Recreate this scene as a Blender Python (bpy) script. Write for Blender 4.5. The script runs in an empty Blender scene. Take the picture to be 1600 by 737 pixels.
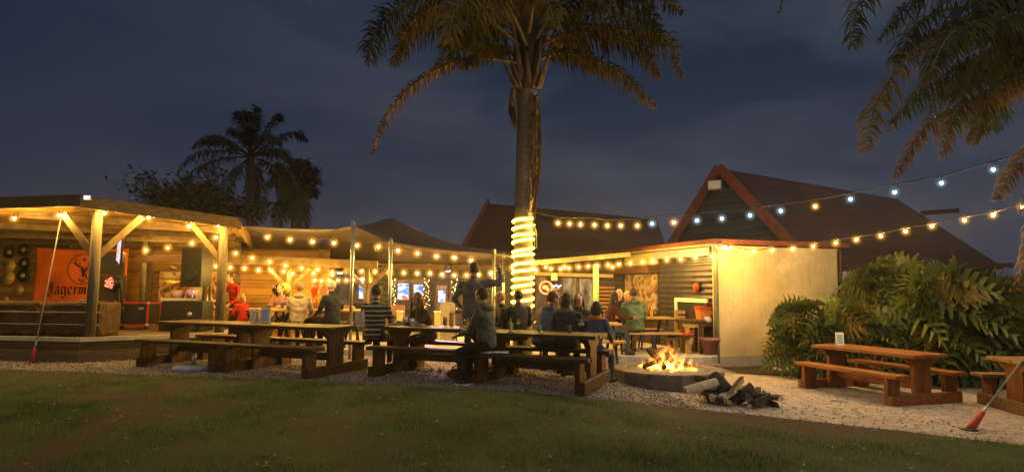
import bpy, bmesh, math, random
import numpy as np
from mathutils import Vector, Matrix, Euler, noise as mnoise
R = math.radians
rng = random.Random(11)
scene = bpy.context.scene
COL = scene.collection

# ------------------------------------------------------------------ camera
CAM_H, PITCH, ROLL, FPX = 1.4, R(4.6), R(0.4), 988.0
_f = Vector((0, math.cos(PITCH), math.sin(PITCH)))
_u0 = Vector((0, -math.sin(PITCH), math.cos(PITCH)))
_r0 = Vector((1, 0, 0))
CR = _r0 * math.cos(ROLL) + _u0 * math.sin(ROLL)
CU = -_r0 * math.sin(ROLL) + _u0 * math.cos(ROLL)
cam_data = bpy.data.cameras.new('camera')
cam_data.sensor_width = 36.0
cam_data.lens = FPX / 1600 * 36.0
cam_data.clip_end = 2000
cam = bpy.data.objects.new('camera', cam_data)
COL.objects.link(cam)
_m = Matrix((CR, CU, -_f)).transposed().to_4x4()
_m.translation = Vector((0, 0, CAM_H))
cam.matrix_world = _m
scene.camera = cam

# ------------------------------------------------------------------ dusk sky
world = bpy.data.worlds.new('World')
scene.world = world
world.use_nodes = True
wn, wl = world.node_tree.nodes, world.node_tree.links
wn.clear()
w_out = wn.new('ShaderNodeOutputWorld')
w_bg = wn.new('ShaderNodeBackground')
w_tc = wn.new('ShaderNodeTexCoord')
sky = wn.new('ShaderNodeTexSky')
sky.sky_type = 'NISHITA'
sky.sun_disc = False
sky.sun_elevation = R(-2.0)
sky.sun_rotation = R(60)
w_map = wn.new('ShaderNodeMapping'); w_map.inputs['Scale'].default_value = (1.0, 1.0, 3.2)
w_map.inputs['Location'].default_value = (3.1, 0.4, 0.2)
w_n = wn.new('ShaderNodeTexNoise'); w_n.inputs['Scale'].default_value = 2.1; w_n.inputs['Detail'].default_value = 7
w_n.inputs['Roughness'].default_value = 0.52; w_n.inputs['Distortion'].default_value = 0.5
w_r = wn.new('ShaderNodeValToRGB')
w_r.color_ramp.elements[0].position = 0.40; w_r.color_ramp.elements[0].color = (0.0145, 0.0245, 0.0475, 1)
w_r.color_ramp.elements[1].position = 0.64; w_r.color_ramp.elements[1].color = (0.0540, 0.0630, 0.0900, 1)
# thicker, greyer cloud deck towards the right hand, clear deep blue towards the left
w_sep = wn.new('ShaderNodeSeparateXYZ')
w_side = wn.new('ShaderNodeMapRange'); w_side.inputs[1].default_value = -0.75; w_side.inputs[2].default_value = 0.15
w_mix = wn.new('ShaderNodeMixRGB'); w_mix.inputs['Color1'].default_value = (0.0085, 0.0195, 0.0420, 1)
w_hz = wn.new('ShaderNodeMapRange'); w_hz.inputs[1].default_value = 0.30; w_hz.inputs[2].default_value = 0.02
w_hz.inputs[3].default_value = 0.0; w_hz.inputs[4].default_value = 0.55
w_mix2 = wn.new('ShaderNodeMixRGB'); w_mix2.inputs['Color2'].default_value = (0.050, 0.055, 0.095, 1)
w_sk = wn.new('ShaderNodeMixRGB'); w_sk.blend_type = 'ADD'; w_sk.inputs['Fac'].default_value = 0.02
wl.new(w_tc.outputs['Generated'], w_map.inputs[0]); wl.new(w_map.outputs[0], w_n.inputs['Vector'])
wl.new(w_n.outputs['Fac'], w_r.inputs[0])
wl.new(w_tc.outputs['Generated'], w_sep.inputs[0])
wl.new(w_sep.outputs[0], w_side.inputs[0]); wl.new(w_side.outputs[0], w_mix.inputs['Fac'])
wl.new(w_r.outputs[0], w_mix.inputs['Color2'])
wl.new(w_sep.outputs[2], w_hz.inputs[0]); wl.new(w_hz.outputs[0], w_mix2.inputs['Fac'])
wl.new(w_mix.outputs[0], w_mix2.inputs['Color1'])
wl.new(w_mix2.outputs[0], w_sk.inputs['Color1']); wl.new(sky.outputs[0], w_sk.inputs['Color2'])
wl.new(w_sk.outputs[0], w_bg.inputs[0]); wl.new(w_bg.outputs[0], w_out.inputs[0])
w_bg.inputs[1].default_value = 0.95

# last of the daylight: a very weak, very soft sun
sun_d = bpy.data.lights.new('sun', 'SUN')
sun_d.energy = 0.75; sun_d.angle = R(110); sun_d.color = (1.0, 0.90, 0.76)
sun = bpy.data.objects.new('sun', sun_d); COL.objects.link(sun)
sun.rotation_euler = Euler((R(46), 0, R(28)))

vs = scene.view_settings
vs.view_transform = 'Standard'; vs.look = 'None'; vs.gamma = 1.0; vs.exposure = 0.0; vs.use_curve_mapping = False
scene.render.engine = 'CYCLES'
cy = scene.cycles
cy.use_denoising = True
cy.max_bounces = 6; cy.diffuse_bounces = 3; cy.glossy_bounces = 2; cy.transmission_bounces = 4; cy.transparent_max_bounces = 40
cy.sample_clamp_indirect = 3.0
cy.sample_clamp_direct = 0.0
cy.caustics_reflective = False; cy.caustics_refractive = False

# ------------------------------------------------------------------ places
def ground_z(x, y=0.0):
    t = max(0.0, x - 0.2)
    return -0.40 * (1 - math.exp(-t / 3.6)) if t > 0 else 0.0

def P(px, py, Y):
    """the point at depth Y (metres in front of the camera) seen at photo pixel px, py"""
    d = _f + CR * ((px - 800) / FPX) + CU * ((368.5 - py) / FPX)
    k = Y / d.y
    return Vector((d.x * k, Y, CAM_H + d.z * k))

def G(px, py):
    """the point of the ground seen at photo pixel px, py"""
    d = _f + CR * ((px - 800) / FPX) + CU * ((368.5 - py) / FPX)
    z = 0.0
    for _ in range(12):
        k = (z - CAM_H) / d.z
        z = ground_z(d.x * k)
    return Vector((d.x * k, d.y * k, z))

# ------------------------------------------------------------------ materials
MATS = {}
def nodes_of(m):
    m.use_nodes = True
    return m.node_tree.nodes, m.node_tree.links

def mat(name, col, col2=None, rough=0.7, scale=6.0, stretch=(1, 1, 1), bump=0.0, bscale=None, spec=0.3, metal=0.0,
        var=0.0, detail=5, coat=0.0, trans=0.0, lo=0.35, hi=0.65):
    if name in MATS: return MATS[name]
    m = bpy.data.materials.new(name); n, l = nodes_of(m)
    b = n['Principled BSDF']
    b.inputs['Roughness'].default_value = rough
    b.inputs['Metallic'].default_value = metal
    b.inputs['Specular IOR Level'].default_value = spec
    if coat: b.inputs['Coat Weight'].default_value = coat
    if trans: b.inputs['Transmission Weight'].default_value = trans
    tc = n.new('ShaderNodeTexCoord'); mp = n.new('ShaderNodeMapping'); mp.inputs['Scale'].default_value = stretch
    l.new(tc.outputs['Object'], mp.inputs[0])
    tx = n.new('ShaderNodeTexNoise'); tx.inputs['Scale'].default_value = scale; tx.inputs['Detail'].default_value = detail
    tx.inputs['Roughness'].default_value = 0.6
    l.new(mp.outputs[0], tx.inputs['Vector'])
    rp = n.new('ShaderNodeValToRGB')
    c2 = col2 or tuple(c * 0.72 for c in col)
    rp.color_ramp.elements[0].position = lo; rp.color_ramp.elements[0].color = (*c2, 1)
    rp.color_ramp.elements[1].position = hi; rp.color_ramp.elements[1].color = (*col, 1)
    l.new(tx.outputs['Fac'], rp.inputs[0])
    out = rp.outputs[0]
    if var:
        oi = n.new('ShaderNodeObjectInfo'); hs = n.new('ShaderNodeHueSaturation')
        mr = n.new('ShaderNodeMapRange'); mr.inputs[3].default_value = 1 - var; mr.inputs[4].default_value = 1 + var
        l.new(oi.outputs['Random'], mr.inputs[0]); l.new(mr.outputs[0], hs.inputs['Value'])
        l.new(out, hs.inputs['Color']); out = hs.outputs[0]
    l.new(out, b.inputs['Base Color'])
    if bump:
        bp = n.new('ShaderNodeBump'); bp.inputs['Strength'].default_value = bump; bp.inputs['Distance'].default_value = 0.02
        if bscale:
            t2 = n.new('ShaderNodeTexNoise'); t2.inputs['Scale'].default_value = bscale; t2.inputs['Detail'].default_value = 4
            l.new(mp.outputs[0], t2.inputs['Vector']); l.new(t2.outputs['Fac'], bp.inputs['Height'])
        else:
            l.new(tx.outputs['Fac'], bp.inputs['Height'])
        l.new(bp.outputs[0], b.inputs['Normal'])
    MATS[name] = m
    return m

def emit(name, col, strength, base=(0.8, 0.8, 0.8), sample=True):
    if name in MATS: return MATS[name]
    m = bpy.data.materials.new(name); n, l = nodes_of(m)
    b = n['Principled BSDF']
    b.inputs['Base Color'].default_value = (*base, 1)
    b.inputs['Emission Color'].default_value = (*col, 1)
    b.inputs['Emission Strength'].default_value = strength
    b.inputs['Roughness'].default_value = 0.4
    if not sample: m.cycles.emission_sampling = 'NONE'
    MATS[name] = m
    return m

def planks(name, c1, c2, axis='z', pitch=0.2, rough=0.75, grain=(0.6, 6, 9), gap=0.06, seed=0.0, bump=0.6):
    """weathered boards: tone per board, grain along the board and a dark open joint between boards"""
    if name in MATS: return MATS[name]
    m = bpy.data.materials.new(name); n, l = nodes_of(m); b = n['Principled BSDF']
    b.inputs['Roughness'].default_value = rough; b.inputs['Specular IOR Level'].default_value = 0.2
    tc = n.new('ShaderNodeTexCoord'); sp = n.new('ShaderNodeSeparateXYZ'); l.new(tc.outputs['Object'], sp.inputs[0])
    src = sp.outputs[{'x': 0, 'y': 1, 'z': 2}[axis]]
    dv = n.new('ShaderNodeMath'); dv.operation = 'DIVIDE'; dv.inputs[1].default_value = pitch; l.new(src, dv.inputs[0])
    fl = n.new('ShaderNodeMath'); fl.operation = 'FLOOR'; l.new(dv.outputs[0], fl.inputs[0])
    fr = n.new('ShaderNodeMath'); fr.operation = 'FRACT'; l.new(dv.outputs[0], fr.inputs[0])
    wn1 = n.new('ShaderNodeTexWhiteNoise'); wn1.noise_dimensions = '1D'; l.new(fl.outputs[0], wn1.inputs['W'])
    mp = n.new('ShaderNodeMapping'); mp.inputs['Scale'].default_value = grain; mp.inputs['Location'].default_value = (seed, seed, seed)
    l.new(tc.outputs['Object'], mp.inputs[0])
    ad = n.new('ShaderNodeVectorMath'); ad.operation = 'ADD'; l.new(mp.outputs[0], ad.inputs[0]); l.new(wn1.outputs['Color'], ad.inputs[1])
    sc = n.new('ShaderNodeVectorMath'); sc.operation = 'MULTIPLY_ADD'; sc.inputs[1].default_value = (7, 7, 7)
    l.new(wn1.outputs['Color'], sc.inputs[0]); l.new(mp.outputs[0], sc.inputs[2])
    tx = n.new('ShaderNodeTexNoise'); tx.inputs['Scale'].default_value = 1.6; tx.inputs['Detail'].default_value = 6; tx.inputs['Roughness'].default_value = 0.65
    l.new(sc.outputs[0], tx.inputs['Vector'])
    mi = n.new('ShaderNodeMath'); mi.operation = 'MULTIPLY_ADD'; mi.inputs[1].default_value = 0.5
    l.new(wn1.outputs['Value'], mi.inputs[0]); l.new(tx.outputs['Fac'], mi.inputs[2])
    rp = n.new('ShaderNodeValToRGB'); rp.color_ramp.elements[0].position = 0.42; rp.color_ramp.elements[0].color = (*c2, 1)
    rp.color_ramp.elements[1].position = 0.98; rp.color_ramp.elements[1].color = (*c1, 1)
    l.new(mi.outputs[0], rp.inputs[0])
    gp = n.new('ShaderNodeMath'); gp.operation = 'GREATER_THAN'; gp.inputs[1].default_value = gap; l.new(fr.outputs[0], gp.inputs[0])
    mx = n.new('ShaderNodeMixRGB'); mx.inputs['Color1'].default_value = (c2[0] * .2, c2[1] * .2, c2[2] * .2, 1)
    l.new(gp.outputs[0], mx.inputs['Fac']); l.new(rp.outputs[0], mx.inputs['Color2']); l.new(mx.outputs[0], b.inputs['Base Color'])
    bp = n.new('ShaderNodeBump'); bp.inputs['Strength'].default_value = bump; bp.inputs['Distance'].default_value = 0.015
    ah = n.new('ShaderNodeMath'); ah.operation = 'MULTIPLY_ADD'; ah.inputs[1].default_value = 0.35
    l.new(tx.outputs['Fac'], ah.inputs[0]); l.new(gp.outputs[0], ah.inputs[2]); l.new(ah.outputs[0], bp.inputs['Height'])
    l.new(bp.outputs[0], b.inputs['Normal'])
    MATS[name] = m
    return m

# ------------------------------------------------------------------ mesh builder
class MB:
    def __init__(self):
        self.v, self.f, self.m, self.s = [], [], [], []
    def face(self, idx, m=0, s=False):
        self.f.append(tuple(idx)); self.m.append(m); self.s.append(s)
    def add(self, vs_, fs, m=0, s=False):
        o = len(self.v)
        self.v.extend([tuple(v) for v in vs_])
        for f in fs: self.face([o + i for i in f], m, s)
    def box(self, c, size, rot=None, m=0):
        hx, hy, hz = (s / 2 for s in size)
        pts = [Vector((sx * hx, sy * hy, sz * hz)) for sz in (-1, 1) for sy in (-1, 1) for sx in (-1, 1)]
        if rot is not None: pts = [rot @ p for p in pts]
        c = Vector(c)
        self.add([p + c for p in pts], [(0, 2, 3, 1), (4, 5, 7, 6), (0, 1, 5, 4), (2, 6, 7, 3), (0, 4, 6, 2), (1, 3, 7, 5)], m)
        return self
    def beam(self, p0, p1, w, h, up=(0, 0, 1), m=0):
        p0, p1 = Vector(p0), Vector(p1); d = p1 - p0; L = d.length
        x = d.normalized(); up = Vector(up)
        if abs(x.dot(up)) > 0.98: up = Vector((0, 1, 0))
        y = up.cross(x).normalized(); z = x.cross(y)
        rot = Matrix((x, y, z)).transposed()
        return self.box((p0 + p1) / 2, (L, w, h), rot, m)
    def tube(self, pts, radii, n=8, m=0, caps=True, s=True, flat=1.0, upv=(0, 0, 1)):
        pts = [Vector(p) for p in pts]
        if not hasattr(radii, '__len__'): radii = [radii] * len(pts)
        o = len(self.v); up = Vector(upv); prev = None
        for i, p in enumerate(pts):
            t = (pts[min(i + 1, len(pts) - 1)] - pts[max(i - 1, 0)])
            t = t.normalized() if t.length > 1e-9 else Vector((0, 0, 1))
            if prev is None:
                a = up if abs(t.dot(up)) < 0.95 else Vector((0, 1, 0)) if abs(t.y) < 0.9 else Vector((1, 0, 0))
                x = a.cross(t).normalized()
            else:
                x = (prev - t * prev.dot(t)).normalized()
            prev = x; y = t.cross(x)
            r = radii[i]
            rx, ry = r if hasattr(r, '__len__') else (r, r * flat)
            for k in range(n):
                a = 2 * math.pi * k / n
                self.v.append(tuple(p + x * (rx * math.cos(a)) + y * (ry * math.sin(a))))
        for i in range(len(pts) - 1):
            for k in range(n):
                a, b = o + i * n + k, o + i * n + (k + 1) % n
                self.face((a, b, b + n, a + n), m, s)
        if caps:
            self.face([o + k for k in reversed(range(n))], m)
            self.face([o + (len(pts) - 1) * n + k for k in range(n)], m)
        return self
    def lathe(self, prof, c=(0, 0, 0), n=14, m=0, s=True, axis=None):
        """prof: (radius, height) from bottom to top"""
        c = Vector(c); o = len(self.v)
        rot = axis.to_track_quat('Z', 'Y').to_matrix() if axis is not None else None
        for r, z in prof:
            for k in range(n):
                a = 2 * math.pi * k / n
                p = Vector((r * math.cos(a), r * math.sin(a), z))
                if rot is not None: p = rot @ p
                self.v.append(tuple(c + p))
        for i in range(len(prof) - 1):
            for k in range(n):
                a, b = o + i * n + k, o + i * n + (k + 1) % n
                self.face((a, b, b + n, a + n), m, s)
        if prof[0][0] > 1e-5: self.face([o + k for k in reversed(range(n))], m)
        if prof[-1][0] > 1e-5: self.face([o + (len(prof) - 1) * n + k for k in range(n)], m)
        return self
    def ball(self, c, r, n=12, k=8, m=0, rot=None, s=True):
        rx, ry, rz = r if hasattr(r, '__len__') else (r, r, r)
        o = len(self.v); c = Vector(c)
        for i in range(k + 1):
            th = math.pi * i / k
            for j in range(n):
                a = 2 * math.pi * j / n
                p = Vector((rx * math.sin(th) * math.cos(a), ry * math.sin(th) * math.sin(a), -rz * math.cos(th)))
                if rot is not None: p = rot @ p
                self.v.append(tuple(c + p))
        for i in range(k):
            for j in range(n):
                a, b = o + i * n + j, o + i * n + (j + 1) % n
                self.face((a, b, b + n, a + n), m, s)
        return self
    def prism(self, poly, z0, z1, m=0):
        """poly: list of (x, y) anticlockwise, z0/z1 numbers"""
        n = len(poly)
        self.add([(x, y, z0) for x, y in poly] + [(x, y, z1) for x, y in poly],
                 [tuple(reversed(range(n))), tuple(range(n, 2 * n))] + [(i, (i + 1) % n, n + (i + 1) % n, n + i) for i in range(n)], m)
        return self
    def slab(self, top, th, m=0, down=(0, 0, -1)):
        """a thick sheet: polygon top (any plane) pushed along down by th"""
        n = len(top); d = Vector(down) * th; top = [Vector(p) for p in top]
        self.add(top + [p + d for p in top], [tuple(range(n)), tuple(reversed(range(n, 2 * n)))] +
                 [((i + 1) % n, i, n + i, n + (i + 1) % n) for i in range(n)], m)
        return self
    def quad(self, a, b, c, d, m=0):
        self.add([a, b, c, d], [(0, 1, 2, 3)], m); return self
    def mesh(self, name, mats, recalc=True):
        me = bpy.data.meshes.new(name)
        me.from_pydata(self.v, [], self.f)
        for mt in (mats if isinstance(mats, (list, tuple)) else [mats]): me.materials.append(mt)
        me.polygons.foreach_set('material_index', self.m)
        me.polygons.foreach_set('use_smooth', self.s)
        if recalc:
            bm = bmesh.new(); bm.from_mesh(me)
            bmesh.ops.remove_doubles(bm, verts=bm.verts, dist=1e-6)
            bmesh.ops.recalc_face_normals(bm, faces=bm.faces); bm.to_mesh(me); bm.free()
        me.update()
        return me
    def build(self, name, mats, parent=None, bevel=0.0, recalc=True, loc=None):
        o = bpy.data.objects.new(name, self.mesh(name, mats, recalc)); COL.objects.link(o)
        if parent is not None: o.parent = parent
        if loc is not None: o.location = loc
        if bevel:
            b = o.modifiers.new('edge', 'BEVEL'); b.width = bevel; b.segments = 2; b.limit_method = 'ANGLE'; b.angle_limit = R(40)
        return o

def tag(o, label=None, cat=None, group=None, kind=None):
    if label: o['label'] = label
    if cat: o['category'] = cat
    if group: o['group'] = group
    if kind: o['kind'] = kind
    return o

def thing(name, label, cat, loc=(0, 0, 0), rz=0.0, group=None):
    o = bpy.data.objects.new(name, None); COL.objects.link(o)
    o.empty_display_size = 0.1
    o.location = loc; o.rotation_euler = (0, 0, rz)
    return tag(o, label, cat, group)

def dup(o, parent=None):
    c = o.copy(); COL.objects.link(c)
    if parent is not None: c.parent = parent
    for ch in list(o.children): dup(ch, c)
    return c

def place(root, loc, rz=None, label=None, group=None):
    root.location = loc
    if rz is not None: root.rotation_euler = (0, 0, rz)
    tag(root, label, None, group)
    return root

def spline(pts, n):
    """Catmull-Rom through points, n samples"""
    pts = [Vector(p) for p in pts]
    P_ = [pts[0] * 2 - pts[1]] + pts + [pts[-1] * 2 - pts[-2]]
    out = []
    for i in range(n):
        u = i / (n - 1) * (len(pts) - 1); k = min(int(u), len(pts) - 2); t = u - k
        a, b, c, d = P_[k:k + 4]
        out.append(0.5 * ((2 * b) + (c - a) * t + (2 * a - 5 * b + 4 * c - d) * t * t + (3 * b - a - 3 * c + d) * t ** 3))
    return out
# ------------------------------------------------------------------ shared materials
M_gravel = mat('gravel', (0.27, 0.23, 0.20), (0.11, 0.092, 0.08), rough=0.9, scale=38, bump=1.0, detail=8, lo=0.3, hi=0.7)
M_sandy = mat('sandy_ground', (0.46, 0.375, 0.30), (0.27, 0.21, 0.165), rough=0.95, scale=9, bump=0.6, bscale=60, detail=9)
M_lawn = mat('lawn_soil', (0.055, 0.085, 0.022), (0.048, 0.040, 0.017), rough=0.95, scale=1.3, bump=0.8, bscale=70, detail=9)
M_concrete = mat('concrete', (0.46, 0.44, 0.40), (0.30, 0.28, 0.25), rough=0.85, scale=5, bump=0.25, bscale=40)
M_concrete_dk = mat('dark_concrete', (0.17, 0.155, 0.14), (0.09, 0.08, 0.07), rough=0.85, scale=6, bump=0.4, bscale=35)
M_plaster = mat('painted_plaster', (0.64, 0.54, 0.34), (0.46, 0.36, 0.20), rough=0.8, scale=0.9, bump=0.25, bscale=30, detail=8)
M_plinth = mat('plinth_paint', (0.40, 0.36, 0.30), (0.26, 0.23, 0.19), rough=0.85, scale=3, bump=0.2)
M_wood_dk = mat('dark_stained_wood', (0.085, 0.038, 0.014), (0.034, 0.015, 0.007), rough=0.55, scale=3, stretch=(1.2, 9, 9), bump=0.3, var=0.2)
M_wood_dkz = mat('dark_stained_upright', (0.115, 0.048, 0.016), (0.042, 0.018, 0.008), rough=0.55, scale=3, stretch=(8, 8, 1.1), bump=0.3, var=0.2)
M_wood_or = mat('orange_stained_wood', (0.30, 0.105, 0.024), (0.13, 0.042, 0.012), rough=0.5, scale=3, stretch=(1.2, 9, 9), bump=0.3, var=0.15)
M_wood_orz = mat('orange_stained_upright', (0.27, 0.095, 0.024), (0.11, 0.038, 0.012), rough=0.5, scale=3, stretch=(8, 8, 1.1), bump=0.3, var=0.15)
M_timber = mat('weathered_timber', (0.20, 0.135, 0.065), (0.10, 0.065, 0.030), rough=0.75, scale=3, stretch=(2, 2, 2), bump=0.4, var=0.15)
M_post = mat('round_timber', (0.15, 0.125, 0.080), (0.075, 0.060, 0.040), rough=0.8, scale=4, stretch=(8, 8, 0.7), bump=0.4)
M_deck_boards = planks('deck_boards', (0.16, 0.12, 0.08), (0.07, 0.05, 0.035), axis='y', pitch=0.14, grain=(0.7, 6, 6))
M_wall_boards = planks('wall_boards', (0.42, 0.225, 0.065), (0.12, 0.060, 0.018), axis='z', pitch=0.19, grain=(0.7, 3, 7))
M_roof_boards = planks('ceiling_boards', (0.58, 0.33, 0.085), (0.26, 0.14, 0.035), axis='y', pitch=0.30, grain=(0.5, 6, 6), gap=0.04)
M_skirt = planks('skirting_boards', (0.20, 0.135, 0.055), (0.070, 0.044, 0.020), axis='z', pitch=0.22, grain=(0.9, 0.9, 9), gap=0.05)
M_dark = mat('charcoal_cladding', (0.030, 0.027, 0.026), (0.018, 0.016, 0.016), rough=0.6, scale=4)
M_siding = planks('dark_siding', (0.046, 0.044, 0.054), (0.020, 0.019, 0.024), axis='z', pitch=0.16, grain=(0.5, 0.5, 6), gap=0.08)
M_roof = planks('maroon_roof', (0.072, 0.024, 0.026), (0.046, 0.016, 0.018), axis='z', pitch=0.23, grain=(0.5, 0.5, 2), gap=0.0, rough=0.8, bump=0.25)
M_barge = mat('red_bargeboard', (0.19, 0.050, 0.028), (0.11, 0.030, 0.018), rough=0.6, scale=4)
M_white = mat('white_paint', (0.78, 0.75, 0.68), (0.62, 0.58, 0.50), rough=0.6, scale=4)
M_metal = mat('galvanised_metal', (0.50, 0.50, 0.48), (0.38, 0.38, 0.37), rough=0.35, scale=12, metal=0.8)
M_black = mat('black_plastic', (0.016, 0.016, 0.017), (0.010, 0.010, 0.010), rough=0.5, scale=20)
M_grille = mat('speaker_grille', (0.020, 0.020, 0.022), (0.006, 0.006, 0.006), rough=0.6, scale=160, bump=0.4)
M_rope = mat('pale_rope', (0.42, 0.38, 0.30), (0.28, 0.25, 0.2), rough=0.9, scale=60, bump=0.6)
M_wire = mat('black_cable', (0.012, 0.011, 0.010), (0.008, 0.008, 0.008), rough=0.5)
M_red = mat('red_plastic', (0.50, 0.050, 0.025), (0.34, 0.03, 0.02), rough=0.5, scale=9)
M_glass_dk = mat('dark_glass', (0.018, 0.020, 0.024), (0.012, 0.013, 0.016), rough=0.08, spec=0.5)

def weather(m, tint, scale, stretch, lo, hi, fac):
    """irregular stains over a finished surface"""
    n, l = nodes_of(m); b = n['Principled BSDF']; src = b.inputs['Base Color'].links[0].from_socket
    tc = n.new('ShaderNodeTexCoord'); mp = n.new('ShaderNodeMapping'); mp.inputs['Scale'].default_value = stretch; l.new(tc.outputs['Object'], mp.inputs[0])
    tx = n.new('ShaderNodeTexNoise'); tx.inputs['Scale'].default_value = scale; tx.inputs['Detail'].default_value = 8; tx.inputs['Roughness'].default_value = 0.7; l.new(mp.outputs[0], tx.inputs['Vector'])
    mr = n.new('ShaderNodeMapRange'); mr.inputs[1].default_value = lo; mr.inputs[2].default_value = hi; mr.inputs[4].default_value = fac; l.new(tx.outputs['Fac'], mr.inputs[0])
    mx = n.new('ShaderNodeMixRGB'); mx.inputs['Color2'].default_value = (*tint, 1); l.new(mr.outputs[0], mx.inputs['Fac']); l.new(src, mx.inputs['Color1']); l.new(mx.outputs[0], b.inputs['Base Color'])
weather(M_plaster, (0.26, 0.19, 0.10), 2.2, (2.6, 2.6, 0.35), 0.52, 0.72, 0.55)
weather(M_plaster, (0.74, 0.66, 0.48), 1.1, (1, 1, 1), 0.55, 0.60, 0.45)
weather(M_roof, (0.030, 0.022, 0.020), 1.6, (0.6, 0.6, 1.8), 0.50, 0.70, 0.7)
weather(M_wood_dk, (0.13, 0.070, 0.032), 2.5, (0.7, 3, 3), 0.55, 0.68, 0.35)
weather(M_wood_or, (0.36, 0.19, 0.08), 2.5, (0.7, 3, 3), 0.55, 0.70, 0.6)

# ------------------------------------------------------------------ ground
def axis_values():
    near = list(np.arange(-14, 14.01, 0.5))
    far = [-400, -200, -100, -60, -40, -30, -24, -18]
    return far + near + [-x for x in reversed(far)]
ax = axis_values()
g = MB()
for j, y in enumerate(ax):
    for i, x in enumerate(ax):
        g.v.append((x, y + 10, ground_z(x)))
n = len(ax)
for j in range(n - 1):
    for i in range(n - 1):
        g.face((j * n + i, j * n + i + 1, (j + 1) * n + i + 1, (j + 1) * n + i), 0, True)
tag(g.build('gravel_yard', M_gravel, recalc=False), kind='structure')

LAWN_PX = [(-60, 573), (0, 578), (200, 585), (400, 592), (600, 601), (800, 612), (1000, 630), (1200, 652), (1400, 673), (1600, 698), (1680, 708)]
LAWN_EDGE = [G(*p) for p in LAWN_PX]
_lx = [p.x for p in LAWN_EDGE]; _ly = [p.y for p in LAWN_EDGE]
def lawn_y(x):
    if x <= _lx[0]: return _ly[0] + (x - _lx[0]) * -0.06
    if x >= _lx[-1]: return _ly[-1] + (x - _lx[-1]) * -0.62
    return float(np.interp(x, _lx, _ly))

def near_lawn_mat():
    """short lawn: soil with bare brown strips where feet have worn it"""
    m = M_lawn; n, l = nodes_of(m)
    b = n['Principled BSDF']; src = b.inputs['Base Color'].links[0].from_socket
    tc = n.new('ShaderNodeTexCoord'); at = n.new('ShaderNodeAttribute'); at.attribute_name = 'bare'
    mx = n.new('ShaderNodeMixRGB'); mx.inputs['Color2'].default_value = (0.060, 0.036, 0.020, 1)
    l.new(at.outputs['Fac'], mx.inputs['Fac']); l.new(src, mx.inputs['Color1']); l.new(mx.outputs[0], b.inputs['Base Color'])
near_lawn_mat()
TRENCH = [G(290, 596), G(190, 650), G(60, 725), G(-60, 780)]
def seg_dist(x, y, pts):
    best = 9
    for a, b in zip(pts, pts[1:]):
        dx, dy = b.x - a.x, b.y - a.y
        t = max(0, min(1, ((x - a.x) * dx + (y - a.y) * dy) / (dx * dx + dy * dy)))
        best = min(best, math.hypot(x - a.x - t * dx, y - a.y - t * dy))
    return best
def bareness(x, y):
    nz = mnoise.noise((x * 0.9, y * 0.9, 3.3)) + 0.5 * mnoise.noise((x * 2.7, y * 2.7, 1.3))
    d = seg_dist(x, y, TRENCH) + 0.06 * mnoise.noise((x * 3, y * 3, 0))
    b = max(0, min(1, (0.22 - d) / 0.12))
    e = lawn_y(x) - y                                    # metres inside the lawn's edge
    if x > 1.2:
        w = min(1, (x - 1.2) / 1.2) * max(0.15, 1 - max(0, x - 4.2) / 1.2)
        b = max(b, min(1, max(0, (1.05 + 0.5 * nz) * w - e) / 0.35))
    b = max(b, min(1, max(0, 0.10 + 0.10 * nz - e) / 0.1))
    b = max(b, min(0.7, max(0, nz - 0.42) * 2.0))
    return b
lw = MB(); bare = []
xs = [-60, -40, -26] + list(np.arange(-18, 14.01, 0.2)) + [20, 30, 45]
rows = 46
for i, x in enumerate(xs):
    ye = lawn_y(x)
    ye += 0.035 * mnoise.noise((x * 2.2, 0, 0)) + 0.02 * mnoise.noise((x * 9, 1, 0))
    for j in range(rows):
        t = (j / (rows - 1)) ** 1.4
        y = ye - t * 9.0 if j < rows - 1 else -30
        edge = 0.0 if j == 0 else 0.018
        lw.v.append((x, y, ground_z(x) + 0.004 + edge + 0.012 * mnoise.noise((x * 1.5, y * 1.5, 5))* (j > 0)))
        bare.append(bareness(x, y))
for i in range(len(xs) - 1):
    for j in range(rows - 1):
        a = i * rows + j
        lw.face((a, a + 1, a + rows + 1, a + rows), 0, True)
lo = lw.build('lawn', M_lawn, recalc=False)
at = lo.data.attributes.new('bare', 'FLOAT', 'POINT'); at.data.foreach_set('value', bare)
tag(lo, kind='structure')

# pale sandy strip worn into the yard on the right
sp_px = [(1015, 600), (1130, 583), (1235, 590), (1330, 596), (1500, 612), (1640, 640), (1640, 704), (1500, 690), (1330, 668), (1180, 652), (1090, 640)]
pts = [G(*p) for p in sp_px]
sm = MB()
cen = sum(pts, Vector()) / len(pts)
rings = []
for k, s in enumerate((1.0, 0.8, 0.55, 0.3, 0.05)):
    rings.append([cen.lerp(p, s) for p in pts])
for rg in rings:
    for p in rg: sm.v.append((p.x, p.y, ground_z(p.x) + 0.006))
for k in range(len(rings) - 1):
    for i in range(len(pts)):
        a = k * len(pts) + i; b = k * len(pts) + (i + 1) % len(pts)
        sm.face((a, b, b + len(pts), a + len(pts)), 0, True)
tag(sm.build('sandy_path', M_sandy, recalc=False), kind='structure')

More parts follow.
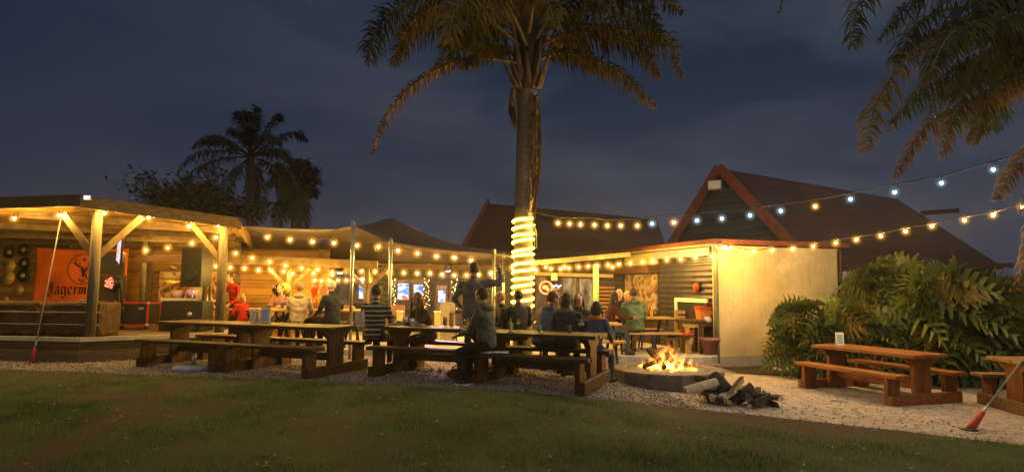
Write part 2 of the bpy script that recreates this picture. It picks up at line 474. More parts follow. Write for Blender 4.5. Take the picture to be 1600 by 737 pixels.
# concrete terraces in front of the buildings
t1 = MB(); t1.prism([(-5.45, 12.95), (0.35, 12.95), (0.35, 18.0), (-5.45, 18.0)], -0.3, 0.12)
tag(t1.build('concrete_terrace', M_concrete, bevel=0.015), kind='structure')
t2 = MB()
arc = [(4.40, 13.62), (4.2, 13.40), (3.6, 13.28), (2.9, 13.30), (2.2, 13.42), (1.2, 13.5), (0.36, 13.5)]
t2.prism(list(reversed(arc)) + [(4.40, 18.0), (0.36, 18.0)][::1], -0.6, -0.02)
tag(t2.build('concrete_patio', M_concrete, bevel=0.015), kind='structure')
t3 = MB(); t3.prism([(1.3, 12.95), (4.25, 12.9), (4.3, 13.25), (1.1, 13.38)], -0.6, -0.14)
tag(t3.build('concrete_step', M_concrete_dk, bevel=0.012), kind='structure')
# soil bed in front of the white wall
b = MB(); b.prism([(4.5, 12.75), (12.5, 11.6), (16, 14.6), (7.6, 14.6), (4.5, 13.65)], -0.7, -0.27)
tag(b.build('planting_bed', mat('bed_soil', (0.06, 0.045, 0.03), (0.03, 0.022, 0.015), rough=0.95, scale=14, bump=0.9)), kind='structure')

# ------------------------------------------------------------------ stage pavilion (left)
C0, R0 = Vector((-7.72, 11.42, 0)), Vector((-5.78, 12.8, 0))
BR, BL, L0 = Vector((-7.1, 16.15, 0)), Vector((-17, 16.15, 0)), Vector((-15, 12.55, 0))
stage = thing('stage_pavilion', 'timber stage pavilion with glowing plank ceiling and raised floor beside the lawn', 'pavilion', C0)
def rel(p, o=C0): return Vector(p) - o
DECK = 0.44
fl = MB(); fl.prism([tuple(rel(p)[:2]) for p in (L0, C0, R0, BR, BL)], 0.0, DECK - 0.03)
fl.build('platform', M_skirt, stage)
dk = MB(); dk.prism([tuple(rel(p)[:2]) for p in (L0, C0, R0, BR, BL)], DECK - 0.03, DECK)
dk.build('floor_boards', M_deck_boards, stage)
ed = MB()
for a, b2 in ((L0, C0), (C0, R0), (R0, BR)):
    d = (b2 - a).normalized(); nrm = Vector((d.y, -d.x, 0)) * 0.03
    ed.beam(rel(a) + nrm + Vector((0, 0, DECK - 0.03)), rel(b2) + nrm + Vector((0, 0, DECK - 0.03)), 0.055, 0.075)
ed.build('edge_trim', mat('pale_edge_paint', (0.62, 0.56, 0.36), (0.48, 0.42, 0.25), rough=0.6, scale=5), stage)
for p, top, nm in ((C0 + Vector((0.10, 0.14, 0)), 2.82, 'p'), (R0 + Vector((-0.15, 0.16, 0)), 2.62, 'p'), (L0 + Vector((0.2, 0.15, 0)), 2.7, 'p')):
    pm = MB(); q = rel(p); pm.tube([q + Vector((0, 0, 0.30)), q + Vector((0, 0, top))], [0.095, 0.085], 14)
    pm.build('post', M_post, stage)
RT = [(L0 + Vector((-0.2, -0.25, 2.88))), (C0 + Vector((0.0, -0.20, 2.98))), (R0 + Vector((0.25, -0.10, 2.74))), (Vector((-6.75, 16.3, 2.50))), (Vector((-17, 16.3, 2.55)))]
rf = MB(); rf.slab([rel(p) for p in RT], 0.05)
rf.build('roof', mat('roof_sheet', (0.018, 0.016, 0.015), (0.012, 0.011, 0.010), rough=0.6, scale=3), stage)
cl = MB(); cl.slab([rel(p) + Vector((0, 0, -0.055)) for p in RT], 0.02)
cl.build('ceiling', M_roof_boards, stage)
M_fascia = mat('fascia_timber', (0.26, 0.155, 0.05), (0.13, 0.075, 0.024), rough=0.75, scale=3, stretch=(2, 2, 8), bump=0.4)
for a, b2, m_ in ((RT[0], RT[1], mat('dark_fascia', (0.030, 0.022, 0.016), (0.018, 0.013, 0.010), rough=0.8, scale=4)), (RT[1], RT[2], M_fascia), (RT[2], RT[3], M_fascia)):
    fm = MB(); d = (b2 - a).normalized(); nrm = Vector((d.y, -d.x, 0)).normalized() * 0.035
    fm.beam(rel(a) + nrm + Vector((0, 0, -0.12)), rel(b2) + nrm + Vector((0, 0, -0.10)), 0.06, 0.21)
    fm.build('fascia_board', m_, stage)
for t in (0.2, 0.42, 0.64, 0.84):
    a = RT[1].lerp(RT[4], t); b2 = RT[2].lerp(RT[3], t)
    if t < 0.9: 
        a = Vector((max(-15, a.x), a.y, a.z))
        rm = MB(); rm.beam(rel(a) + Vector((0, 0, -0.15)), rel(b2) + Vector((-0.2, 0, -0.15)), 0.06, 0.13); rm.build('rafter', M_timber, stage)
# braces of the corner posts
pc = C0 + Vector((0.10, 0.14, 0))
for d, zt in ((Vector((-0.97, 0.16, 0)), 2.72), (Vector((0.80, 0.58, 0)), 2.70)):
    bm_ = MB(); bm_.beam(rel(pc) + Vector((0, 0, 1.92)) + d * 0.05, rel(pc) + d * 0.72 + Vector((0, 0, zt - 0.02)), 0.055, 0.12); bm_.build('brace', M_timber, stage)
pr = R0 + Vector((-0.15, 0.16, 0))
bm_ = MB(); bm_.beam(rel(pr) + Vector((0, 0, 1.85)), rel(pr) + Vector((-0.50, -0.36, 2.62)), 0.055, 0.11); bm_.build('brace', M_timber, stage)
# inner lower beam on its own posts, at the back of the stage
ib = MB(); ib.beam(rel(P(212, 405, 14.9)), rel(P(322, 401, 15.2)), 0.10, 0.15); ib.build('inner_beam', M_wood_dk, stage)
ip = MB(); q = P(224, 430, 14.95); ip.tube([rel((q.x, q.y, DECK)), rel((q.x, q.y, 2.55))], 0.06, 10); ip.build('inner_post', M_post, stage)
ip = MB(); q = P(321, 430, 14.6); ip.tube([rel((q.x, q.y, DECK)), rel((q.x, q.y, 2.5))], 0.05, 10); ip.build('inner_post', M_post, stage)

# long board wall behind the stage and the seating
bw = thing('board_wall', 'long wall of weathered horizontal boards behind the stage', 'wall', (-16, 16.25, 0))
w = MB(); w.box((5.65, 0.05, 1.28), (11.3, 0.08, 2.56)); w.build('boards', M_wall_boards, bw)
for x in (0.2, 2.4, 4.6, 6.75, 9.0, 11.1):
    w = MB(); w.box((x, -0.02, 1.27), (0.10, 0.055, 2.54)); w.build('batten', M_timber, bw)

# ------------------------------------------------------------------ open shelter beside the stage
sh = thing('open_shelter', 'low timber shelter frame with Y-braced posts under the tent', 'shelter', (P(452, 440, 15.2).x, 15.2, 0.12))
so = Vector(sh.location)
zb = P(452, 411, 15.2).z
bx = MB(); bx.beam(P(346, 404, 15.1) - so, P(590, 414, 15.2) - so, 0.10, 0.20); bx.build('beam', M_timber, sh)
for px in (452, 573):
    q = P(px, 440, 15.2)
    pm = MB(); pm.tube([Vector((q.x, q.y, 0.12)) - so, Vector((q.x, q.y, zb - 0.1)) - so], [0.075, 0.065], 12); pm.build('post', M_post, sh)
    for s in (-1, 1):
        bm_ = MB(); bm_.beam(Vector((q.x, q.y - 0.02, zb - 0.62)) - so, Vector((q.x + s * 0.50, q.y - 0.02, zb - 0.11)) - so, 0.05, 0.085); bm_.build('brace', M_timber, sh)
rl = MB(); rl.slab([P(340, 402, 15.3) - so, P(600, 410, 15.3) - so, Vector((-3.6, 17.6, zb + 0.05)) - so, Vector((-7.3, 16.2, zb + 0.12)) - so], 0.04)
rl.build('roof', M_dark, sh)

# ------------------------------------------------------------------ main building with the glazed front
FY = 17.9
mb_ = thing('restaurant_building', 'dark clad restaurant with glazed front and pitched maroon roof behind the palm', 'building', (-5.6, FY, 0))
o = Vector(mb_.location)
w = MB(); w.box((4.6, 0.12, 1.2), (9.4, 0.2, 2.4)); w.build('wall', M_siding, mb_)
Aq, Bq = P(765, 318, 22.0), P(1026, 342, 25.0)
E1, E2 = P(716, 408, 18.0), Vector((5.2, 20.6, 2.2))
rf = MB(); rf.slab([Aq - o, E1 - o, E2 - o, Bq - o], 0.10); rf.build('roof', M_roof, mb_)
back = Vector((-1.2, 3.6, -1.9))
rf = MB(); rf.slab([Bq - o, Bq - o + back, Aq - o + back, Aq - o], 0.10); rf.build('roof', M_roof, mb_)
bg = MB(); bg.beam(E1 - o + Vector((-0.05, 0, 0.02)), Aq - o + Vector((-0.05, 0, 0.05)), 0.07, 0.22); bg.beam(Aq - o + Vector((-0.05, 0, 0.05)), Aq - o + back + Vector((-0.05, 0, 0)), 0.07, 0.22)
bg.build('bargeboard', M_barge, mb_)
ft = MB(); ft.beam(P(480, 416, 17.75) - o, P(985, 417, 17.75) - o, 0.05, 0.16); ft.build('fascia', M_wood_dk, mb_)
ft = MB(); ft.beam(P(826, 427, 17.6) - o, P(958, 431, 17.6) - o, 0.06, 0.09); ft.build('head_rail', mat('lit_rail', (0.36, 0.26, 0.12), (0.26, 0.19, 0.085), rough=0.5), mb_)

M_warm_room = emit('warm_room', (1.0, 0.62, 0.28), 0.55, base=(0.5, 0.35, 0.2))
M_dim_room = emit('dim_room', (1.0, 0.55, 0.2), 0.10, base=(0.1, 0.07, 0.05))
M_pale_room = emit('pale_room', (1.0, 0.78, 0.52), 0.60, base=(0.5, 0.4, 0.3))
def room_mat(name, cols, strength, scale):
    """what shows through a lit window: a patchy, softly lit room"""
    m = bpy.data.materials.new(name); n, l = nodes_of(m); b = n['Principled BSDF']
    tc = n.new('ShaderNodeTexCoord'); mp = n.new('ShaderNodeMapping'); mp.inputs['Scale'].default_value = scale
    tx = n.new('ShaderNodeTexNoise'); tx.inputs['Scale'].default_value = 1.0; tx.inputs['Detail'].default_value = 3
    rp = n.new('ShaderNodeValToRGB'); rp.color_ramp.interpolation = 'LINEAR'
    els = rp.color_ramp.elements
    while len(els) < len(cols): els.new(0.5)
    for i, c in enumerate(cols):
        els[i].position = 0.32 + 0.36 * i / max(1, len(cols) - 1); els[i].color = (*c, 1)
    l.new(tc.outputs['Object'], mp.inputs[0]); l.new(mp.outputs[0], tx.inputs['Vector']); l.new(tx.outputs['Fac'], rp.inputs[0])
    l.new(rp.outputs[0], b.inputs['Emission Color']); b.inputs['Emission Strength'].default_value = strength
    b.inputs['Base Color'].default_value = (0.03, 0.03, 0.03, 1); b.inputs['Roughness'].default_value = 0.15
    return m
M_screen = room_mat('sports_screen', [(0.02, 0.10, 0.55), (0.05, 0.30, 0.95), (0.9, 0.9, 0.95), (0.75, 0.10, 0.08)], 1.5, (3.2, 1, 5.0))
M_room_a = room_mat('lit_room', [(0.05, 0.025, 0.012), (0.45, 0.28, 0.12), (0.95, 0.68, 0.38)], 0.62, (5.0, 1, 2.2))
M_room_b = room_mat('dim_lit_room', [(0.012, 0.010, 0.012), (0.05, 0.035, 0.03), (0.16, 0.10, 0.06)], 0.8, (3.0, 1, 3.0))

def window(x0, x1, y0, y1, pane_m, frame_m=None, name='window', Y=FY - 0.02, mull=0, fw=0.05):
    a, c = P(x0, y1, Y) - o, P(x1, y0, Y) - o
    f = MB(); cx, cz = (a.x + c.x) / 2, (a.z + c.z) / 2; W, H = c.x - a.x, c.z - a.z
    for (bx_, bz, sx, sz) in ((a.x, cz, fw, H + fw), (c.x, cz, fw, H + fw), (cx, a.z, W - fw, fw), (cx, c.z, W - fw, fw)):
        f.box((bx_, a.y - 0.03, bz), (sx, 0.09, sz))
    for k in range(mull):
        f.box((a.x + W * (k + 1) / (mull + 1), a.y - 0.025, cz), (fw * 0.8, 0.07, H - fw))
    fo = f.build(name, frame_m or M_wood_dk, mb_)
    p = MB(); p.box((cx, a.y - 0.012, cz), (W - 0.02, 0.012, H - 0.02)); p.build('pane', pane_m, fo)
    return fo
window(511, 548, 424, 476, M_room_b, mull=1)
window(552, 585, 432, 474, M_room_b)
window(560, 570, 433, 467, M_screen, Y=FY - 0.05, fw=0.03)
window(620, 641, 441, 469, M_screen); window(645, 663, 443, 467, M_screen)
window(613, 669, 436, 482, M_room_b, Y=FY + 0.005)
window(681, 699, 445, 484, M_room_a); window(684, 697, 453, 472, M_screen, Y=FY - 0.04, fw=0.02)
window(703, 722, 445, 484, M_room_b)
window(724, 742, 449, 482, M_room_b); window(728, 741, 456, 474, M_screen, Y=FY - 0.04, fw=0.02)
window(838, 852, 432, 496, M_room_b)
window(878, 901, 433, 500, M_room_a, name='door')
window(904, 927, 434, 500, M_room_a, name='door')
for x0, x1, y0, y1 in ((856, 876, 443, 492), (936, 960, 446, 500)):
    sl = MB(); a, c = P(x0, y1, FY - 0.08) - o, P(x1, y0, FY - 0.08) - o
    for k in range(9):
        sl.box(((a.x + c.x) / 2, a.y, a.z + (c.z - a.z) * (k + 0.5) / 9), (c.x - a.x, 0.03, (c.z - a.z) / 9 * 0.55))
    sl.build('slat_screen', mat('warm_slats', (0.30, 0.14, 0.05), (0.18, 0.08, 0.03), rough=0.5, scale=4, stretch=(1, 8, 8)), mb_)

# ------------------------------------------------------------------ white-walled annex with dark corrugated side
K = Vector((4.46, 13.7, 0)); D1 = Vector((0.952, 0.307, 0)); D2 = Vector((-0.307, 0.952, 0))
UP = Vector((0, 0, 1))
an = thing('kitchen_annex', 'flat-roofed annex with pale plastered end wall and dark corrugated side', 'building', K)
def A_(u, v, z): return D1 * u + D2 * v + UP * z
def abox(m, u0, u1, v0, v1, z0, z1, mi=0):
    ps = [A_(u, v, z) for z in (z0, z1) for v in (v0, v1) for u in (u0, u1)]
    m.add(ps, [(0, 2, 3, 1), (4, 5, 7, 6), (0, 1, 5, 4), (2, 6, 7, 3), (0, 4, 6, 2), (1, 3, 7, 5)], mi)
w = MB(); abox(w, 0, 3.26, 0, 0.2, -0.05, 2.33); w.build('end_wall', M_plaster, an)
w = MB(); abox(w, -0.012, 3.27, -0.015, 0.2, -0.6, -0.05); w.build('plinth', M_plinth, an)
w = MB(); abox(w, 3.1, 3.26, 0.2, 6.5, -0.6, 2.33); w.build('wall', M_plaster, an)
# corrugated side wall: real ribs
w = MB(); nz = 84
for v in (0.2, 2.42):
    for k in range(nz + 1):
        z = -0.35 + 2.68 * k / nz
        w.v.append(tuple(A_(0.02 - 0.022 * math.cos(2 * math.pi * k / 4.0), v, z)))
for k in range(nz): w.face((k, k + 1, nz + 1 + k + 1, nz + 1 + k), 0, True)
w.build('corrugated_wall', mat('dark_corrugated', (0.050, 0.043, 0.052), (0.032, 0.028, 0.034), rough=0.4, scale=3, metal=0.3), an, recalc=False)
w = MB(); abox(w, 0.06, 0.2, 0.2, 6.5, -0.5, 2.33); w.build('wall', M_dark, an)
w = MB(); abox(w, -0.05, 0.0, -0.02, 0.10, -0.4, 2.33); w.build('corner_trim', mat('corner_strip', (0.12, 0.12, 0.09), rough=0.5), an)
rf = MB(); abox(rf, -0.22, 3.5, -0.14, 7.6, 2.36, 2.46); rf.build('roof', M_barge, an)
sf = MB(); abox(sf, -0.20, 0.04, -0.10, 7.4, 2.335, 2.357); sf.build('soffit', mat('cream_soffit', (0.56, 0.47, 0.24), (0.46, 0.38, 0.18), rough=0.6), an)
hd = MB(); abox(hd, -0.05, 0.0, 0.25, 2.6, 2.12, 2.31); hd.build('blind_box', mat('grey_blind', (0.25, 0.25, 0.30), (0.2, 0.2, 0.24), rough=0.5), an)
yp = MB(); abox(yp, -0.02, 0.05, 2.5, 4.2, 2.0, 2.31); yp.build('upper_panel', mat('yellow_panel', (0.42, 0.36, 0.14), (0.28, 0.23, 0.09), rough=0.7, scale=6, stretch=(6, 6, 1)), an)
lt = MB(); abox(lt, -0.30, 0.05, 2.45, 4.3, 1.78, 1.97); lt.build('hatch_lintel', M_wood_dk, an)
def collage_mat():
    m = bpy.data.materials.new('collage_panel'); n, l = nodes_of(m); b = n['Principled BSDF']
    tc = n.new('ShaderNodeTexCoord'); vo = n.new('ShaderNodeTexVoronoi'); vo.inputs['Scale'].default_value = 11
    rp = n.new('ShaderNodeValToRGB')
    els = rp.color_ramp.elements; els[0].color = (0.05, 0.03, 0.015, 1); els[1].color = (0.26, 0.18, 0.085, 1)
    e = els.new(0.45); e.color = (0.20, 0.12, 0.05, 1); e = els.new(0.7); e.color = (0.28, 0.22, 0.16, 1)
    sp = n.new('ShaderNodeSeparateXYZ')
    l.new(tc.outputs['Object'], vo.inputs['Vector']); l.new(vo.outputs['Color'], sp.inputs[0]); l.new(sp.outputs[0], rp.inputs[0])
    l.new(rp.outputs[0], b.inputs['Base Color']); b.inputs['Roughness'].default_value = 0.6
    return m
cp = MB(); abox(cp, -0.01, 0.05, 2.55, 4.2, 0.75, 1.76); cp.build('collage_panel', collage_mat(), an)
ct = MB(); abox(ct, -0.25, 0.05, 2.5, 4.25, 0.66, 0.74); abox(ct, -0.02, 0.05, 2.5, 4.25, -0.3, 0.66); ct.build('hatch_counter', M_wood_dk, an)
wf = MB()
for z0, z1, v0, v1 in ((1.08, 1.17, 0.35, 1.62), (0.80, 1.08, 1.53, 1.62)):
    abox(wf, -0.06, -0.005, v0, v1, z0, z1)
wf.build('sign_frame', M_white, an)
bd = MB(); abox(bd, -0.04, -0.003, 0.35, 1.52, 0.55, 1.08); bd.build('notice_board', M_black, an)
gu = MB(); gu.tube([A_(3.30, -0.06, 2.33), A_(3.30, -0.06, 2.2), A_(3.30, -0.05, -0.5)], 0.035, 8); gu.build('downpipe', M_wood_dk, an)

# ------------------------------------------------------------------ steep A-frame building behind the annex
af = thing('gabled_building', 'tall steep A-frame building with red gable edges and dark maroon roof', 'building', P(1127, 450, 18.06))
o = Vector(af.location)
Ap, Be = P(1127, 265, 18.06), P(1402, 311, 23.0)
Lb, Rb = P(1030, 420, 19.9), P(1272, 418, 16.0)
gw = MB(); gw.slab([Ap - o, Lb - o, Rb - o], 0.08, down=(0.5, 0.85, 0)); gw.build('gable_wall', M_siding, af)
Cb = P(1566, 416, 20.8)
off = (Ap - P(1127, 450, 18.06)).normalized()
fr = Vector((-0.545, -0.838, 0)) * 0.25
rs = MB(); rs.slab([Ap - o + fr, Rb - o + fr, Cb - o, Be - o], 0.10); rs.build('roof', M_roof, af)
rs = MB(); rs.slab([Be - o, Be - o + (Lb - Ap), Lb - o + fr, Ap - o + fr], 0.10); rs.build('roof', M_roof, af)
bb = MB(); f2 = fr * 1.12 + Vector((0, 0, 0.03))
bb.beam(Ap - o + f2, Lb - o + f2, 0.06, 0.26, up=(0, 0, 1)); bb.build('bargeboard', M_barge, af)
bb = MB(); bb.beam(Ap - o + f2, Rb - o + f2, 0.06, 0.26, up=(0, 0, 1)); bb.build('bargeboard', M_barge, af)
wl_ = MB()
for a, b2 in ((Rb, Cb), (Lb, Rb)):
    q = [a - o, b2 - o, Vector((b2.x, b2.y, -0.5)) - o, Vector((a.x, a.y, -0.5)) - o]
    wl_.slab([p + Vector((0.05, 0.35, -0.04)) for p in q], 0.12, down=(0, 1, 0))
wl_.build('wall', M_siding, af)
fb = MB(); fb.beam(P(1312, 418, 16.6) - o, P(1582, 414, 18.5) - o, 0.06, 0.14); fb.build('eave_board', M_wood_dk, af)
wi = MB(); q0, q1 = P(1312, 440, 16.4) - o, P(1342, 424, 16.4) - o
wi.box(((q0.x + q1.x) / 2, q0.y, (q0.z + q1.z) / 2), (q1.x - q0.x, 0.05, q1.z - q0.z)); wi.build('window', emit('curtain_window', (0.9, 0.6, 0.3), 0.10, base=(0.4, 0.33, 0.25)), af)
rb_ = MB(); rb_.beam(P(1440, 333, 22.6) - o, P(1497, 329, 22.4) - o, 0.16, 0.16); rb_.build('ridge_beam', M_wood_dk, af)

# brown timber fence at the far right behind the shrubs
fe = thing('timber_fence', 'dark brown board fence behind the big-leaved shrubs', 'fence', P(1420, 450, 15.4))
o = Vector(fe.location)
a, b2 = P(1330, 440, 15.2), P(1660, 418, 13.6)
m_ = MB(); m_.slab([Vector((a.x, a.y, 1.55)) - o, Vector((b2.x, b2.y, 1.75)) - o, Vector((b2.x, b2.y, -0.6)) - o, Vector((a.x, a.y, -0.6)) - o], 0.06, down=(0.2, 1, 0))
m_.build('boards', planks('fence_boards', (0.10, 0.06, 0.035), (0.04, 0.025, 0.016), axis='z', pitch=0.18, grain=(0.6, 0.6, 7)), fe)
q = P(1432, 440, 14.3)
for x, y in ((q.x, q.y), (b2.x, b2.y - 0.1)):
    m_ = MB(); m_.tube([Vector((x, y, -0.6)) - o, Vector((x, y, 1.78)) - o], 0.07, 10); m_.build('post', M_post, fe)

# ------------------------------------------------------------------ stretch tent
tent = thing('stretch_tent', 'dark brown stretch tent canopy with one raised peak over the terrace', 'tent', (-2.4, 14.2, 0))
o = Vector(tent.location)
front = spline([P(338, 350, 13.0), P(440, 357, 12.7), P(520, 358, 12.45), P(551, 354, 12.3), P(580, 366, 12.35), P(610, 378, 12.4), P(690, 390, 12.3), P(773, 397, 12.2), P(835, 406, 12.25)], 49)
midl = spline([Vector((-6.7, 14.9, 2.66)), Vector((-4.6, 14.8, 2.52)), Vector((-2.75, 14.5, 2.62)), Vector((-1.2, 14.4, 2.30)), Vector((0.45, 14.4, 2.12))], 49)
backl = spline([P(345, 394, 16.6), P(450, 404, 17.3), P(612, 411, 17.6), P(773, 414, 17.6), P(842, 414, 17.6)], 49)
NV = 26; cv = MB()
pk = P(613, 338, 14.5)
for i in range(49):
    fline = spline([front[i], midl[i], backl[i]], NV)
    for q in fline:
        r = math.hypot(q.x - pk.x, q.y - pk.y)
        hump = max(0.0, pk.z - 2.62) * math.exp(-r / 0.62)
        cv.v.append(tuple(q + Vector((0, 0, hump)) - o))
for i in range(48):
    for j in range(NV - 1):
        a = i * NV + j; cv.face((a, a + 1, a + NV + 1, a + NV), 0, True)
M_tent = mat('tent_cloth', (0.095, 0.064, 0.062), (0.066, 0.045, 0.044), rough=0.85, scale=1.2, bump=0.15, bscale=4, detail=7)
co = cv.build('canopy', M_tent, tent, recalc=False)
sd = co.modifiers.new('thickness', 'SOLIDIFY'); sd.thickness = 0.006
hm = MB(); hm.tube([p - o for p in front], 0.014, 6); hm.build('hem_rope', M_rope, tent)
for i0, i1 in ((14, 20), (30, 27), (38, 35)):
    st = MB(); fl_ = spline([front[i0], midl[i0], backl[i0]], NV)
    st.tube([Vector(cv.v[i0 * NV + j]) + Vector((0, 0, -0.02)) for j in range(3, 17)], 0.012, 5); st.build('seam_tape', M_black, tent)

POLES = [((552, 352, 12.28), 0.12, 0.032, 'tallest galvanised tent pole, lifting the front hem behind the left tables'),
         ((611, 379, 12.38), 0.0, 0.033, 'slim tent pole standing behind the man in the striped jumper'),
         ((772, 395, 12.20), 0.0, 0.034, 'pale tent pole just behind the standing man in grey'),
         ((787, 402, 12.6), 0.0, 0.026, 'thin purple-lit tent pole close to the lit palm trunk')]
for (px, py, Y), zb_, r, lab in POLES:
    q = P(px, py, Y); zb2 = zb_ if Y > 12.9 else ground_z(q.x)
    t = thing('tent_pole', lab, 'pole', (q.x, q.y, zb2), group='poles holding up the stretch tent')
    m_ = MB(); m_.tube([(0, 0, 0), (0, 0, q.z - zb2 + 0.04)], r, 12); m_.build('shaft', M_metal, t)
    m_ = MB(); m_.lathe([(r * 1.25, 0), (r * 1.25, 0.08), (r * 0.5, 0.11)], (0, 0, q.z - zb2 - 0.02), 12); m_.build('cap', M_metal, t)
q = P(931, 412, 16.0)
t = thing('veranda_post', 'round green-lit post in front of the glass doors', 'post', (q.x, q.y, -0.02))
m_ = MB(); m_.tube([(0, 0, 0), (0, 0, q.z + 0.02)], 0.075, 14); m_.build('shaft', mat('green_light_tint', (0.22, 0.30, 0.13), (0.17, 0.23, 0.10), rough=0.5), t)  # green light falling on the post is put into its base colour
# veranda roof joining the tent to the annex
vr = thing('veranda_roof', 'thin flat veranda roof with pale edge joining the annex and the tent', 'roof', (2.4, 16, 2.2))
o = Vector(vr.location)
m_ = MB(); m_.slab([P(826, 411, 15.8) - o, P(985, 397, 15.6) - o, Vector((3.2, 18.0, 2.28)) - o, Vector((0.3, 18.0, 2.2)) - o], 0.05); m_.build('sheet', M_dark, vr)
m_ = MB(); m_.beam(P(826, 411, 15.75) - o, P(985, 397, 15.55) - o, 0.05, 0.11); m_.build('edge_beam', mat('lit_rail', (0.55, 0.42, 0.22)), vr)
# ------------------------------------------------------------------ palms
def leaf_mat(name, c1, c2, rough=0.55, scale=9.0, lo=0.35, hi=0.68, trans=0.25):
    """thin leaf: mottled colour and a little light coming through"""
    if name in MATS: return MATS[name]
    m = bpy.data.materials.new(name); n, l = nodes_of(m); b = n['Principled BSDF']; out = n['Material Output']
    tc = n.new('ShaderNodeTexCoord'); tx = n.new('ShaderNodeTexNoise'); tx.inputs['Scale'].default_value = scale; tx.inputs['Detail'].default_value = 3
    rp = n.new('ShaderNodeValToRGB'); rp.color_ramp.elements[0].position = lo; rp.color_ramp.elements[0].color = (*c2, 1)
    rp.color_ramp.elements[1].position = hi; rp.color_ramp.elements[1].color = (*c1, 1)
    l.new(tc.outputs['Object'], tx.inputs['Vector']); l.new(tx.outputs['Fac'], rp.inputs[0]); l.new(rp.outputs[0], b.inputs['Base Color'])
    b.inputs['Roughness'].default_value = rough; b.inputs['Specular IOR Level'].default_value = 0.25
    tr = n.new('ShaderNodeBsdfTranslucent'); l.new(rp.outputs[0], tr.inputs[0])
    mx = n.new('ShaderNodeMixShader'); mx.inputs[0].default_value = trans
    l.new(b.outputs[0], mx.inputs[1]); l.new(tr.outputs[0], mx.inputs[2]); l.new(mx.outputs[0], out.inputs['Surface'])
    MATS[name] = m
    return m
M_fr_green = leaf_mat('palm_green', (0.105, 0.110, 0.026), (0.050, 0.060, 0.018), scale=3)
M_fr_olive = leaf_mat('palm_olive', (0.260, 0.180, 0.032), (0.115, 0.085, 0.018), scale=3)
M_fr_dead = leaf_mat('palm_dead', (0.300, 0.170, 0.060), (0.140, 0.078, 0.028), scale=3)
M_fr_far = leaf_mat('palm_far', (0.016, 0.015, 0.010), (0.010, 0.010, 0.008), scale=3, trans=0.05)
M_stem = mat('frond_stem', (0.26, 0.19, 0.07), (0.15, 0.10, 0.04), rough=0.6, scale=4)
M_trunk = mat('palm_bark', (0.30, 0.235, 0.15), (0.17, 0.13, 0.085), rough=0.85, scale=5, stretch=(2, 2, 9), bump=0.7)

def frond(pts, length, n=62, droop=0.55, start=0.16, width=0.026, r0=0.035, seed=0, plume=0.6, parent=None, mats=None, org=Vector(), spread=0.85):
    rr = random.Random(seed)
    line = spline(pts, n)
    mb = MB()
    mb.tube([p - org for p in line], [r0 * (1 - 0.86 * i / (n - 1)) for i in range(n)], 5, m=0)
    for i in range(1, n):
        t = i / (n - 1)
        if t < start: continue
        T = (line[min(i + 1, n - 1)] - line[i - 1]).normalized()
        S = T.cross(Vector((0, 0, 1)))
        S = S.normalized() if S.length > 0.05 else Vector((1, 0, 0))
        N = S.cross(T).normalized()
        env = math.sin(math.pi * min(1.0, (t - start) / (1 - start) * 0.86 + 0.12)) ** 0.55
        for s in (-1, 1):
            if rr.random() < 0.05: continue
            for rep in (0, 1, 2):
                L = length * env * rr.uniform(0.7, 1.1)
                el = rr.uniform(-plume, plume)
                d = (S * s * spread + N * el + T * rr.uniform(0.15, 0.85)).normalized()
                d2 = (d + Vector((0, 0, -1)) * droop * rr.uniform(0.6, 1.3)).normalized()
                d3 = (d2 + Vector((0, 0, -1)) * droop * 1.3 * rr.uniform(0.6, 1.2)).normalized()
                p0 = line[i] + T * rr.uniform(-0.02, 0.02) - org
                p1 = p0 + d * L * 0.34; p2 = p1 + d2 * L * 0.36; p3 = p2 + d3 * L * 0.34
                wv = (d.cross(N) + T * rr.uniform(-0.6, 0.6)).normalized() * width * rr.uniform(0.7, 1.2)
                o_ = len(mb.v)
                mb.v += [tuple(p0 - wv * .5), tuple(p0 + wv * .5), tuple(p1 - wv), tuple(p1 + wv), tuple(p2 - wv * .7), tuple(p2 + wv * .7), tuple(p3)]
                mi = 1
                mb.face((o_, o_ + 1, o_ + 3, o_ + 2), mi); mb.face((o_ + 2, o_ + 3, o_ + 5, o_ + 4), mi); mb.face((o_ + 4, o_ + 5, o_ + 6), mi)
    return mb.build('frond', mats, parent, recalc=False)

# main palm
PY = 12.0
pbase = P(818, 520, PY); pbase.z = 0.1
palm = thing('palm_tree', 'tall palm with bare ringed trunk, its foot wrapped in yellow rope light', 'palm tree', pbase)
o = Vector(palm.location)
ctr = [P(816, 520, PY), P(817, 430, PY), P(818, 340, PY), P(820, 240, PY), P(822, 142, PY)]
ctr[0].z = 0.0
line = spline(ctr, 160)
tb = MB(); rad = []
for i, p in enumerate(line):
    t = i / 159
    r = 0.185 - 0.022 * t
    r += 0.006 * (1 if (i % 5) in (0,) else -0.3)
    if t > 0.93: r += 0.05 * (t - 0.93) / 0.07
    rad.append(r)
tb.tube([p - o for p in line], rad, 22); tb.build('trunk', M_trunk, palm)
top = ctr[-1]
cs = MB()   # crownshaft with old leaf bases
cs.tube([top - o + Vector((0, 0, -0.05)), P(824, 100, PY) - o, P(828, 60, PY) - o, P(832, 10, PY) - o, P(836, -40, PY) - o], [0.20, 0.27, 0.33, 0.36, 0.30], 18)
cs.build('crown_shaft', mat('crown_fibre', (0.115, 0.078, 0.048), (0.055, 0.037, 0.025), rough=0.9, scale=5, stretch=(6, 6, 0.8), bump=0.9), palm)
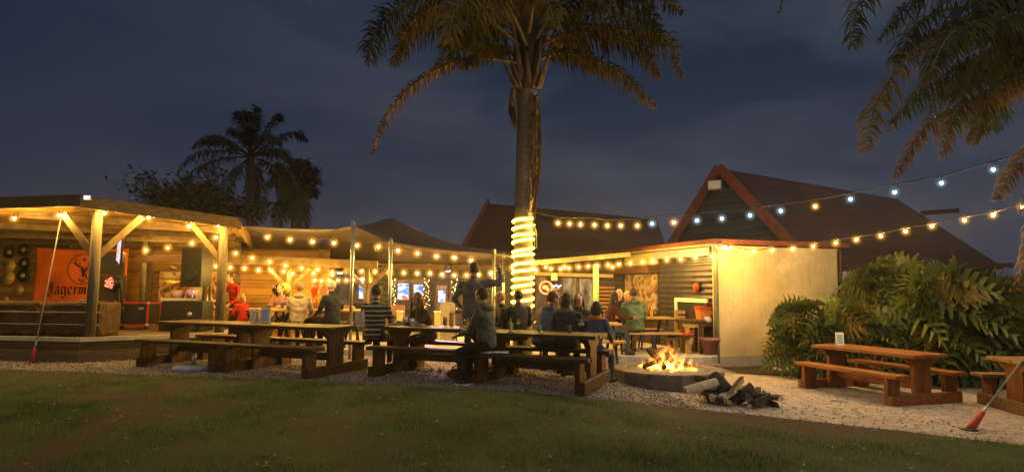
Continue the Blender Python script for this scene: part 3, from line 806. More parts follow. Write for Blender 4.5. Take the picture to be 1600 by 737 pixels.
for k, (px0, px1, py1, m0) in enumerate([(806, 790, 60, .05), (812, 800, 30, .06), (820, 822, 80, .06), (830, 846, 60, .06), (836, 868, 40, .055), (826, 852, 20, .05), (802, 776, 70, .045)]):
    lb = MB()
    a, c = P(px0 + 6, 138, PY - 0.14), P(px1, py1, PY - 0.30)
    lb.tube([p - o for p in spline([a, a.lerp(c, 0.45) + Vector((0.03 * (px0 - 820) / 20, -0.05, 0)), c], 8)], [(m0 * 1.5, 0.03), (m0 * 1.6, 0.03), (m0 * 1.3, 0.03), (m0, 0.028), (m0 * .8, 0.025), (m0 * .7, .02), (m0 * .6, .02), (m0 * .5, .02)], 8)
    lb.build('leaf_base', mat('leaf_base_tan', (0.27, 0.18, 0.09), (0.12, 0.08, 0.045), rough=0.75, scale=3, stretch=(6, 6, 1), bump=0.3), palm)
FR = [  # (points, leaflet length, material, droop, stem)
    ([(812, 100, 11.8), (770, 92, 11.6), (715, 95, 11.4), (650, 130, 11.2), (606, 180, 11.1), (580, 240, 11.0)], 0.34, 'dead', 1.2, 0.30),
    ([(815, 60, 11.9), (770, 10, 11.6), (700, -15, 11.3), (625, 10, 11.1), (590, 45, 11.0), (575, 95, 11.0)], 0.75, 'green', 0.75, 0.18),
    ([(812, 70, 12.1), (765, 40, 12.2), (710, 25, 12.4), (650, 40, 12.6), (612, 100, 12.7)], 0.70, 'green', 0.8, 0.2),
    ([(818, 60, 11.6), (790, 10, 11.0), (755, -10, 10.4), (715, 10, 9.9), (700, 65, 9.6)], 0.62, 'olive', 0.8, 0.2),
    ([(812, 95, 11.9), (790, 78, 11.8), (755, 78, 11.6), (722, 104, 11.4)], 0.46, 'olive', 1.3, 0.25),
    ([(832, 70, 11.9), (862, 44, 11.7), (910, 38, 11.5), (980, 46, 11.3), (1040, 62, 11.2), (1066, 118, 11.1)], 0.62, 'olive', 1.1, 0.25),
    ([(838, 95, 11.9), (872, 82, 11.8), (920, 92, 11.7), (975, 118, 11.6), (1024, 168, 11.5)], 0.48, 'olive', 1.0, 0.12),
    ([(836, 70, 12.0), (868, 30, 12.0), (920, 0, 12.0), (1000, -22, 12.0), (1066, 16, 12.0)], 0.66, 'green', 0.8, 0.2),
    ([(834, 60, 12.2), (880, 20, 12.6), (930, 5, 13.0), (990, 20, 13.4), (1030, 70, 13.7)], 0.6, 'green', 0.9, 0.25),
    ([(828, 40, 12.2), (800, -10, 12.8), (770, -30, 13.5), (730, 0, 14.2)], 0.7, 'green', 0.8, 0.2),
    ([(828, 30, 11.8), (850, -60, 11.2), (885, -90, 10.6), (915, -60, 10.0), (930, 0, 9.5)], 0.6, 'green', 0.7, 0.2),
    ([(826, 20, 12.0), (800, -90, 11.6), (730, -140, 11.2), (650, -110, 10.9), (600, -30, 10.7)], 0.7, 'green', 0.8, 0.2),
    ([(830, 20, 12.0), (870, -100, 12.0), (950, -150, 12.0), (1040, -110, 12.0), (1100, -30, 12.0)], 0.7, 'green', 0.8, 0.2),
    ([(828, 10, 12.0), (826, -120, 12.3), (840, -220, 12.6), (870, -260, 13.0)], 0.7, 'green', 0.5, 0.2),
    ([(822, 70, 11.7), (800, 20, 11.0), (780, 0, 10.4), (745, 30, 10.0), (735, 80, 9.9)], 0.55, 'olive', 0.9, 0.2),
    ([(815, 75, 11.8), (760, 30, 11.4), (690, 10, 11.0), (640, 40, 10.8), (615, 95, 10.7)], 0.65, 'olive', 0.85, 0.2),
    ([(836, 80, 11.8), (880, 55, 11.5), (940, 52, 11.3), (1000, 75, 11.2), (1030, 120, 11.1)], 0.55, 'olive', 1.0, 0.2),
    ([(838, 60, 11.7), (880, 0, 11.3), (950, -20, 11.0), (1010, 10, 10.8), (1040, 70, 10.7)], 0.6, 'green', 0.9, 0.2),
    ([(818, 60, 12.3), (770, 50, 12.8), (720, 60, 13.3), (680, 110, 13.6)], 0.6, 'green', 0.9, 0.2),
    ([(826, 50, 11.6), (836, 0, 10.8), (850, -10, 10.2), (868, 40, 9.8)], 0.5, 'olive', 0.9, 0.2),
    ([(815, 64, 12.0), (780, 30, 12.2), (740, 36, 12.5), (690, 70, 12.6)], 0.6, 'green', 1.0, 0.25),
    ([(835, 60, 12.1), (866, 60, 12.4), (900, 70, 12.8), (930, 110, 13.0)], 0.5, 'olive', 1.0, 0.25),
]
fm = {'green': M_fr_green, 'olive': M_fr_olive, 'dead': M_fr_dead}
for k, (pp, L, mk, dr, st_) in enumerate(FR):
    frond([P(*p) for p in pp], L, n=84, droop=dr, start=st_, seed=k, parent=palm, mats=[M_stem, fm[mk]], org=o, r0=0.04, width=0.015, plume=0.9)
# dead fronds hanging against the trunk
for k, (pp, L) in enumerate([([(838, 150, 11.82), (838, 200, 11.80), (838, 260, 11.82), (834, 340, 11.8)], 0.24), ([(802, 140, 11.8), (800, 165, 11.75), (806, 195, 11.8)], 0.10)]):
    frond([P(*p) for p in pp], L, n=60, droop=2.2, start=0.02, seed=90 + k, parent=palm, mats=[M_stem, M_fr_dead], org=o, r0=0.06, spread=0.6)
h = MB(); q = [P(799, 150, 11.8) - o, P(801, 175, 11.78) - o, P(807, 205, 11.8) - o]
h.tube(q, [(0.03, 0.02), (0.085, 0.04), (0.02, 0.01)], 8); h.build('dry_spathe', mat('dry_spathe', (0.12, 0.07, 0.035), (0.06, 0.035, 0.02), rough=0.8), palm)

# overhanging palm at the right edge; its trunk stands just outside the picture
RY = 8.2
rb0 = P(1735, 600, RY); rb0.z = ground_z(rb0.x)
rp_ = thing('palm_tree', 'palm with shaggy drooping fronds hanging over the right-hand tables', 'palm tree', rb0)
o = Vector(rp_.location)
hub = P(1725, 150, RY)
m_ = MB(); m_.tube([rb0 - o, rb0.lerp(hub, 0.5) - o + Vector((0.04, 0, 0)), hub - o], [0.21, 0.17, 0.18], 16); m_.build('trunk', M_trunk, rp_)
m_ = MB(); m_.tube([hub - o + Vector((0, 0, -0.1)), hub - o + Vector((0, 0, 0.5)), hub - o + Vector((0, 0, 1.2))], [0.2, 0.26, 0.12], 14); m_.build('crown_shaft', MATS['crown_fibre'], rp_)
FR2 = [
    ([(1725, 130, 8.2), (1640, 60, 8.0), (1530, 40, 7.8), (1430, 80, 7.6), (1375, 150, 7.5), (1352, 232, 7.4)], 0.50, 'olive', 0.9),
    ([(1725, 150, 8.2), (1640, 140, 7.9), (1540, 150, 7.6), (1450, 195, 7.4), (1398, 276, 7.3)], 0.36, 'dead', 1.3),
    ([(1725, 100, 8.2), (1620, -60, 8.0), (1500, -100, 7.8), (1390, -60, 7.7), (1340, 10, 7.6), (1334, 75, 7.6)], 0.48, 'green', 0.8),
    ([(1725, 110, 8.2), (1630, 0, 8.3), (1530, -30, 8.4), (1430, 0, 8.5), (1375, 60, 8.6)], 0.6, 'green', 0.9),
    ([(1725, 130, 8.2), (1650, 60, 7.6), (1570, 30, 7.0), (1490, 50, 6.5), (1450, 120, 6.3)], 0.5, 'green', 0.9),
    ([(1725, 140, 8.2), (1640, 90, 8.4), (1560, 90, 8.7), (1480, 130, 8.9), (1440, 200, 9.0)], 0.6, 'green', 0.9),
    ([(1725, 120, 8.2), (1660, 20, 8.0), (1580, -10, 7.6), (1520, 20, 7.3), (1480, 90, 7.0)], 0.6, 'green', 1.0),
    ([(1725, 140, 8.2), (1670, 110, 8.0), (1610, 105, 7.7), (1545, 150, 7.5), (1520, 220, 7.4)], 0.5, 'olive', 1.2),
    ([(1725, 170, 8.2), (1660, 190, 8.0), (1600, 240, 7.8), (1555, 310, 7.7)], 0.32, 'dead', 1.0),
    ([(1725, 180, 8.2), (1680, 240, 8.1), (1630, 320, 8.0), (1590, 440, 7.9)], 0.34, 'dead', 1.4),
    ([(1725, 170, 8.2), (1690, 200, 7.8), (1640, 250, 7.5), (1600, 330, 7.4)], 0.34, 'dead', 1.0),
    ([(1725, 100, 8.2), (1700, -50, 7.6), (1640, -120, 7.0), (1570, -90, 6.5), (1530, 0, 6.2)], 0.6, 'green', 0.9),
    ([(1725, 130, 8.2), (1650, 100, 8.6), (1600, 95, 9.0), (1560, 140, 9.3), (1550, 200, 9.5)], 0.6, 'green', 1.1),
    ([(1725, 100, 8.2), (1620, -80, 8.6), (1500, -160, 9.0), (1360, -160, 9.3), (1260, -80, 9.5), (1216, 18, 9.6)], 0.5, 'green', 0.9),
    ([(1730, 120, 8.2), (1800, 40, 8.2), (1880, 60, 8.2), (1930, 160, 8.2)], 0.5, 'green', 0.9),
    ([(1730, 100, 8.2), (1760, -60, 8.4), (1830, -100, 8.8), (1890, -40, 9.0)], 0.5, 'green', 0.9),
    ([(1725, 140, 8.2), (1650, 40, 8.1), (1540, 10, 8.0), (1440, 30, 7.9), (1400, 100, 7.8)], 0.55, 'green', 1.0),
    ([(1725, 150, 8.2), (1650, 120, 8.1), (1580, 130, 8.0), (1500, 170, 7.9), (1470, 240, 7.9)], 0.45, 'olive', 1.1),
]
_r2 = random.Random(77)
for k in range(9):
    ex, ey = _r2.uniform(1400, 1620), _r2.uniform(60, 230); Yt = _r2.uniform(6.6, 9.4)
    mx_, my_ = (1725 + ex) / 2, min(130, ey) - _r2.uniform(20, 110)
    FR2.append(([(1725, _r2.uniform(100, 150), 8.2), (mx_ + 60, my_ + 20, (8.2 + Yt) / 2), (mx_ - 40, my_, Yt), ((mx_ + ex) / 2 - 40, (my_ + ey) / 2 - 10, Yt), (ex - 30, ey, Yt)], 0.55, 'green' if k % 3 else 'olive', 1.1))
for k, (pp, L, mk, dr) in enumerate(FR2):
    frond([P(*p) for p in pp], L, n=66, droop=dr, start=0.12, seed=200 + k, parent=rp_, mats=[M_stem, fm[mk]], org=o, r0=0.03, width=0.011)

# two palms and a leafy tree behind the stage
def far_palm(px, py, Y, label, size, seed, base_px, nfr=20):
    rr = random.Random(seed)
    hub = P(px, py, Y); bse = P(base_px, py, Y); bse.z = 0.0
    t = thing('palm_tree', label, 'palm tree', bse, group='dark palms behind the stage')
    o = Vector(t.location)
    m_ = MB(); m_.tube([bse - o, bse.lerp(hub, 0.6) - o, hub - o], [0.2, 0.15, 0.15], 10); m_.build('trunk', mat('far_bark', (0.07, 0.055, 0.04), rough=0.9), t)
    for k in range(nfr):
        az = 2 * math.pi * (k / nfr) + rr.uniform(-0.25, 0.25); el = [1.45, 1.1, 0.75, 0.4, 0.1, -0.3, -0.7][k % 7] + rr.uniform(-.15, .15)
        L = size * rr.uniform(0.8, 1.1); d = Vector((math.cos(az), math.sin(az), 0))
        pts = []
        for s in (0, .25, .5, .75, 1):
            pts.append(hub + d * L * (math.cos(el) * s * (1 - 0.18 * s * s)) + Vector((0, 0, L * (math.sin(el) * s - 0.42 * s * s * s))))
        frond(pts, 0.62, n=30, droop=0.8, start=0.15, seed=seed * 50 + k, parent=t, mats=[M_fr_far, M_fr_far], org=o, width=0.024, r0=0.04)
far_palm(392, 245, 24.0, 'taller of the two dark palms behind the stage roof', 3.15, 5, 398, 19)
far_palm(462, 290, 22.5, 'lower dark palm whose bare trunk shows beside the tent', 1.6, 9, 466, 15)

def leafy_tree(label, px, Y, pys, px0, px1, seed, leafc):
    rr = random.Random(seed)
    b0 = P(px, 330, Y); b0.z = 0.0
    t = thing('leafy_tree', label, 'tree', b0); o = Vector(t.location)
    tr = MB(); tr.tube([b0 - o, P(px, 330, Y) - o], [0.2, 0.12], 8)
    lv = MB()
    for k, (x, y) in enumerate(pys):
        e = P(x, y, Y + rr.uniform(-1.2, 1.2)); s0 = P(px + (x - px) * 0.25, 345, Y)
        br = spline([s0, s0.lerp(e, 0.5) + Vector((rr.uniform(-.2, .2), rr.uniform(-.2, .2), 0.1)), e], 12)
        tr.tube([p - o for p in br], [0.06 * (1 - 0.85 * i / 11) for i in range(12)], 5)
        for q in br[4:]:
            for _ in range(22):
                c = q + Vector((rr.gauss(0, .22), rr.gauss(0, .26), rr.gauss(0, .13)))
                a = rr.uniform(0, 6.28); s = rr.uniform(0.035, 0.085); tl = rr.uniform(-0.8, 0.8)
                u = Vector((math.cos(a), math.sin(a), tl)).normalized() * s * 1.5; w = u.cross(Vector((rr.uniform(-1, 1), rr.uniform(-1, 1), 1))).normalized() * s * 0.6
                lv.add([c - o - u, c - o + w, c - o + u, c - o - w], [(0, 1, 2, 3)])
    tr.build('trunk', MATS['far_bark'], t); lv.build('crown', leafc, t, recalc=False)
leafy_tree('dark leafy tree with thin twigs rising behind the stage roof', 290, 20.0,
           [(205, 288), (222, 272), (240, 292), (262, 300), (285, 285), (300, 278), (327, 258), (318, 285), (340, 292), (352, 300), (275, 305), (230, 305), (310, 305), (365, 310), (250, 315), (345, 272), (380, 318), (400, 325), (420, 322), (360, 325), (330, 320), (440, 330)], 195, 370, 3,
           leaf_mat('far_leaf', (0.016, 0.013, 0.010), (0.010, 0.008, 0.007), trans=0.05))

# ------------------------------------------------------------------ split-leaf philodendrons
M_phil = leaf_mat('philodendron_leaf', (0.130, 0.155, 0.036), (0.060, 0.082, 0.022), rough=0.38, scale=2.2, trans=0.2)
M_phil_dk = leaf_mat('philodendron_leaf_deep', (0.075, 0.095, 0.022), (0.035, 0.050, 0.014), rough=0.38, scale=2.2, trans=0.2)
def split_leaf(mb, base, d, nrm, L, rr, m=0):
    """deeply lobed leaf: midrib with fingers that bend towards the tip"""
    d = d.normalized(); s = d.cross(nrm).normalized(); nrm = s.cross(d).normalized()
    droop = rr.uniform(0.25, 0.7)
    NS = 8
    def spine(t): return base + d * (L * t) - Vector((0, 0, 1)) * (L * droop * t * t * 0.8)
    for k in range(NS):
        t = 0.02 + 0.90 * k / (NS - 1); p = spine(t)
        wd = (math.sin(math.pi * (0.25 + 0.72 * t)) ** 0.8) * L * 0.46
        lw = L * 0.058 * (1.25 - 0.5 * t)
        for sg in (-1, 1):
            ang = R(100 - 62 * t) + rr.uniform(-.1, .1)
            dr = (d * math.cos(ang) + s * (sg * math.sin(ang))).normalized()
            a = p - d * lw; b = p + d * lw
            c1 = p + dr * wd * 0.52 + nrm * (0.05 * L); dv = d * lw * 0.95
            tip = p + dr * wd + d * (wd * 0.14) - Vector((0, 0, 1)) * wd * rr.uniform(0.10, 0.35)
            mb.add([a, b, c1 + dv, c1 - dv], [(0, 1, 2, 3)], m, True)
            mb.add([c1 - dv, c1 + dv, tip + dv * 0.34, tip - dv * 0.34], [(0, 1, 2, 3)], m, True)
    a = spine(0.88); tip = spine(1.12)
    mb.add([a - s * L * 0.05, tip, a + s * L * 0.05], [(0, 1, 2)], m)
    o_ = len(mb.v)
    for k in range(8):
        p = spine(k / 7); w = L * 0.055 * (1 - 0.7 * k / 7)
        mb.v += [tuple(p - s * w), tuple(p + s * w)]
    for k in range(7): mb.face((o_ + 2 * k, o_ + 2 * k + 1, o_ + 2 * k + 3, o_ + 2 * k + 2), m, True)
def philodendron(label, px, Y, wpx, hpx, top_py, seed, nl, Ls=(0.5, 0.85), deep=0.4):
    rr = random.Random(seed)
    q = P(px, 560, Y); gz = max(ground_z(q.x), -0.28) if True else 0
    top = P(px, top_py, Y).z; W = wpx / FPX * Y / 2
    t = thing('split_leaf_shrub', label, 'shrub', (q.x, q.y, gz), group='big split-leaved shrubs along the annex wall')
    H = top - gz
    lf = MB(); sm_ = MB()
    for k in range(nl):
        u = rr.uniform(-1, 1); v = rr.random() ** 0.75
        fr_ = rr.random()
        x = u * W * (1.0 - 0.35 * v * v); z = H * (0.12 + 0.84 * v) * (1 - 0.22 * u * u * v)
        depth = -0.55 * W * math.sqrt(max(0, 1 - u * u * 0.8)) * (1 - 0.5 * v) * rr.uniform(0.3, 1.1)
        tip_ = Vector((x, depth, z))
        root = Vector((x * 0.35 + rr.uniform(-.1, .1), rr.uniform(-.1, .25), rr.uniform(0, 0.25) * H))
        out = Vector((u * 0.75 + rr.uniform(-.55, .55), -0.35 + rr.uniform(-.2, .1), 0.75 * (v - 0.55) + rr.uniform(-.5, .25))).normalized()
        ln = spline([root, root.lerp(tip_, 0.55) + Vector((0, 0, 0.22)), tip_], 7)
        sm_.tube(ln, [0.016, 0.015, 0.014, 0.012, 0.010, 0.009, 0.008], 5)
        L = rr.uniform(*Ls)
        nrm = Vector((rr.uniform(-.35, .35) + 0.2 * u, -0.85, 0.45 + rr.uniform(-.25, .4))).normalized()
        if abs(nrm.dot(out)) > 0.92: nrm = Vector((0, 0.3, 1)).normalized()
        split_leaf(lf, tip_ - out * L * 0.3, out, nrm, L, rr, 2 if rr.random() < 0.05 else (1 if rr.random() < deep else 0))
    lf.build('foliage', [M_phil, M_phil_dk, M_fr_olive], t, recalc=False)
    sm_.build('stems', M_stem, t, recalc=False)
philodendron('low split-leaf shrub nearest the pale annex wall', 1270, 12.7, 120, 130, 455, 1, 42, (0.50, 0.75))
philodendron('tall bright split-leaf shrub at the corner of the annex', 1385, 13.2, 170, 180, 402, 2, 58, (0.75, 1.05), 0.25)
philodendron('split-leaf shrub behind the right-hand end of the orange table', 1465, 12.3, 170, 180, 412, 3, 58, (0.75, 1.1), 0.35)
philodendron('dark split-leaf shrub furthest from the annex, beside the fence', 1550, 12.2, 150, 170, 432, 4, 56, (0.7, 1.0), 0.8)
philodendron('low split-leaf shrub right behind the orange wooden table', 1335, 12.35, 150, 130, 470, 6, 44, (0.6, 0.9), 0.6)

# ------------------------------------------------------------------ grass blades and loose stones
def cut_tri_mesh(name, V, F, m, kind_label=None):
    me = bpy.data.meshes.new(name)
    me.vertices.add(len(V)); me.vertices.foreach_set('co', V.astype(np.float32).ravel())
    k = F.shape[1]
    me.loops.add(F.size); me.loops.foreach_set('vertex_index', F.astype(np.int32).ravel())
    me.polygons.add(len(F)); me.polygons.foreach_set('loop_start', (np.arange(len(F)) * k).astype(np.int32))
    me.materials.append(m); me.update(calc_edges=True); me.validate()
    ob = bpy.data.objects.new(name, me); COL.objects.link(ob)
    return ob
nr = np.random.default_rng(5)
NB = 150000
gx = nr.uniform(-10.5, 7.5, NB * 2); gy = nr.uniform(3.9, 11.0, NB * 2)
ly = np.interp(gx, _lx, _ly)
ok = (gy < ly + 0.10 * nr.random(len(gx)) ** 3 * np.sin(gx * 5.3) ** 2) & (np.abs(gx) < gy * 0.92 + 0.8)
gx, gy = gx[ok], gy[ok]
bare_g = np.array([bareness(a, b) for a, b in zip(gx, gy)])
patch = np.array([mnoise.noise((a * 0.8, b * 0.8, 9)) + 0.5 * mnoise.noise((a * 2.4, b * 2.4, 4)) for a, b in zip(gx, gy)])
keep = nr.random(len(gx)) < (1 - bare_g * 0.93) * np.clip(0.75 + 0.5 * patch, 0.25, 1)
gx, gy, patch = gx[keep][:NB], gy[keep][:NB], patch[keep][:NB]
gz = np.where(gx > 0.2, -0.40 * (1 - np.exp(-np.maximum(0, gx - 0.2) / 3.6)), 0.0) + 0.012
hgt = nr.uniform(0.016, 0.048, len(gx)) * np.clip(1 + 1.0 * patch, 0.5, 2.2); ang = nr.uniform(0, 6.283, len(gx)); wd = nr.uniform(0.002, 0.0045, len(gx))
lean = nr.uniform(0.1, 0.9, len(gx)) * hgt; la = nr.uniform(0, 6.283, len(gx))
base = np.stack([gx, gy, gz], 1); side = np.stack([np.cos(ang), np.sin(ang), 0 * ang], 1) * wd[:, None]
tip = base + np.stack([np.cos(la) * lean, np.sin(la) * lean, hgt], 1)
V = np.stack([base - side, base + side, tip], 1).reshape(-1, 3); F = np.arange(len(V)).reshape(-1, 3)
M_blade = leaf_mat('grass_blade', (0.145, 0.215, 0.042), (0.052, 0.112, 0.020), rough=0.6, scale=1.7, trans=0.2, lo=0.40, hi=0.60)
tag(cut_tri_mesh('grass', V, F, M_blade), kind='stuff')

NS = 16000
sx = nr.uniform(-9.5, 7.2, NS * 3); sy = nr.uniform(5.2, 12.8, NS * 3)
ly = np.interp(sx, _lx, _ly); ok = (sy > ly - 0.30 * nr.random(len(sx)) ** 3) & (np.abs(sx) < sy * 0.9)
dens = np.clip(1.25 - (sy - ly) * 0.35, 0.2, 1) * np.where(sx > 3.2, 0.35, 1)
ok &= nr.random(len(sx)) < dens
sx, sy = sx[ok][:NS], sy[ok][:NS]; k = len(sx)
sz = np.where(sx > 0.2, -0.40 * (1 - np.exp(-np.maximum(0, sx - 0.2) / 3.6)), 0.0)
octa = np.array([(1, 0, 0), (0, 1, 0), (-1, 0, 0), (0, -1, 0), (0, 0, 1), (0, 0, -1)], float)
octf = np.array([(0, 1, 4), (1, 2, 4), (2, 3, 4), (3, 0, 4), (1, 0, 5), (2, 1, 5), (3, 2, 5), (0, 3, 5)])
r = nr.uniform(0.008, 0.024, k); a = nr.uniform(0, 6.283, k)
pv = octa[None] * (r[:, None, None] * nr.uniform(0.6, 1.3, (k, 6, 1)))
pv[:, :, 2] *= 0.65
ca, sa = np.cos(a)[:, None], np.sin(a)[:, None]
px_, py_ = pv[:, :, 0] * ca - pv[:, :, 1] * sa, pv[:, :, 0] * sa + pv[:, :, 1] * ca
V = np.stack([px_ + sx[:, None], py_ + sy[:, None], pv[:, :, 2] + (sz + r * 0.35 + np.where(sy < np.interp(sx, _lx, _ly), 0.018, 0.0))[:, None]], 2).reshape(-1, 3)
F = (octf[None] + (np.arange(k) * 6)[:, None, None]).reshape(-1, 3)
M_stone = mat('gravel_stones', (0.42, 0.36, 0.31), (0.12, 0.10, 0.088), rough=0.85, scale=45, detail=0, lo=0.38, hi=0.62)
tag(cut_tri_mesh('gravel_stones', V, F, M_stone), kind='stuff')
# ------------------------------------------------------------------ string lights
WARM = (1.0, 0.56, 0.100); COOL = (0.62, 0.86, 1.0)
def glow_mat(name, col, s):
    if name in MATS: return MATS[name]
    m = bpy.data.materials.new(name); n, l = nodes_of(m); n.clear()
    out = n.new('ShaderNodeOutputMaterial'); e = n.new('ShaderNodeEmission'); e.inputs[0].default_value = (*col, 1); e.inputs[1].default_value = s
    l.new(e.outputs[0], out.inputs['Surface']); MATS[name] = m
    return m
BULB_S = 3300.0
M_bulb_w = glow_mat('warm_bulb', WARM, BULB_S); M_bulb_c = glow_mat('cool_bulb', COOL, BULB_S * 0.55)
def bulb_mesh(r, m, n=8):
    b = MB(); b.lathe([(0.0, -2.35 * r), (0.55 * r, -2.2 * r), (0.95 * r, -1.6 * r), (1.0 * r, -1.15 * r), (0.75 * r, -0.5 * r), (0.42 * r, 0.0)], n=n)
    return b.mesh('bulb', m)
def socket_mesh(r):
    b = MB(); b.lathe([(0.5 * r, -0.15 * r), (0.52 * r, 0.7 * r), (0.3 * r, 1.0 * r), (0.12 * r, 1.9 * r)], n=8)
    return b.mesh('socket', M_black)
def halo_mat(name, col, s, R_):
    """painted lamp glare: emission that thins out with distance from the bulb"""
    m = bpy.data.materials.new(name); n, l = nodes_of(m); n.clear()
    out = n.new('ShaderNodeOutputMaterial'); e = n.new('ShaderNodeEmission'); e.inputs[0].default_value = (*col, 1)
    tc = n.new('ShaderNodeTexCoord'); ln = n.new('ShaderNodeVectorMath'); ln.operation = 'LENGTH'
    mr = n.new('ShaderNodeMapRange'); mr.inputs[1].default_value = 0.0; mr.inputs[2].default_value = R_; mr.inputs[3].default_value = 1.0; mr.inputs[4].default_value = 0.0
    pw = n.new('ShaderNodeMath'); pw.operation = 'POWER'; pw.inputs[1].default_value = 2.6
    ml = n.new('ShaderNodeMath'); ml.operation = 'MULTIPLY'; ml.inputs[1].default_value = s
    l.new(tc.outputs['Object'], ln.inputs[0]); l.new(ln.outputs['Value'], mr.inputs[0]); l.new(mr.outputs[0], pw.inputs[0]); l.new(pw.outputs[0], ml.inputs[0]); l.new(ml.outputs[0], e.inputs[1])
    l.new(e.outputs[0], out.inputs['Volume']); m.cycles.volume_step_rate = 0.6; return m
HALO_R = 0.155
M_halo_w = halo_mat('painted_halo_warm', (1.0, 0.40, 0.025), 26.0, HALO_R); M_halo_c = halo_mat('painted_halo_cool', (0.45, 0.74, 0.90), 13.0, HALO_R)
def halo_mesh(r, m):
    b = MB(); b.ball((0, 0, 0), HALO_R, 14, 10); return b.mesh('bulb_halo', m)  # emissive ball added round each bulb, imitating lens glare
BM = {}
def string_light(label, bulbs, group, r=0.030, sag=None, drop=0.07, ends=None, cool=(), cable_r=0.006, sockets=True, power=1.0):
    """bulbs: photo points with depth; the cable runs a hand's breadth above them"""
    pts = [P(*b) for b in bulbs]
    t = thing('string_light', label, 'string light', pts[0] + Vector((0, 0, drop)), group=group)
    o = Vector(t.location)
    wire = []
    tops = [p + Vector((0, 0, drop)) for p in pts]
    if ends and ends[0]: wire.append(P(*ends[0]))
    jr = random.Random(len(bulbs) * 7)
    wire += [q_ + Vector((0, 0, jr.uniform(-0.018, 0.022))) for q_ in tops]
    if ends and ends[1]: wire.append(P(*ends[1]))
    m_ = MB(); m_.tube([p - o for p in spline(wire, len(wire) * 4)], cable_r, 5); m_.build('cable', M_wire, t)
    for i, p in enumerate(pts):
        c = i in cool
        key = (round(r, 4), c, power)
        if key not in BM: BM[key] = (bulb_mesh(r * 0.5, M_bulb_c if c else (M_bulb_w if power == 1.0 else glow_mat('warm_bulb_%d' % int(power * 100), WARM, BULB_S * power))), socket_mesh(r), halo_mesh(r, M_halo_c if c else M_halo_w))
        b = bpy.data.objects.new('bulb', BM[key][0]); COL.objects.link(b); b.parent = t
        b.location = p - o + Vector((0, 0, 1.2 * r))
        hl_ = bpy.data.objects.new('bulb_halo', BM[key][2]); COL.objects.link(hl_); hl_.parent = b; hl_.location = (0, 0, -0.6 * r); hl_.scale = [min(1.0, p.y / 14.0)] * 3
        if sockets:
            s = bpy.data.objects.new('socket', BM[key][1]); COL.objects.link(s); s.parent = b
    return t
G1 = 'festoon string lights over the terrace'
string_light('warm festoon string along the front edge of the stage roof, near the orange banner', [(-60, 348, 11.9), (22, 343, 11.75), (92, 338, 11.55), (163, 335, 11.4), (232, 342, 11.9), (295, 355, 12.3), (341, 354, 12.62)], G1, r=0.036, drop=0.05, power=1.6)
string_light('short warm string hanging inside the stage roof near the drum kit', [(228, 392, 14.6), (262, 388, 14.7), (300, 381, 14.4), (337, 372, 13.2)], G1, r=0.032, power=0.6)
string_light('warm festoon string hung just under the front hem of the stretch tent', [(418, 372, 13.0), (453, 376, 12.95), (488, 379, 12.9), (522, 381, 12.85), (558, 385, 12.8), (591, 387, 12.8), (622, 393, 12.75), (652, 397, 12.7), (682, 402, 12.7), (710, 404, 12.65), (736, 408, 12.6)], G1, r=0.034, drop=0.06, ends=((352, 352, 13.05), (770, 404, 12.3)))
string_light('warm string along the shelter beam above the black balloons', [(337, 417, 15.0), (360, 419, 15.0), (382, 420, 15.0), (404, 423, 15.0), (424, 424, 15.0), (443, 425, 15.0), (457, 428, 15.0), (490, 428, 15.0), (519, 430, 15.0)], G1, r=0.034, drop=0.05, power=0.4)
string_light('warm string sloping from the stage corner post towards the balloon post', [(368, 397, 13.6), (394, 404, 13.9), (421, 410, 14.2), (446, 416, 14.4), (471, 420, 14.6), (496, 422, 14.8), (519, 426, 15.0), (542, 424, 15.2)], G1, r=0.030, power=0.5)
string_light('low warm string above the seated group beside the red balloon', [(492, 439, 15.6), (502, 440, 15.6), (515, 439, 15.6), (528, 439, 15.7), (541, 439, 15.7), (553, 437, 15.8), (567, 437, 15.8), (576, 433, 15.8)], G1, r=0.030, power=0.4)
string_light('warm string across the glazed front, behind the standing man', [(565, 425, 15.4), (586, 426, 15.4), (609, 427, 15.4), (631, 427, 15.4), (652, 428, 15.4), (672, 428, 15.4), (691, 430, 15.4), (710, 431, 15.4), (729, 431, 15.4), (748, 430, 15.4), (767, 428, 15.3), (801, 420, 14.0)], G1, r=0.034, drop=0.05)
string_light('warm string along the veranda beam, between the lit palm and the dark corrugated wall', [(834, 419, 15.6), (838, 423, 15.6), (853, 418, 15.6), (861, 421, 15.6), (876, 421, 15.6), (882, 418, 15.6), (889, 420, 15.6), (904, 418, 15.6), (919, 417, 15.6), (933, 416, 15.5), (950, 415, 15.5), (957, 418, 15.5), (967, 414, 15.5), (985, 412, 15.5), (1004, 410, 15.2), (1020, 409, 14.9), (1042, 407, 14.6), (1064, 406, 14.3), (1087, 404, 14.0), (1112, 401, 13.5)], G1, r=0.030, drop=0.05)
top_px = [(872, 350), (890, 351), (907, 352), (929, 353), (949, 354), (970, 354), (996, 354), (1019, 351), (1053, 349), (1089, 346), (1128, 343), (1172, 338), (1220, 331), (1274, 324), (1329, 313), (1398, 302), (1471, 288), (1552, 267), (1650, 240)]
string_light('high string of mixed warm and cool white bulbs running from the palm to the right', [(x, y, 12.0 - 3.9 * ((x - 830) / 820) ** 1.0) for x, y in top_px], G1, r=0.030, drop=0.13, ends=((829, 330, 11.85), (1760, 215, 7.7)), cool=(7, 9, 10, 11, 12, 14, 15, 16, 17, 18), cable_r=0.010)
low_px = [(1142, 388), (1177, 394), (1207, 392), (1239, 390), (1271, 386), (1306, 381), (1338, 376), (1376, 370), (1415, 363), (1456, 355), (1507, 346), (1552, 338), (1597, 325)]
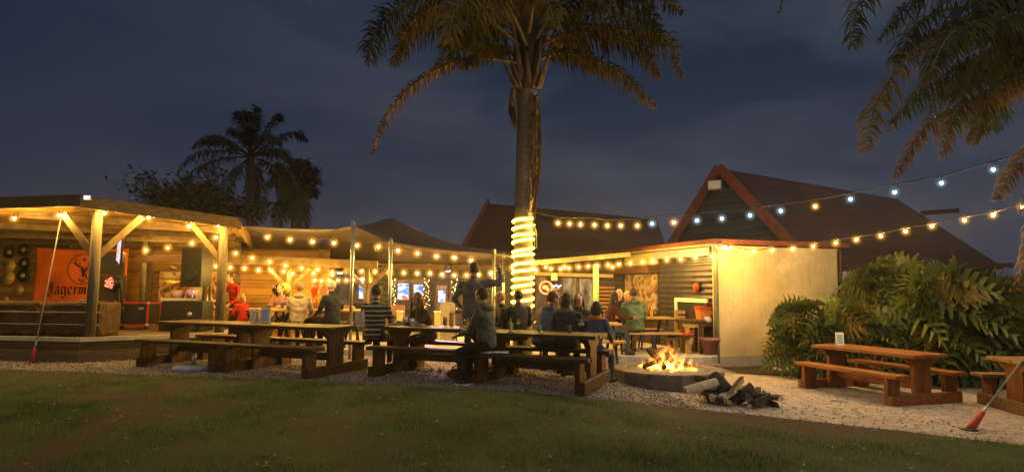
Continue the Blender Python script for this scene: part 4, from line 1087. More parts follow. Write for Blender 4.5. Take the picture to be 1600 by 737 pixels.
string_light('warm string starting at the annex corner and rising across its pale wall to the right', [(x, y, 13.35 - 4.6 * max(0, (x - 1142) / 460)) for x, y in low_px], G1, r=0.033, drop=0.06, ends=((1120, 386, 13.45), (1700, 290, 8.0)), cable_r=0.008)

# rope light wound round the palm
rl = MB(); pts = []
z0, z1 = P(818, 478, 12).z, P(818, 342, 12).z
turns = 12
for i in range(turns * 24 + 1):
    a = 2 * math.pi * i / 24 - 0.5; z = z0 + (z1 - z0) * i / (turns * 24)
    k = (z - 0) / (ctr[-1].z)
    q = Vector((np.interp(z, [p.z for p in ctr], [p.x for p in ctr]), 12.0, z))
    pts.append(q + Vector((0.198 * math.cos(a), 0.198 * math.sin(a), 0.05 * mnoise.noise((i * 0.035, 2, 7)) + 0.012 * mnoise.noise((i * 0.2, 2, 7)))))
rope = thing('rope_light', 'bright yellow rope light wound in a spiral round the palm trunk', 'rope light', pts[0])
rl.tube([p - pts[0] for p in pts], 0.024, 8); rl.build('tube', glow_mat('yellow_rope', (1.0, 0.68, 0.06), 14.0), rope)
tl = MB(); q = P(832, 345, 11.8) - pts[0]
for k in range(3):
    tl.tube([q, q + Vector((0.03 + 0.02 * k, -0.03, -0.2)), q + Vector((0.0 + 0.04 * k, -0.02, -0.42 - .05 * k))], 0.008, 5)
tl.build('loose_end', mat('clear_tube', (0.7, 0.6, 0.2), rough=0.4), rope)

# floodlight and camera
def flood(label, loc, rz, size, lit):
    t = thing('floodlight', label, 'floodlight', loc, rz)
    m_ = MB(); m_.box((0, 0, 0), (size, size * .35, size * .7)); m_.build('housing', M_metal, t, bevel=0.01)
    m_ = MB(); m_.box((0, -size * .19, 0), (size * .85, size * .03, size * .56)); m_.build('lens', lit, t)
    m_ = MB(); m_.beam((0, size * .15, size * .1), (0, size * .55, size * .35), 0.04, 0.04); m_.build('bracket', M_black, t)
flood('pale square floodlight under the peak of the A-frame gable', P(1117, 289, 17.5), R(-32), 0.36, emit('lit_lens', (1, .85, .55), 0.08, base=(.45, .42, .33)))
flood('small floodlight with cold white lamp on the stage roof corner', P(137, 309, 11.2), 0, 0.13, emit('cold_led', (0.75, 0.9, 1.0), 1.2))
ct = thing('security_camera', 'small security camera at the corner of the annex roof', 'camera', P(1126, 386, 13.45), R(20))
m_ = MB(); m_.tube([(-0.10, 0, 0), (0.10, -0.06, 0)], 0.045, 10); m_.build('body', M_white, ct)
m_ = MB(); m_.tube([(0.10, -0.06, 0), (0.125, -0.068, 0)], 0.04, 10); m_.build('lens', M_black, ct)
m_ = MB(); m_.beam((-0.06, 0, 0), (-0.10, 0.2, 0.05), 0.03, 0.03); m_.build('bracket', M_white, ct)

# coloured party light under the tent: violet on the terrace floor, blue on the cloth
pl = thing('party_light', 'small black disco lamp fixed under the tent by the glazed front', 'disco lamp', P(700, 419, 16.4))
m_ = MB(); m_.lathe([(0.05, 0.12), (0.09, 0.08), (0.10, 0.0), (0.07, -0.06)], n=12); m_.build('housing', M_black, pl)
m_ = MB(); m_.ball((0, 0, -0.05), (0.07, 0.07, 0.05), 12, 6); m_.build('lens', emit('violet_lens', (0.55, 0.3, 1.0), 3.0), pl)
def spot(name, loc, target, col, power, angle, blend=0.6, rad=0.05, parent=None):
    d = bpy.data.lights.new(name, 'SPOT'); d.energy = power; d.color = col; d.spot_size = angle; d.spot_blend = blend; d.shadow_soft_size = rad
    ob = bpy.data.objects.new(name, d); COL.objects.link(ob)
    ob.location = loc; ob.rotation_euler = (Vector(target) - Vector(loc)).to_track_quat('-Z', 'Y').to_euler()
    return ob
pv = P(700, 421, 16.3)
spot('violet_beam', pv, (-1.7, 14.1, 0.12), (0.55, 0.30, 1.0), 420, R(70), 0.8)
spot('blue_beam', P(578, 421, 14.9), P(508, 380, 15.35), (0.06, 0.10, 1.0), 260, R(16), 0.9, 0.02)
spot('violet_pole_beam', P(740, 420, 15.2), P(787, 440, 12.6), (0.6, 0.25, 1.0), 60, R(24), 0.8)
# lantern by the bar door
ln = thing('wall_lantern', 'small warm wall lantern beside the glass doors', 'lantern', P(866, 432, 17.6))
m_ = MB(); m_.box((0, 0, 0), (0.16, 0.12, 0.20)); m_.build('glass', glow_mat('lantern_glow', (1.0, 0.45, 0.08), 2.6), ln)
m_ = MB(); m_.lathe([(0.14, 0.105), (0.10, 0.16), (0.02, 0.2)], n=4); m_.build('cap', M_black, ln)
m_ = MB(); m_.box((0, 0, -0.12), (0.19, 0.15, 0.03)); m_.build('base', M_black, ln)
ns = thing('neon_sign', 'round orange-red neon sign glowing in the bar window', 'neon sign', P(853, 449, 17.7))
m_ = MB(); pts = [(0.17 * math.cos(a), 0, 0.17 * math.sin(a)) for a in np.linspace(0, 6.283, 22)]; m_.tube(pts, 0.022, 6)
m_.ball((-0.02, 0, 0.01), (0.085, 0.02, 0.06), 10, 6); m_.ball((0.05, 0, -0.05), (0.05, 0.02, 0.05), 8, 6); m_.build('tube', glow_mat('red_neon', (1.0, 0.13, 0.03), 7.0), ns)
ns = thing('neon_sign', 'short blue-white neon sign beside the red one in the bar window', 'neon sign', P(870, 447, 17.7))
m_ = MB(); m_.tube([(-0.14, 0, 0.03), (-0.08, 0, -0.03), (-0.02, 0, 0.04), (0.04, 0, -0.03), (0.12, 0, 0.03)], 0.018, 6); m_.build('tube', glow_mat('blue_neon', (0.35, 0.55, 1.0), 6.0), ns)
# curtain of tiny fairy lights round the screens
for k, (x, lab) in enumerate([(614, 'strand of tiny fairy lights left of the sports screens'), (667, 'strand of tiny fairy lights right of the sports screens'), (710, 'strand of tiny fairy lights beside the narrow third screen')]):
    t = thing('fairy_lights', lab, 'fairy lights', P(x, 440, 17.7), group='fairy lights on the glazed front')
    m_ = MB(); rr = random.Random(k)
    m2 = MB(); m2.tube([(0, 0, 0.1), (0, 0, -0.78)], 0.006, 4); m2.build('wire', M_wire, t)
    for q in range(26): m_.ball((rr.uniform(-.09, .09), -0.02, 0.08 - 0.033 * q), 0.011, 5, 4)
    m_.build('lamp', glow_mat('fairy_lamp', (1.0, 0.66, 0.22), 9.0), t)['kind'] = 'stuff'
tl = thing('tube_lamp', 'small cold white lamp above the window behind the white-haired man', 'lamp', P(531, 427, 17.6))
m_ = MB(); m_.tube([(-0.07, 0, 0), (0.07, 0, 0)], 0.02, 8); m_.build('tube', glow_mat('cold_tube', (0.7, 1.0, 0.95), 2.0), tl)
m_ = MB(); m_.box((0, 0.03, 0.045), (0.22, 0.06, 0.03)); m_.build('mount', M_white, tl)
# ------------------------------------------------------------------ heavy picnic tables with joined benches
def picnic_table(label, loc, rz, L=1.85, S=1.55, mh=M_wood_dk, mz=M_wood_dkz, group='heavy wooden picnic tables', over=0.0):
    t = thing('picnic_table', label, 'picnic table', loc, rz, group)
    def plank_top(name, w, z, th, length, yc, nb, bev=0.008):
        m_ = MB()
        bw_ = w / nb
        for k in range(nb):
            m_.box((0.004 * ((k * 7) % 3 - 1), yc - w / 2 + bw_ * (k + 0.5), z - th / 2), (length + 0.01 * ((k * 5) % 3), bw_ - 0.006, th))
        return m_.build(name, mh, t, bevel=bev)
    plank_top('tabletop', 0.74, 0.75, 0.055, L, 0, 4)
    for s in (-1, 1):
        plank_top('bench_seat', 0.30, 0.465, 0.055, L + over, s * 0.62, 2)
    for x in (-S / 2, S / 2):
        sx = 1 if x > 0 else -1
        m_ = MB(); m_.box((x, 0, 0.345), (0.07, 0.36, 0.69)); m_.build('table_leg', mz, t, bevel=0.008)
        m_ = MB(); m_.add([(x + dx, y, z) for dx in (-0.045, 0.045) for y, z in ((-0.19, 0.56), (0.19, 0.56), (0.35, 0.692), (-0.35, 0.692))],
                          [(0, 1, 2, 3), (7, 6, 5, 4), (0, 4, 5, 1), (1, 5, 6, 2), (2, 6, 7, 3), (3, 7, 4, 0)]); m_.build('cleat', mz, t)
        for s in (-1, 1):
            m_ = MB(); m_.box((x, s * 0.62, 0.205), (0.07, 0.26, 0.408)); m_.build('bench_leg', mz, t, bevel=0.008)
        m_ = MB(); m_.box((x + sx * 0.074, 0, 0.075), (0.07, 1.52, 0.17)); m_.build('foot_beam', mh, t, bevel=0.008)
    m_ = MB(); m_.box((0, 0, 0.26), (S - 0.075, 0.05, 0.12)); m_.build('stretcher', mh, t, bevel=0.006)
    return t
TA = R(-22)
axis = Vector((math.cos(TA), math.sin(TA), 0)); perp = Vector((-math.sin(TA), math.cos(TA), 0))
A1 = Vector((-3.06, 9.72, 0)); A2 = Vector((0.95, 8.78, 0))
def row_pt(A, t, s):  # t metres left of the right-hand near foot, s metres back
    return A - axis * t + perp * s
tB = row_pt(A1, 0.78, 0.62); tAx = row_pt(A1, 2.66, 0.62)
tD = row_pt(A2, 0.74, 0.62); tC = row_pt(A2, 2.52, 0.62)
picnic_table('dark picnic table nearest the stage, menu cards standing at its far end', tAx, TA, 1.86, 1.55)
picnic_table('dark picnic table end to end with the stage one, beside the man in stripes', tB, TA, 1.86, 1.55, over=0.02)
picnic_table('dark picnic table where the long-haired woman leans, left of the standing man', tC, TA, 1.76, 1.46)
tD.z = -0.03
picnic_table('dark picnic table crowded with glasses, its end close to the fire pit', tD, TA, 1.78, 1.46)
# orange-stained table by the shrubs
q = P(1366, 600, 10.5); RZ = math.atan2(0.933, -0.36)
n1 = G(1262, 612); n2 = G(1385, 628)
v = Vector((-0.36, 0.933, 0)); pv_ = Vector((0.933, 0.36, 0))
nr_ = Vector((5.66, 9.58, 0)); cR = nr_ + v * 0.75 + pv_ * 0.62; cR.z = ground_z(cR.x) + 0.0
picnic_table('orange-brown picnic table with one white menu card, in front of the shrubs', cR, RZ, 1.9, 1.55, M_wood_or, M_wood_orz)
q2 = Vector((7.95, 9.1, 0)); q2.z = ground_z(7.2) + 0.02
picnic_table('worn brown picnic table cut off at the edge, behind the red peg and guy rope', q2, R(-6), 1.8, 1.45, mat('worn_brown_wood', (0.26, 0.14, 0.06), (0.13, 0.065, 0.03), rough=0.6, scale=3, stretch=(1.2, 8, 8), bump=0.3), M_wood_orz)

def leggy_table(label, loc, rz, L, lite, zt=0.76, metal=True):
    """lighter picnic table on bent steel legs"""
    t = thing('picnic_table', label, 'picnic table', loc, rz, 'lighter tables on the terrace')
    m_ = MB()
    for k in range(4): m_.box((0, -0.27 + 0.18 * k, zt - 0.02), (L, 0.172, 0.04))
    m_.build('tabletop', lite, t, bevel=0.006)
    for s in (-1, 1):
        m_ = MB(); m_.box((0, s * 0.66, 0.44), (L, 0.26, 0.04)); m_.build('bench_seat', lite, t, bevel=0.006)
    for x in (-L / 2 + 0.16, L / 2 - 0.16):
        for s in (-1, 1):
            m_ = MB(); m_.beam((x, s * 0.72, 0), (x, s * 0.22, zt - 0.04), 0.045, 0.045); m_.build('leg', M_black, t)
        m_ = MB(); m_.beam((x, -0.76, 0.40), (x, 0.76, 0.40), 0.045, 0.045); m_.build('crossbar', M_black, t)
    return t
M_tan = mat('tan_boards', (0.40, 0.26, 0.12), (0.24, 0.15, 0.07), rough=0.55, scale=3, stretch=(1.2, 8, 8), var=0.2)
q = P(1000, 520, 14.35)
leggy_table('steel-legged picnic table where the man in the green jacket sits', (q.x, 14.45, -0.02), R(4), 1.45, M_tan)
q = P(492, 520, 13.9); leggy_table('terrace table of the white-haired man and his company', (q.x, 13.95, 0.12), R(2), 1.9, M_tan)
q = P(398, 520, 14.3); leggy_table('terrace table with food and bottles below the black balloons', (q.x + .25, 14.35, 0.12), R(-4), 1.5, M_tan)
q = P(900, 520, 12.9); leggy_table('table behind the crowd, between the palm and the green-lit post', (q.x, 12.75, -0.06), R(0), 1.7, M_tan)

# yellow wooden table, slatted seat and red-topped stool by the corrugated wall
q = P(1081, 540, 14.2)
t = thing('side_table', 'chunky yellow wooden side table beside the dark corrugated wall', 'table', (q.x, 14.2, -0.02))
M_yel = mat('yellow_pine', (0.50, 0.32, 0.10), (0.34, 0.20, 0.06), rough=0.5, scale=3, stretch=(6, 6, 1.2))
m_ = MB(); m_.box((0, 0, 0.70), (0.62, 0.55, 0.06)); m_.build('tabletop', M_wood_dk, t, bevel=0.01)
m_ = MB(); m_.add([(x, y, z) for y in (-0.22, 0.22) for x, z in ((-0.22, 0.56), (0.22, 0.56), (0.29, 0.668), (-0.29, 0.668))], [(0, 1, 2, 3), (7, 6, 5, 4), (0, 4, 5, 1), (1, 5, 6, 2), (2, 6, 7, 3), (3, 7, 4, 0)]); m_.build('apron', M_yel, t)
for x in (-0.15, 0.15):
    for y in (-0.17, 0.17):
        m_ = MB(); m_.box((x, y, 0.28), (0.11, 0.09, 0.558)); m_.build('leg', M_yel, t, bevel=0.008)
q = P(1058, 540, 14.1)
t = thing('stool', 'low stool with red cushion and turned yellow leg', 'stool', (q.x - 0.02, 14.05, -0.02))
m_ = MB(); m_.box((0.05, 0, 0.37), (0.50, 0.36, 0.04)); m_.build('seat', M_wood_dk, t, bevel=0.01)
m_ = MB(); m_.box((0.10, 0, 0.418), (0.44, 0.34, 0.055)); m_.build('cushion', mat('red_cushion', (0.55, 0.05, 0.03), (0.42, 0.035, 0.02), rough=0.8), t, bevel=0.02)
for x in (-0.14, 0.26):
    m_ = MB(); m_.lathe([(0.085, 0), (0.085, 0.03), (0.05, 0.06), (0.075, 0.14), (0.10, 0.24), (0.11, 0.31), (0.08, 0.35)], (x, 0, 0), 12); m_.build('leg', M_yel, t)
q = P(1078, 495, 15.0)
t = thing('slatted_bench', 'slatted wooden bench back showing above the yellow side table', 'bench', (q.x, 14.85, -0.02))
for z in (0.62, 0.74, 0.86):
    m_ = MB(); m_.box((0, 0, z), (0.72, 0.03, 0.08)); m_.build('slat', M_yel, t)
for x in (-0.36, 0.36):
    m_ = MB(); m_.box((x, 0.02, 0.46), (0.07, 0.05, 0.92)); m_.build('upright', M_yel, t)
m_ = MB(); m_.box((0, -0.2, 0.43), (0.8, 0.42, 0.04)); m_.build('seat', M_yel, t)
for x in (-0.34, 0.34):
    m_ = MB(); m_.box((x, -0.36, 0.205), (0.07, 0.06, 0.41)); m_.build('leg', M_yel, t)
q = P(1106, 510, 14.1)
t = thing('counter_table', 'dark narrow counter table under the orange serving box', 'table', (q.x + 0.0, 14.15, -0.02))
m_ = MB(); m_.box((-0.02, 0, 0.62), (0.44, 0.5, 0.05)); m_.build('tabletop', M_wood_dk, t)
for x in (-0.2, 0.16):
    for y in (-0.2, 0.2):
        m_ = MB(); m_.box((x, y, 0.297), (0.06, 0.06, 0.594)); m_.build('leg', M_wood_dk, t)
q = P(1103, 488, 14.15)
t = thing('serving_box', 'orange serving box with red rim standing on the dark counter table', 'box', (q.x, 14.15, 0.628))
m_ = MB(); m_.lathe([(0.22, 0), (0.27, 0.30)], n=4, s=False); m_.build('body', mat('orange_card', (0.62, 0.24, 0.05), (0.45, 0.16, 0.03), rough=0.6), t).rotation_euler = (0, 0, R(45))
m_ = MB(); m_.lathe([(0.29, 0.30), (0.29, 0.37)], n=4, s=False); m_.build('rim', M_red, t).rotation_euler = (0, 0, R(45))
q = P(1112, 535, 13.85)
t = thing('flower_pot', 'purple-tinged clay pot on the patio by the annex corner', 'pot', (q.x - 0.05, 13.8, -0.02))
m_ = MB(); m_.lathe([(0.13, 0), (0.20, 0.30), (0.22, 0.30), (0.22, 0.36), (0.18, 0.36), (0.17, 0.30)], n=16); m_.build('pot', mat('clay_pot', (0.30, 0.13, 0.14), (0.2, 0.08, 0.09), rough=0.7), t)
m_ = MB(); m_.lathe([(0.17, 0.29), (0.10, 0.36), (0.0, 0.37)], n=12); m_.build('soil', M_black, t)
q = P(1112, 508, 13.8)
t = thing('paper_bundle', 'crumpled pale paper bundle at the edge of the dark counter table', 'paper', (q.x - 0.02, 13.98, 0.647))
m_ = MB(); m_.ball((0, 0, 0.06), (0.10, 0.08, 0.07), 10, 7)
m_.v = [tuple(Vector(p) * (1 + 0.35 * mnoise.noise(Vector(p) * 22))) for p in m_.v]; m_.build('paper', M_white, t)
q = P(1075, 440, 15.2)
t = thing('wall_ornament', 'small round red wall ornament on the dark corrugated wall', 'ornament', K + A_(-0.03, 0.75, 1.42))
m_ = MB(); m_.lathe([(0.10, 0), (0.10, 0.03), (0.05, 0.06), (0.0, 0.065)], n=14, axis=-D1); m_.build('disc', M_red, t)
m_ = MB(); m_.lathe([(0.13, -0.02), (0.13, 0.0)], n=14, axis=-D1); m_.build('backing', M_black, t)
# blue stool legs under the steel-legged table
for px, lab, c in ((1012, 'blue plastic stool under the steel-legged table', (0.03, 0.10, 0.42)), (972, 'yellow plastic stool under the steel-legged table', (0.55, 0.40, 0.05))):
    q = P(px, 540, 14.9)
    t = thing('stool', lab, 'stool', (q.x, 14.95, -0.02)); mm = mat(lab.split()[0] + '_plastic', c, rough=0.4)
    m_ = MB(); m_.lathe([(0.16, 0.40), (0.17, 0.43), (0.15, 0.45), (0.0, 0.45)], n=14); m_.build('seat', mm, t)
    for sx in (-1, 1):
        for sy in (-1, 1):
            m_ = MB(); m_.tube([(sx * 0.17, sy * 0.17, 0), (sx * 0.11, sy * 0.11, 0.41)], 0.022, 6); m_.build('leg', mm, t)

# terrace planters, boards and posts between the tables and the glazed front
for k, (px, Y, lab) in enumerate([(624, 14.2, 'short pale yellow post at the terrace edge near the striped man'), (683, 14.0, 'short pale yellow post behind the table of the long-haired woman')]):
    q = P(px, 520, Y); t = thing('bollard', lab, 'bollard', (q.x, Y, 0.12), group='short pale posts on the terrace')
    m_ = MB(); m_.box((0, 0, 0.35), (0.12, 0.10, 0.70)); m_.build('shaft', mat('pale_yellow_paint', (0.62, 0.52, 0.16), (0.5, 0.4, 0.12), rough=0.5), t, bevel=0.01)
    m_ = MB(); m_.box((0, 0, 0.72), (0.15, 0.13, 0.035)); m_.build('cap', M_white, t)
q = P(699, 495, 14.6)
t = thing('sandwich_board', 'small A-shaped sign board standing on the terrace behind the beer glass', 'sign board', (q.x, 14.6, 0.12))
m_ = MB(); m_.slab([(-0.22, -0.16, 0), (0.22, -0.16, 0), (0.16, 0.0, 0.92), (-0.16, 0.0, 0.92)], 0.03, down=(0, 1, 0)); m_.build('board', mat('board_face', (0.34, 0.30, 0.22), (0.2, 0.17, 0.12), rough=0.6), t)
m_ = MB(); m_.slab([(-0.22, 0.26, 0), (0.22, 0.26, 0), (0.16, 0.06, 0.92), (-0.16, 0.06, 0.92)], 0.03, down=(0, -1, 0)); m_.build('stand', M_wood_dk, t)
for px, Y, lab in ((540, 14.6, 'pinkish wooden chair on the terrace left of the striped man'), (622, 14.9, 'pinkish wooden chair on the terrace behind the woman with long hair')):
    q = P(px, 520, Y); t = thing('terrace_chair', lab, 'chair', (q.x, Y, 0.12), R(170), 'wooden chairs on the terrace'); mm = mat('pinkish_wood', (0.36, 0.17, 0.10), (0.22, 0.10, 0.06), rough=0.5)
    m_ = MB(); m_.box((0, 0, 0.44), (0.44, 0.42, 0.04)); m_.build('seat', mm, t, bevel=0.01)
    m_ = MB(); m_.box((0, 0.20, 0.72), (0.44, 0.03, 0.24)); m_.build('backrest', mm, t, bevel=0.01)
    for sx in (-1, 1):
        for y, h_ in ((-0.18, 0.42), (0.20, 0.84)):
            m_ = MB(); m_.box((sx * 0.20, y, h_ / 2), (0.04, 0.04, h_)); m_.build('leg', mm, t)
q = P(590, 470, 16.6)
t = thing('potted_shrub', 'dark leafy pot plant beside the braced shelter post', 'pot plant', (q.x, 16.6, 0.12))
m_ = MB(); m_.lathe([(0.14, 0), (0.2, 0.36), (0.16, 0.36), (0.15, 0.3)], n=12); m_.build('pot', M_concrete_dk, t)
m_ = MB(); rr = random.Random(3)
for k in range(150):
    a = rr.uniform(0, 6.28); h_ = rr.uniform(0.4, 1.35); rad_ = 0.36 * math.sin(math.pi * min(1, (h_ - 0.3) / 1.2)) * rr.random() ** .5
    c = Vector((rad_ * math.cos(a), rad_ * math.sin(a), h_)); u = Vector((math.cos(a), math.sin(a), rr.uniform(-.3, .8))).normalized() * 0.11; w_ = u.cross(Vector((0, 0, 1))).normalized() * 0.03
    m_.add([c - u * .2, c + u * .4 + w_, c + u, c + u * .4 - w_], [(0, 1, 2, 3)])
m_.build('foliage', M_phil_dk, t, recalc=False)

# umbrella feet and the cabinet on the annex wall
for px, py, lab in ((302, 577, 'round concrete parasol foot with short pipe by the leftmost picnic table'), (1233, 580, 'round concrete parasol foot with short pipe near the annex wall')):
    q = G(px, py); t = thing('parasol_base', lab, 'parasol base', q, group='empty parasol feet')
    m_ = MB(); m_.lathe([(0.33, 0.0), (0.33, 0.045), (0.29, 0.07), (0.05, 0.085)], n=24); m_.build('foot', M_concrete if px > 900 else mat('grey_foot', (0.34, 0.36, 0.38), (0.24, 0.25, 0.27), rough=0.7), t)
    m_ = MB(); m_.tube([(0, 0, 0.07), (0, 0, 0.27)], 0.035, 12); m_.build('pipe', M_metal, t)
cb = thing('wall_cabinet', 'grey painted cabinet against the annex wall beside the shrubs', 'cabinet', K + A_(1.62, -0.14, -0.27))
m_ = MB(); q = [A_(u - 1.62, v_ + 0.14, z + 0.27) for z in (-0.27, 0.68) for v_ in (-0.25, -0.03) for u in (1.40, 1.86)]
m_.add(q, [(0, 2, 3, 1), (4, 5, 7, 6), (0, 1, 5, 4), (2, 6, 7, 3), (0, 4, 6, 2), (1, 3, 7, 5)]); m_.build('body', M_plinth, cb, bevel=0.01)
m_ = MB(); q = [A_(u - 1.62, v_ + 0.14, z + 0.27) for z in (-0.22, 0.63) for v_ in (-0.268, -0.252) for u in (1.43, 1.83)]
m_.add(q, [(0, 2, 3, 1), (4, 5, 7, 6), (0, 1, 5, 4), (2, 6, 7, 3), (0, 4, 6, 2), (1, 3, 7, 5)]); m_.build('door', mat('cabinet_paint', (0.34, 0.31, 0.27), (0.27, 0.24, 0.21), rough=0.6), cb)

# guy ropes with red sleeves over their pegs
def guy(lab, foot, up, k=1.0):
    t = thing('guy_rope', lab, 'guy rope', foot, group='tent guy ropes with red peg sleeves')
    d = (up - foot); dn = d.normalized()
    m_ = MB(); m_.tube([dn * 0.1, d], 0.011, 6); m_.build('rope', M_rope, t)
    m_ = MB(); m_.tube([Vector((0, 0, 0)), dn * 0.10 * k, dn * 0.22 * k, dn * 0.36 * k], [0.046 * k, 0.050 * k, 0.042 * k, 0.032 * k], 12); m_.build('peg_sleeve', M_red, t)
    m_ = MB(); m_.tube([dn * 0.34 * k, dn * 0.52 * k], 0.016, 8); m_.build('ratchet', M_metal, t)
    m_ = MB(); m_.lathe([(0.10, 0.0), (0.10, 0.012), (0.03, 0.03)], n=14); m_.build('washer', M_black, t)
guy('guy rope with faded red sleeve, running up from the gravel by the stage skirt', G(50, 567), P(96, 338, 11.5), 0.75)
guy('guy rope with torn red sleeve, in the sandy gravel near the edge table', G(1514, 672), P(1690, 440, 9.2))

# ------------------------------------------------------------------ fire pit
fc = Vector((2.62, 10.75, 0)); fc.z = ground_z(2.62) - 0.02
fp = thing('fire_pit', 'wide round concrete fire pit with burning logs inside', 'fire pit', fc)
ring = MB(); N = 12
ring.lathe([(0.93, -0.1), (0.93, 0.26), (0.915, 0.285), (0.72, 0.285), (0.70, 0.27), (0.68, 0.12), (0.0, 0.12)], n=N, s=False)
ro = ring.build('ring', mat('fire_ring', (0.20, 0.165, 0.135), (0.10, 0.082, 0.068), rough=0.85, scale=5, bump=0.5, bscale=30), fp, bevel=0.012)
ash = MB(); ash.lathe([(0.69, 0.125), (0.69, 0.255), (0.4, 0.275), (0.0, 0.285)], n=24)
ash.build('ash_bed', mat('ash', (0.34, 0.30, 0.26), (0.10, 0.08, 0.07), rough=0.95, scale=9, bump=1.0), fp)
def log_piece(m_, p0, p1, r, sides, rr, mi=0):
    """split log: wedge section with a rounded bark side"""
    p0, p1 = Vector(p0), Vector(p1); d = (p1 - p0).normalized()
    a = d.cross(Vector((0, 0, 1))); a = a.normalized() if a.length > .1 else Vector((1, 0, 0)); b = d.cross(a)
    ph = rr.uniform(0, 6.28)
    prof = [(0.0, 0.0)] + [(math.cos(t), math.sin(t)) for t in np.linspace(-0.75, 0.75, sides)]
    pr = [(x * math.cos(ph) - y * math.sin(ph), x * math.sin(ph) + y * math.cos(ph)) for x, y in [(x - 0.6, y) for x, y in prof]]
    o_ = len(m_.v); n_ = len(pr)
    for p, s in ((p0, rr.uniform(.85, 1.0)), (p0.lerp(p1, .5) + a * rr.uniform(-.012, .012), 1.05), (p1, rr.uniform(.85, 1.05))):
        for x, y in pr: m_.v.append(tuple(p + (a * x + b * y) * r * s))
    for k in range(2):
        for i in range(n_):
            j = (i + 1) % n_
            m_.face((o_ + k * n_ + i, o_ + k * n_ + j, o_ + (k + 1) * n_ + j, o_ + (k + 1) * n_ + i), mi if (i in (0, n_ - 1)) else mi + 1)
    m_.face([o_ + i for i in reversed(range(n_))], mi); m_.face([o_ + 2 * n_ + i for i in range(n_)], mi)
M_char = mat('charred_wood', (0.030, 0.018, 0.012), (0.010, 0.007, 0.006), rough=0.95, scale=12, bump=1.0)
rr = random.Random(4)
for k, (a, b2) in enumerate([((-0.42, -0.12, 0.31), (0.05, 0.10, 0.45)), ((-0.10, -0.22, 0.30), (-0.28, 0.16, 0.58)), ((0.10, -0.20, 0.31), (-0.04, 0.15, 0.60)), ((0.38, -0.05, 0.31), (-0.10, 0.16, 0.42)), ((0.25, 0.28, 0.32), (-0.3, 0.25, 0.36))]):
    m_ = MB(); log_piece(m_, a, b2, 0.085, 6, rr); m_.build('burning_log', [M_char, M_char], fp, recalc=True)
em = MB()
for k in range(60):
    a = rr.uniform(0, 6.28); r_ = 0.5 * rr.random() ** .5
    em.ball((r_ * math.cos(a), r_ * math.sin(a), 0.285), (0.03, 0.03, 0.018), 6, 4)
emb = em.build('embers', glow_mat('embers', (1.0, 0.22, 0.03), 5.0), fp); emb['kind'] = 'stuff'
def flame_mat():
    """burning gas: tongues of light that thin out upwards"""
    m = bpy.data.materials.new('flame'); n, l = nodes_of(m); n.clear()
    out = n.new('ShaderNodeOutputMaterial'); e = n.new('ShaderNodeEmission'); l.new(e.outputs[0], out.inputs['Volume'])
    def M(op, a, b=None, c=None):
        q = n.new('ShaderNodeMath'); q.operation = op
        for i, v_ in enumerate((a, b, c)):
            if v_ is None: continue
            if isinstance(v_, (int, float)): q.inputs[i].default_value = v_
            else: l.new(v_, q.inputs[i])
        return q.outputs[0]
    tc = n.new('ShaderNodeTexCoord'); sp = n.new('ShaderNodeSeparateXYZ'); l.new(tc.outputs['Object'], sp.inputs[0])
    x, y, z = sp.outputs
    h = M('DIVIDE', M('SUBTRACT', z, 0.28), 0.46)
    xs = M('SUBTRACT', x, M('MULTIPLY', M('MULTIPLY', h, h), 0.16))          # the wind leans the tips
    r2 = M('ADD', M('POWER', M('ABSOLUTE', M('DIVIDE', xs, 0.40)), 2.0), M('POWER', M('ABSOLUTE', M('DIVIDE', y, 0.30)), 2.0))
    cb = n.new('ShaderNodeCombineXYZ'); l.new(M('MULTIPLY', xs, 8.5), cb.inputs[0]); l.new(M('MULTIPLY', y, 6.0), cb.inputs[1]); l.new(M('MULTIPLY', z, 3.0), cb.inputs[2])
    nz = n.new('ShaderNodeTexNoise'); nz.inputs['Scale'].default_value = 1.0; nz.inputs['Detail'].default_value = 3.0; nz.inputs['Distortion'].default_value = 0.9
    l.new(cb.outputs[0], nz.inputs['Vector'])
    thr = M('ADD', M('MULTIPLY_ADD', h, 0.34, 0.30), M('MULTIPLY', r2, 0.20))
    d = n.new('ShaderNodeClamp'); l.new(M('MULTIPLY', M('SUBTRACT', nz.outputs['Fac'], thr), 6.0), d.inputs[0])
    rp = n.new('ShaderNodeValToRGB'); els = rp.color_ramp.elements
    els[0].position = 0.0; els[0].color = (1.0, 0.16, 0.012, 1); els[1].position = 1.0; els[1].color = (1.0, 0.52, 0.12, 1)
    e2 = els.new(0.45); e2.color = (1.0, 0.32, 0.03, 1)
    l.new(d.outputs[0], rp.inputs[0]); l.new(rp.outputs[0], e.inputs[0])
    l.new(M('MULTIPLY', d.outputs[0], 26.0), e.inputs[1])
    m.cycles.volume_step_rate = 0.12
    return m
flm = MB(); flm.lathe([(0.56, 0.285), (0.60, 0.45), (0.50, 0.75), (0.0, 0.82)], n=20)
fo = flm.build('flames', flame_mat(), fp, recalc=True); fo['kind'] = 'stuff'
fl_d = bpy.data.lights.new('fire_light', 'POINT'); fl_d.energy = 26; fl_d.color = (1.0, 0.42, 0.10); fl_d.shadow_soft_size = 0.18
fl_o = bpy.data.objects.new('fire_light', fl_d); COL.objects.link(fl_o); fl_o.location = fc + Vector((0, 0, 0.72))

